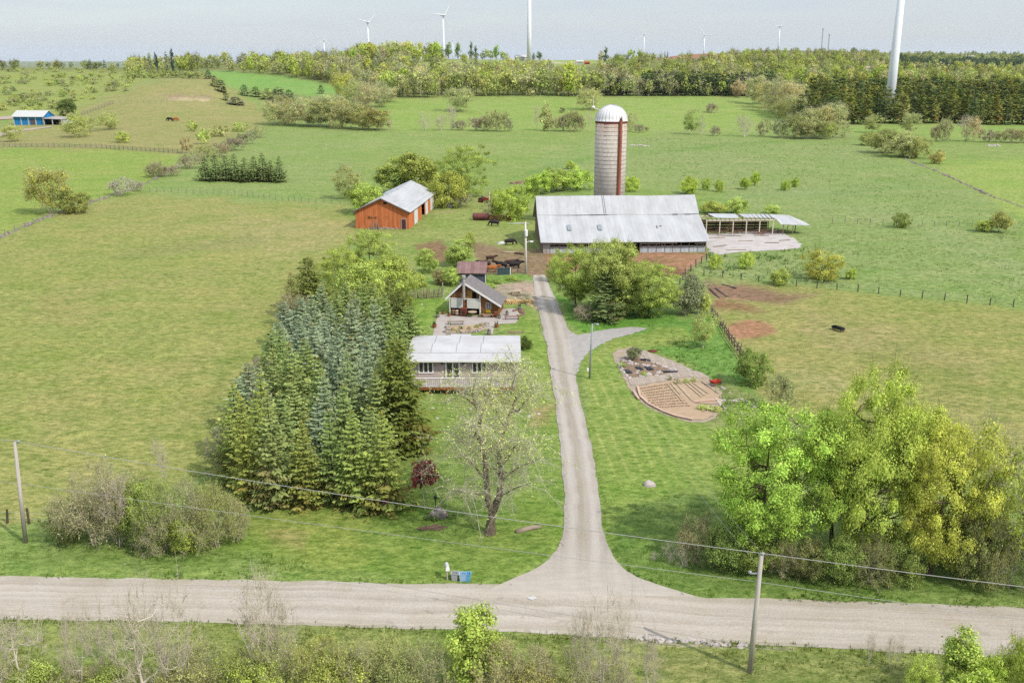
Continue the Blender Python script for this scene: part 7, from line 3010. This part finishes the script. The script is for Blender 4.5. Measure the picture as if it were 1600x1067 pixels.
row([(1462, 194, 222, 32, PINKB), (1474, 184, 222, 26, BUD), (1508, 178, 221, 30, f3(190, 176, 140), 'bare'), (1520, 182, 222, 34, f3(176, 166, 120)), (1543, 202, 223, 28, PURP), (1562, 204, 223, 26, OLIVE), (1580, 200, 224, 30, BRN), (1598, 200, 224, 30, OLIVE)], 'thicket', 'bush', '{o} scrubby bush in the far right hedge before the plantation', 'bush', None, BRN)
row([(1365, 300, 320, 8)], 'bare', 'sapling', '{o} thin bare sapling in the right pasture', 'sapling', None, BRN) if False else None

# --- conifer plantation on the right
cnt = 0
for ri, (yb, dx) in enumerate([(193, 13.5), (184, 12.5), (175, 12), (167, 11.5), (160, 11), (154, 10.5)]):
    x = 1248 + 5 * ri + (ri % 2) * 5
    while x < 1650:
        yb2 = yb + (x - 1250) * .004 + rnd.uniform(-1.5, 1.5)
        hpx = (47 - ri * 2.2) * rnd.uniform(.86, 1.1)
        c = [fc(104, 112, 46), fc(92, 104, 46), fc(118, 120, 50), fc(80, 96, 50), fc(88, 104, 58)][rnd.randrange(5)]
        plant('farspruce', 'plantation_conifer', x, yb2 - hpx, yb2, 24 * rnd.uniform(.85, 1.2), c, 'dark conifer packed into the plantation on the right', 'conifer', 'conifers of the plantation', hue=.1)
        cnt += 1
        x += dx * rnd.uniform(.8, 1.25)
# --- dark conifer strip along the far treeline
for ri, yb in enumerate((150, 146)):
    x = 934 + ri * 6
    while x < 1212:
        hpx = (36 if x > 1000 else 30) * rnd.uniform(.85, 1.1) - ri * 1
        if not (985 < x < 1000):
            plant('farspruce', 'strip_conifer', x, yb - hpx, yb, 17, f3(66, 84, 52), 'dark conifer in the strip behind the far hedge', 'conifer', 'conifers of the far strip', hue=.1)
        x += 8 * rnd.uniform(.8, 1.3)

# --- the far treeline: nearest trees one by one, the woods beyond as one mass
FARC = [f3(152, 164, 60), f3(166, 168, 66), f3(140, 150, 62), f3(156, 162, 84), f3(166, 164, 104), f3(150, 160, 84), f3(160, 170, 66), f3(146, 168, 52), f3(120, 132, 64), f3(146, 148, 96), f3(164, 158, 106)]
cand = []


def scatter(poly, n, hlo, hhi, cols, kinds, wr=(.55, .95)):
    xs, ys_ = [p[0] for p in poly], [p[1] for p in poly]
    k = 0
    tries = 0
    while k < n and tries < n * 30:
        tries += 1
        px, py = rnd.uniform(min(xs), max(xs)), rnd.uniform(min(ys_), max(ys_))
        if sdist(np.array([px]), np.array([py]), poly)[0] < 0:
            continue
        p = G(px, py)
        if p.y > 4200:
            continue
        h = rnd.uniform(hlo, hhi)
        cand.append((p, px, py, h, h * rnd.uniform(*wr), rnd.choice(cols), rnd.choice(kinds)))
        k += 1


# front row of the treeline, spaced along its foot
x = 604
while x < 1168:
    h = rnd.uniform(12, 19) if x < 925 else rnd.uniform(9, 14)
    if not 672 < x < 678:
        p = G(x, 150.5 + rnd.uniform(-1, .6) + (2.5 if x < 680 else 0))
        c = rnd.choice(FARC[:8]) if x < 925 else rnd.choice([FARC[0], FARC[3], FARC[5], FARC[9], YG])
        cand.append((p, x, 151, h, h * rnd.uniform(.6, .85), c, rnd.choice(['far', 'farairy', 'farairy'])))
    x += rnd.uniform(7, 13)
for x, yt, c in [(612, 112, VIV), (634, 106, FARC[7]), (690, 98, FARC[2]), (745, 104, FARC[0]), (868, 106, f3(158, 166, 40)), (886, 98, f3(150, 162, 40)), (905, 104, FARC[7]), (722, 108, FARC[6]), (792, 106, FARC[5]), (655, 100, PINKB), (830, 104, PINKB), (765, 112, FARC[0]), (848, 110, OLIVE)]:
    p = G(x, 148)
    h = ztop(p.y, yt) - p.z
    cand.append((p, x, 148, h, h * .85, c, 'far'))
scatter([(598, 152), (760, 148), (940, 148), (940, 118), (830, 114), (640, 112), (600, 112)], 120, 10, 15, FARC, ['far', 'farairy'])
scatter([(560, 140), (600, 150), (640, 140), (640, 98), (560, 98), (470, 100), (440, 118), (520, 134)], 130, 10, 16, FARC, ['far', 'farairy'])
scatter([(190, 122), (250, 112), (330, 112), (440, 117), (560, 134), (560, 97), (440, 95), (300, 96), (210, 104)], 200, 9, 14, FARC, ['far', 'farairy', 'far'])
scatter([(560, 100), (640, 100), (700, 94), (640, 90), (560, 92)], 50, 12, 19, FARC[:8] + [f3(110, 124, 60)], ['far'])
scatter([(940, 146), (1220, 150), (1250, 130), (1250, 106), (1120, 96), (990, 98), (940, 104)], 210, 8, 13, FARC, ['far', 'farairy'])
scatter([(1120, 98), (1330, 112), (1420, 112), (1420, 88), (1330, 84), (1200, 84), (1120, 90)], 320, 7, 11, FARC + [f3(150, 144, 112)], ['far', 'farairy'])
scatter([(1250, 140), (1340, 136), (1660, 140), (1660, 112), (1420, 108), (1330, 112), (1250, 112)], 230, 9, 14, FARC, ['far', 'farairy', 'far'])
scatter([(1400, 112), (1680, 114), (1680, 98), (1420, 98)], 220, 9, 13, [f3(84, 100, 66), f3(76, 94, 66), f3(110, 120, 76)], ['farspruce', 'farspruce', 'far'], (.4, .6))
scatter([(1400, 110), (1680, 112), (1680, 94), (1400, 95)], 420, 9, 13, [f3(66, 88, 66), f3(60, 82, 66), f3(74, 94, 70)], ['farspruce', 'far'], (.45, .7))
scatter([(1400, 100), (1680, 102), (1680, 86), (1420, 86)], 320, 9, 13, [f3(104, 118, 70), f3(130, 140, 70), f3(140, 146, 76), f3(150, 150, 80)], ['far', 'far'], (.5, .9))
scatter([(-60, 112), (200, 108), (200, 104), (-60, 106)], 34, 5, 9, [f3(120, 132, 66), f3(108, 120, 64), OLIVE], ['far', 'farairy'])
scatter([(640, 99), (800, 97), (800, 95), (640, 96)], 16, 5, 9, FARC[:3] + [f3(110, 130, 70)], ['far'])
# skyline trees read off the photo
for x, yt, w_, c, k in [(272, 76, 8, f3(70, 90, 70), 'spar'), (246, 82, 7, f3(66, 86, 76), 'spar'), (236, 83, 8, GREYG, 'spar'), (262, 80, 8, f3(90, 104, 66), 'farspruce'), (143, 92, 8, f3(84, 100, 66), 'farspruce'), (134, 94, 12, OLIVE, 'far'), (165, 93, 7, f3(84, 100, 66), 'farspruce'), (152, 97, 12, f3(100, 114, 60), 'far'), (176, 97, 12, OLIVE, 'far'), (92, 99, 12, f3(120, 132, 66), 'far'),
                        (655, 66, 18, GOLD, 'far'), (672, 66, 12, f3(120, 140, 70), 'spar'), (685, 68, 11, f3(124, 144, 70), 'spar'), (702, 66, 12, f3(120, 142, 76), 'spar'), (716, 67, 11, f3(120, 142, 76), 'spar'), (736, 66, 9, f3(100, 122, 80), 'spar'), (744, 72, 9, f3(110, 130, 80), 'spar'), (757, 76, 18, f3(150, 160, 80), 'far'), (776, 70, 11, f3(130, 160, 60), 'spar'), (766, 78, 16, BRIGHT, 'far'), (786, 80, 10, BRIGHT, 'spar'), (664, 72, 14, OLIVE, 'far'), (692, 76, 16, f3(96, 116, 66), 'far'), (725, 84, 12, OLIVE, 'far'),
                        (808, 85, 7, f3(60, 80, 56), 'far'), (842, 80, 10, f3(96, 116, 76), 'spar'), (834, 82, 6, f3(96, 116, 76), 'spar'), (945, 74, 11, f3(96, 116, 80), 'spar'), (938, 78, 9, PINKB, 'spar'), (985, 76, 14, BRIGHT, 'far'), (998, 77, 12, BRIGHT, 'spar'), (975, 84, 14, OLIVE, 'far'), (960, 88, 14, OLIVE, 'far'), (1021, 82, 5, f3(84, 100, 70), 'farspruce'), (1038, 80, 3, f3(84, 90, 70), 'farspruce'), (1042, 80, 3, f3(84, 90, 70), 'farspruce')]:
    yb = 97 if x < 640 or x > 920 else 96
    if x < 190:
        yb = 107
    X0 = (x - 800) / F
    Y0 = {True: 930, False: 960}[x < 640]
    if 640 <= x <= 800:
        Y0 = 990
    if x > 1010:
        Y0 = 1480
    X = X0 * (Y0 * CT + 5)
    p = Vector((X, Y0, float(zt(X, Y0))))
    h = max(3, ztop(Y0, yt) - p.z)
    cand.append((p, x, yb, h, w_ / ppm(p), c, k))

cand.sort(key=lambda q: -q[3] / q[0].y)
rest = []
for i, (p, px, py, h, wd, c, kind) in enumerate(cand):
    if i < 290 or 63 < 0:
        lab = {'far': 'leafy spring tree among the crowded woods beyond the back field', 'farairy': 'thin budding tree among the crowded woods beyond the back field', 'spar': 'tall slim tree standing above the far woods', 'farspruce': 'dark pointed conifer among the far woods'}[kind]
        plant(kind, {'far': 'leafy_tree', 'farairy': 'budding_tree', 'spar': 'slim_tree', 'farspruce': 'far_conifer'}[kind], px, 0, 0, 0, c, lab, 'tree', 'trees of the far woods', at=p, hm=h, wm=wd)
    else:
        rest.append((p.x, p.y, p.z - .3, h, wd, c, kind))
mass('distant_woods', rest)

# --- scrub on the left slope
scr = []
sc = [f3(150, 162, 78), f3(142, 156, 74), f3(156, 160, 88), f3(142, 144, 94), f3(134, 136, 90), f3(126, 140, 70), f3(162, 166, 82)]
for k in range(300):
    px, py = rnd.uniform(-60, 268), rnd.uniform(108, 183)
    if sdist(np.array([px]), np.array([py]), [(-60, 108), (268, 110), (215, 131), (150, 155), (60, 178), (-60, 184)])[0] < 0:
        continue
    p = G(px, py)
    hpx = rnd.uniform(4, 10) * (py / 150)
    h = hpx / ppm(p)
    scr.append((p, px, h, h * rnd.uniform(1.2, 2.2), rnd.choice(sc)))
scr.sort(key=lambda q: -q[2] * ppm(q[0]))
for p, px, h, wd, c in scr[:120]:
    plant('farbush', 'scrub_bush', px, 0, 0, 0, c, 'rounded scrub bush on the wild slope behind the blue barn', 'bush', 'scrub on the wild slope', at=p, hm=h, wm=wd)
mass('hillside_scrub', [(p.x, p.y, p.z - .1, h, wd, c, 'farbush') for p, px, h, wd, c in scr[120:]])

# --- big trees at the right
plant('big', 'maple_tree', 1192, 640, 876, 178, fs(138, 168, 56), 'vivid green maple, the tree of the near group closest to the driveway', 'tree', None, 0, .0)
plant('big', 'maple_tree', 1352, 590, 880, 190, fs(150, 166, 58), 'tallest yellow-green tree in the middle of the near roadside group', 'tree', None, 1, .0)
plant('big', 'maple_tree', 1300, 648, 866, 150, fs(144, 168, 58), 'green tree filling the gap between the maple and the tallest roadside tree', 'tree', None, 3, .0)
plant('big', 'maple_tree', 1452, 664, 900, 150, fs(166, 170, 60), 'golden leaved tree leaning over the roadside at the right', 'tree', None, 2, .0)
plant('big', 'maple_tree', 1412, 640, 862, 130, fs(156, 168, 60), 'olive-gold tree behind the golden roadside tree', 'tree', None, 3, .0)
plant('midairy', 'broadleaf_tree', 1508, 655, 880, 120, f3(172, 178, 70), 'thin yellow-green tree behind the golden roadside tree', 'tree', None, 0, .0)
plant('midairy', 'broadleaf_tree', 1576, 690, 918, 130, f3(158, 172, 66), 'open green tree with leaning bare trunks at the far right roadside', 'tree', None, 1, .0)
plant('midairy', 'broadleaf_tree', 1630, 690, 900, 110, YG, 'open yellow-green tree at the very edge of the right roadside', 'tree', None, 2, .0)
UG = fs(116, 136, 58)
row([(1086, 806, 880, 70, f3(140, 142, 84)), (1128, 812, 893, 84, UG, 'nearbush'), (1175, 836, 898, 70, UG, 'nearbush'), (1222, 840, 902, 66, f3(136, 134, 84)), (1262, 842, 906, 62, f3(128, 134, 74), 'nearbush'), (1306, 836, 908, 76, UG, 'nearbush'), (1356, 840, 912, 80, f3(132, 138, 72)), (1404, 846, 914, 66, UG, 'nearbush'), (1502, 800, 912, 84, f3(128, 136, 70), 'nearbush'), (1548, 800, 922, 70, f3(140, 144, 78)), (1600, 830, 926, 70, UG)], 'nearthicket', 'undergrowth_bush', '{o} tangled bush under the near trees along the road, from the driveway side', 'bush', None, OLIVE)
row([(1045, 845, 882, 26), (1066, 838, 888, 30), (1022, 860, 878, 14)], 'bare', 'sapling', '{o} thin bare sapling in the rough corner right of the driveway mouth', 'sapling', None, BRN)

# --- the old willow in the middle of the lawn
def willow():
    p = G(765, 835)
    r = thing('willow_tree', 'old forked willow with sparse pale twigs in the middle of the front lawn', 'tree', p)
    H = ztop(p.y, 562)
    R = np.random.default_rng(77)
    tg = Geo()
    k = 1 / ppm(p)

    def P3(px, py, dy=0.0):
        Y = p.y + dy
        z = ztop(Y, py)
        X = (px - 800) / F * (Y * CT + (CAMH - z) * ST)
        return np.array([X - p.x, dy, z])
    limbs = [([(765, 838, 0), (767, 815, 0), (772, 795, 0), (780, 775, .2), (784, 750, .5), (781, 725, .9), (779, 700, 1.3), (788, 670, 1.8), (798, 645, 2.3), (806, 622, 2.8)], .36),
             ([(769, 806, 0), (762, 780, -.2), (760, 750, -.4), (757, 715, -.5), (755, 690, -.3), (748, 670, -.1), (752, 650, .2), (742, 632, .6), (738, 610, 1.0)], .28),
             ([(756, 700, -.4), (744, 680, -.9), (738, 668, -1.4), (730, 660, -1.9)], .12), ([(752, 650, .2), (760, 634, .8), (757, 612, 1.4), (770, 590, 2.0)], .11),
             ([(781, 730, .8), (792, 718, .2), (802, 700, -.4), (815, 690, -1)], .11), ([(788, 670, 1.8), (778, 650, 2.0), (772, 632, 2.4)], .1),
             ([(798, 645, 2.3), (812, 640, 3.0), (822, 624, 3.4), (830, 600, 3.6)], .11), ([(742, 632, .6), (728, 622, .2), (716, 616, -.2)], .1),
             ([(784, 752, .5), (796, 740, 1.0), (812, 728, 1.5), (830, 722, 2)], .1), ([(760, 752, -.4), (748, 736, -1), (736, 722, -1.6), (722, 712, -2.2)], .1),
             ([(806, 622, 2.8), (800, 602, 3.2), (806, 584, 3.6)], .1), ([(757, 715, -.5), (745, 712, .5), (735, 700, 1.5), (722, 690, 2.4)], .09), ([(780, 775, .2), (792, 770, -.6), (806, 762, -1.3), (822, 756, -2)], .09),
             ([(760, 770, -.3), (748, 772, -1.0), (736, 768, -1.6), (718, 768, -2)], .09)]
    N_ = []
    for pts, r0 in limbs:
        q = np.array([P3(*a) for a in pts])
        kk = np.linspace(0, 1, len(q))
        rad = r0 * (1 - .72 * kk)
        if r0 == .36:
            rad[0] *= 1.5
        tg.tube(q, rad, 9 if r0 > .2 else 6)
        for a, b in zip(q[len(q) // 3:], q[len(q) // 3 + 1:]):
            for t in np.linspace(0, 1, 4):
                N_.append(a + (b - a) * t)
        N_ += [q[-1]] * 4
    N_ = np.array(N_)
    link('trunk', tg.mesh('willow_trunk', [plain('willow_bark', g3(150, 136, 114), .4, 3, .95, .1, (2, 2, .4))]), r)
    # secondary boughs, then drooping twigs with small pale leaves
    cg = Geo()
    n = 260
    A = N_[R.integers(0, len(N_), n)]
    d = R.normal(size=(n, 3)) * np.array([1, 1, .5]) + np.array([0, 0, .25])
    d /= np.linalg.norm(d, axis=1)[:, None]
    L = R.uniform(1.3, 3.8, n)[:, None]
    M = A + d * L * .6 + np.array([0, 0, .12])
    B = M + (d + np.array([0, 0, -.55])) * L * .5
    B[:, 2] = np.maximum(B[:, 2], .8)
    cg.twigs(A, M, .035, 1)
    cg.twigs(M, B, .022, 1)
    m = 26
    i = np.repeat(np.arange(n), m)
    t = R.uniform(0, 1, (len(i), 1))
    S0 = np.where(t < .5, A[i] + (M[i] - A[i]) * (t * 2), M[i] + (B[i] - M[i]) * (t * 2 - 1))
    dd = R.normal(size=(len(i), 3)) * .7 + d[i] * .5 + np.array([0, 0, -.15])
    dd /= np.linalg.norm(dd, axis=1)[:, None]
    l2 = R.uniform(.35, 1.1, (len(i), 1))
    E = S0 + dd * l2
    E[:, 2] = np.maximum(E[:, 2], .5)
    cg.twigs(S0, E, .009, 1)
    E2 = E + (R.normal(size=E.shape) * .3 + np.array([0, 0, -.5])) * l2 * .6
    cg.twigs(E, E2, .006, 1)
    nl = 19000
    j = R.integers(0, len(E), nl)
    u = R.uniform(0, 1, (nl, 1))
    C = np.where(R.uniform(size=(nl, 1)) < .5, S0[j] + (E[j] - S0[j]) * u, E[j] + (E2[j] - E[j]) * u) + R.normal(0, .05, (nl, 3))
    hi = np.clip((C[:, 2] - 5.5) / 3, 0, 1)
    keep = R.uniform(size=nl) < .14 + .86 * hi * np.where(C[:, 0] > -.6, 1, .55)
    C = C[keep]
    cg.quads(leaf_quads(R, C, R.normal(size=C.shape) + np.array([0, 0, .7]), .056, .5), leaf_tint(R, len(C), None, .15), 0)
    o = link('crown', cg.mesh('willow_crown', [FOL, plain('pale_twig', gw(188, 184, 156), .2, 2)]), r, color=fs(178, 184, 92))


willow()
plant('smallmaple', 'red_maple', 664, 717, 797, 46, RED, 'small dark red maple in the planting beside the grey boulder', 'tree', None, 0, 0)
plant('smallmaple', 'red_maple', 602, 757, 801, 19, f3(112, 58, 54), 'tiny dark red maple at the foot of the spruce grove', 'tree', None, 1, 0)
for i, (x, y, w_) in enumerate([(668, 811, 14), (679, 813, 12), (706, 809, 16)]):
    plant('bush', 'bed_plant', x, y - 7, y, w_, f3(96, 120, 56), f'low green plant round the grey boulder, {ordw(i)} from the red maple', 'plant')

# --- left roadside thicket
row([(112, 780, 844, 76, fs(120, 130, 64), 'nearbush'), (150, 728, 852, 124, f3(160, 156, 112), 'neartwig'), (182, 748, 846, 80, f3(156, 152, 104)), (222, 750, 850, 84, fs(138, 152, 60), 'nearbush'), (258, 748, 862, 96, fs(134, 150, 60), 'nearthicket'), (300, 746, 862, 96, f3(150, 156, 82), 'neartwig'), (340, 752, 856, 84, fs(142, 152, 72), 'nearthicket'), (372, 775, 846, 50, f3(156, 150, 100)), (240, 800, 868, 70, f3(156, 152, 108), 'neartwig'), (290, 802, 866, 60, fs(156, 168, 64), 'nearbush')], 'nearthicket', 'thicket_bush', '{o} tangled bush in the left roadside thicket, counted from the utility pole', 'bush', None, BRN)
plant('bare', 'bare_tree', 257, 680, 768, 26, BRN, 'thin pale leafless tree behind the left roadside thicket', 'tree')
plant('bare', 'bare_tree', 186, 742, 856, 60, BRN, 'grey leafless willow bowing over the front of the left thicket', 'tree')
# --- near brush along the bottom
row([(-20, 1018, 1085, 102, f3(165, 167, 83), 'neartwig'), (30, 1034, 1092, 92, f3(160, 165, 88)), (90, 1042, 1096, 92, f3(165, 167, 92), 'neartwig'), (150, 1044, 1092, 86, f3(162, 169, 72)), (206, 1042, 1100, 92, f3(167, 167, 96), 'neartwig'), (262, 1048, 1096, 82, f3(160, 167, 79)), (322, 1002, 1098, 98, f3(167, 171, 83), 'neartwig'), (384, 1002, 1096, 92, f3(160, 167, 72)), (440, 990, 1100, 108, f3(169, 176, 79), 'neartwig'), (498, 990, 1094, 96, f3(162, 167, 70)), (556, 992, 1098, 98, f3(167, 171, 79), 'neartwig'), (612, 996, 1096, 92, f3(165, 167, 88)), (668, 1002, 1092, 90, f3(162, 167, 88), 'neartwig'), (780, 1006, 1100, 92, f3(165, 162, 99)), (838, 1006, 1098, 88, f3(165, 160, 101), 'neartwig'), (896, 1014, 1094, 78, f3(165, 169, 88)), (958, 1024, 1096, 72, f3(165, 165, 99), 'neartwig')], 'nearthicket', 'brush_bush', '{o} bush from the left in the near brush below the gravel road', 'bush', None, OLIVE)
row([(60, 1036, 1110, 100, YG), (170, 1040, 1116, 100, f3(150, 160, 64)), (290, 1040, 1112, 100, OLIVE), (400, 1036, 1116, 110, f3(156, 166, 62)), (520, 1030, 1116, 110, f3(150, 156, 62)), (620, 1036, 1112, 100, OLIVE), (820, 1044, 1116, 90, f3(150, 150, 76))], 'nearbush', 'brush_bush', '{o} leafy bush from the left along the bottom of the near brush', 'bush', None, OLIVE)
plant('sapling', 'young_tree', 742, 952, 1082, 88, f3(156, 174, 66), 'bright lime young tree rising from the near brush before the road', 'tree', None, 0, 0)
plant('sapling', 'young_tree', 1488, 982, 1090, 70, f3(156, 176, 68), 'bright young tree in the bottom right near brush', 'tree', None, 1, 0)
row([(1440, 1028, 1098, 60), (1530, 1020, 1100, 80), (1590, 1000, 1104, 70)], 'nearbush', 'brush_bush', '{o} green bush from the left beside the bottom right young tree', 'bush', None, f3(158, 178, 62))
row([(40, 935, 1108, 110, BRN, 'spread'), (128, 945, 1100, 60), (168, 925, 1096, 56), (236, 905, 1112, 130, BRN, 'spread'), (285, 902, 1104, 90), (415, 870, 1096, 84), (450, 930, 1080, 60), (905, 946, 1104, 50), (940, 908, 1106, 72), (972, 915, 1090, 56), (1016, 990, 1090, 40), (1356, 985, 1044, 16), (1388, 990, 1046, 20), (1403, 988, 1046, 14)], 'bare', 'bare_tree', '{o} leafless pale tree from the left standing in the near brush', 'tree', None, BRN)

# --- long grass
VG = f3(132, 166, 56)
grass_stuff('long_grass', [
    ([(0, 836), (100, 846), (340, 866), (420, 868), (520, 890), (420, 903), (0, 897)], 8.0, .24, g3(129, 162, 60)),
    ([(985, 850), (1060, 880), (1250, 905), (1420, 915), (1600, 925), (1600, 944), (1250, 933), (1100, 928), (1000, 905), (965, 880)], 9.0, .24, g3(119, 159, 54)),
    ([(985, 790), (1060, 775), (1110, 800), (1080, 880), (1000, 870)], 5, .24, g3(101, 143, 54)),
    ([(0, 970), (500, 980), (1000, 1000), (1250, 1014), (1600, 1034), (1600, 1067), (0, 1067)], 9.0, .26, g3(143, 155, 72)),
    ([(870, 460), (1050, 492), (1060, 514), (980, 508), (912, 520), (896, 505)], 2.0, .28, g3(109, 157, 58)),
    ([(1045, 505), (1110, 495), (1150, 560), (1200, 640), (1190, 680), (1130, 650), (1105, 590), (1020, 545)], 2.0, .32, g3(115, 159, 62)),
    ([(1106, 398), (1255, 390), (1330, 440), (1240, 445), (1120, 436), (1070, 430)], 1.0, .5, g3(115, 159, 80)),
    ([(860, 440), (1040, 420), (1090, 440), (1060, 500), (900, 480)], .8, .35, g3(119, 159, 64)),
    ([(628, 466), (700, 468), (676, 492), (655, 530), (635, 530)], 1.6, .22, g3(131, 164, 62)),
    ([(840, 440), (842, 480), (850, 540), (812, 540), (815, 510), (836, 490)], 1.4, .24, g3(133, 162, 62)),
    ([(330, 760), (420, 790), (640, 800), (640, 815), (420, 810), (380, 850), (330, 830)], 2.0, .26, g3(127, 161, 52)),
    # clumpy sward of the pastures and the hay field
    ([(60, 400), (330, 330), (550, 370), (430, 500), (360, 640), (330, 760), (60, 800), (0, 700), (0, 460)], .55, .2, g3(150, 160, 78)),
    ([(0, 560), (340, 520), (330, 760), (0, 810)], .5, .18, g3(176, 176, 104)),
    ([(1130, 450), (1600, 495), (1600, 740), (1240, 640), (1160, 540)], .6, .17, g3(150, 154, 78)),
    ([(1100, 395), (1255, 390), (1300, 300), (1420, 270), (1600, 350), (1600, 480), (1240, 444)], .55, .36, g3(148, 174, 98)),
    ([(1260, 392), (1300, 340), (1600, 400), (1600, 480), (1300, 450)], .45, .34, g3(168, 182, 118)),
    ([(1000, 216), (1330, 222), (1420, 270), (1300, 300), (1090, 300), (985, 260)], .22, .42, g3(140, 168, 88)),
    # ragged grass at the edges of the gravel
    ([(0, 893), (560, 904), (800, 905), (800, 914), (560, 911), (0, 902)], 12, .15, g3(134, 160, 70)),
    ([(1050, 918), (1250, 930), (1600, 942), (1600, 953), (1250, 940), (1050, 928)], 12, .17, g3(130, 158, 66)),
    ([(0, 964), (500, 973), (1000, 994), (1250, 1006), (1600, 1026), (1600, 1036), (1250, 1015), (1000, 1003), (500, 983), (0, 973)], 10, .18, g3(142, 160, 76)),
    ([(845, 500), (862, 600), (876, 700), (880, 800), (866, 868), (886, 850), (884, 760), (874, 650), (862, 560)], 7, .13, g3(150, 166, 70)),
    ([(898, 570), (912, 640), (924, 700), (940, 800), (956, 872), (966, 872), (946, 780), (932, 690), (912, 590)], 7, .13, g3(146, 166, 72)),
    ([(340, 640), (420, 560), (430, 580), (370, 700), (350, 760), (330, 760)], .9, .3, g3(145, 155, 76)),
], VG)


# ------------------------------------------------------------------ air
def haze():
    mb = MB()
    mb.box(-29000, 29000, -300, 29000, -160, 215)
    m, t = newmat('air')
    v = t.nodes.new('ShaderNodeVolumePrincipled')
    v.inputs['Color'].default_value = (.80, .90, 1.0, 1)
    v.inputs['Density'].default_value = HAZE
    v.inputs['Anisotropy'].default_value = .25
    o = t.nodes.new('ShaderNodeOutputMaterial')
    t.links.new(v.outputs[0], o.inputs['Volume'])
    struct(mb.build('haze', m), 'stuff')


HAZE = 1.8e-5
haze()
for o in S.objects:
    if o.type == 'EMPTY' or o.type == 'MESH':
        if o.parent is None and 'kind' not in o and 'label' not in o:
            print('UNLABELLED', o.name)
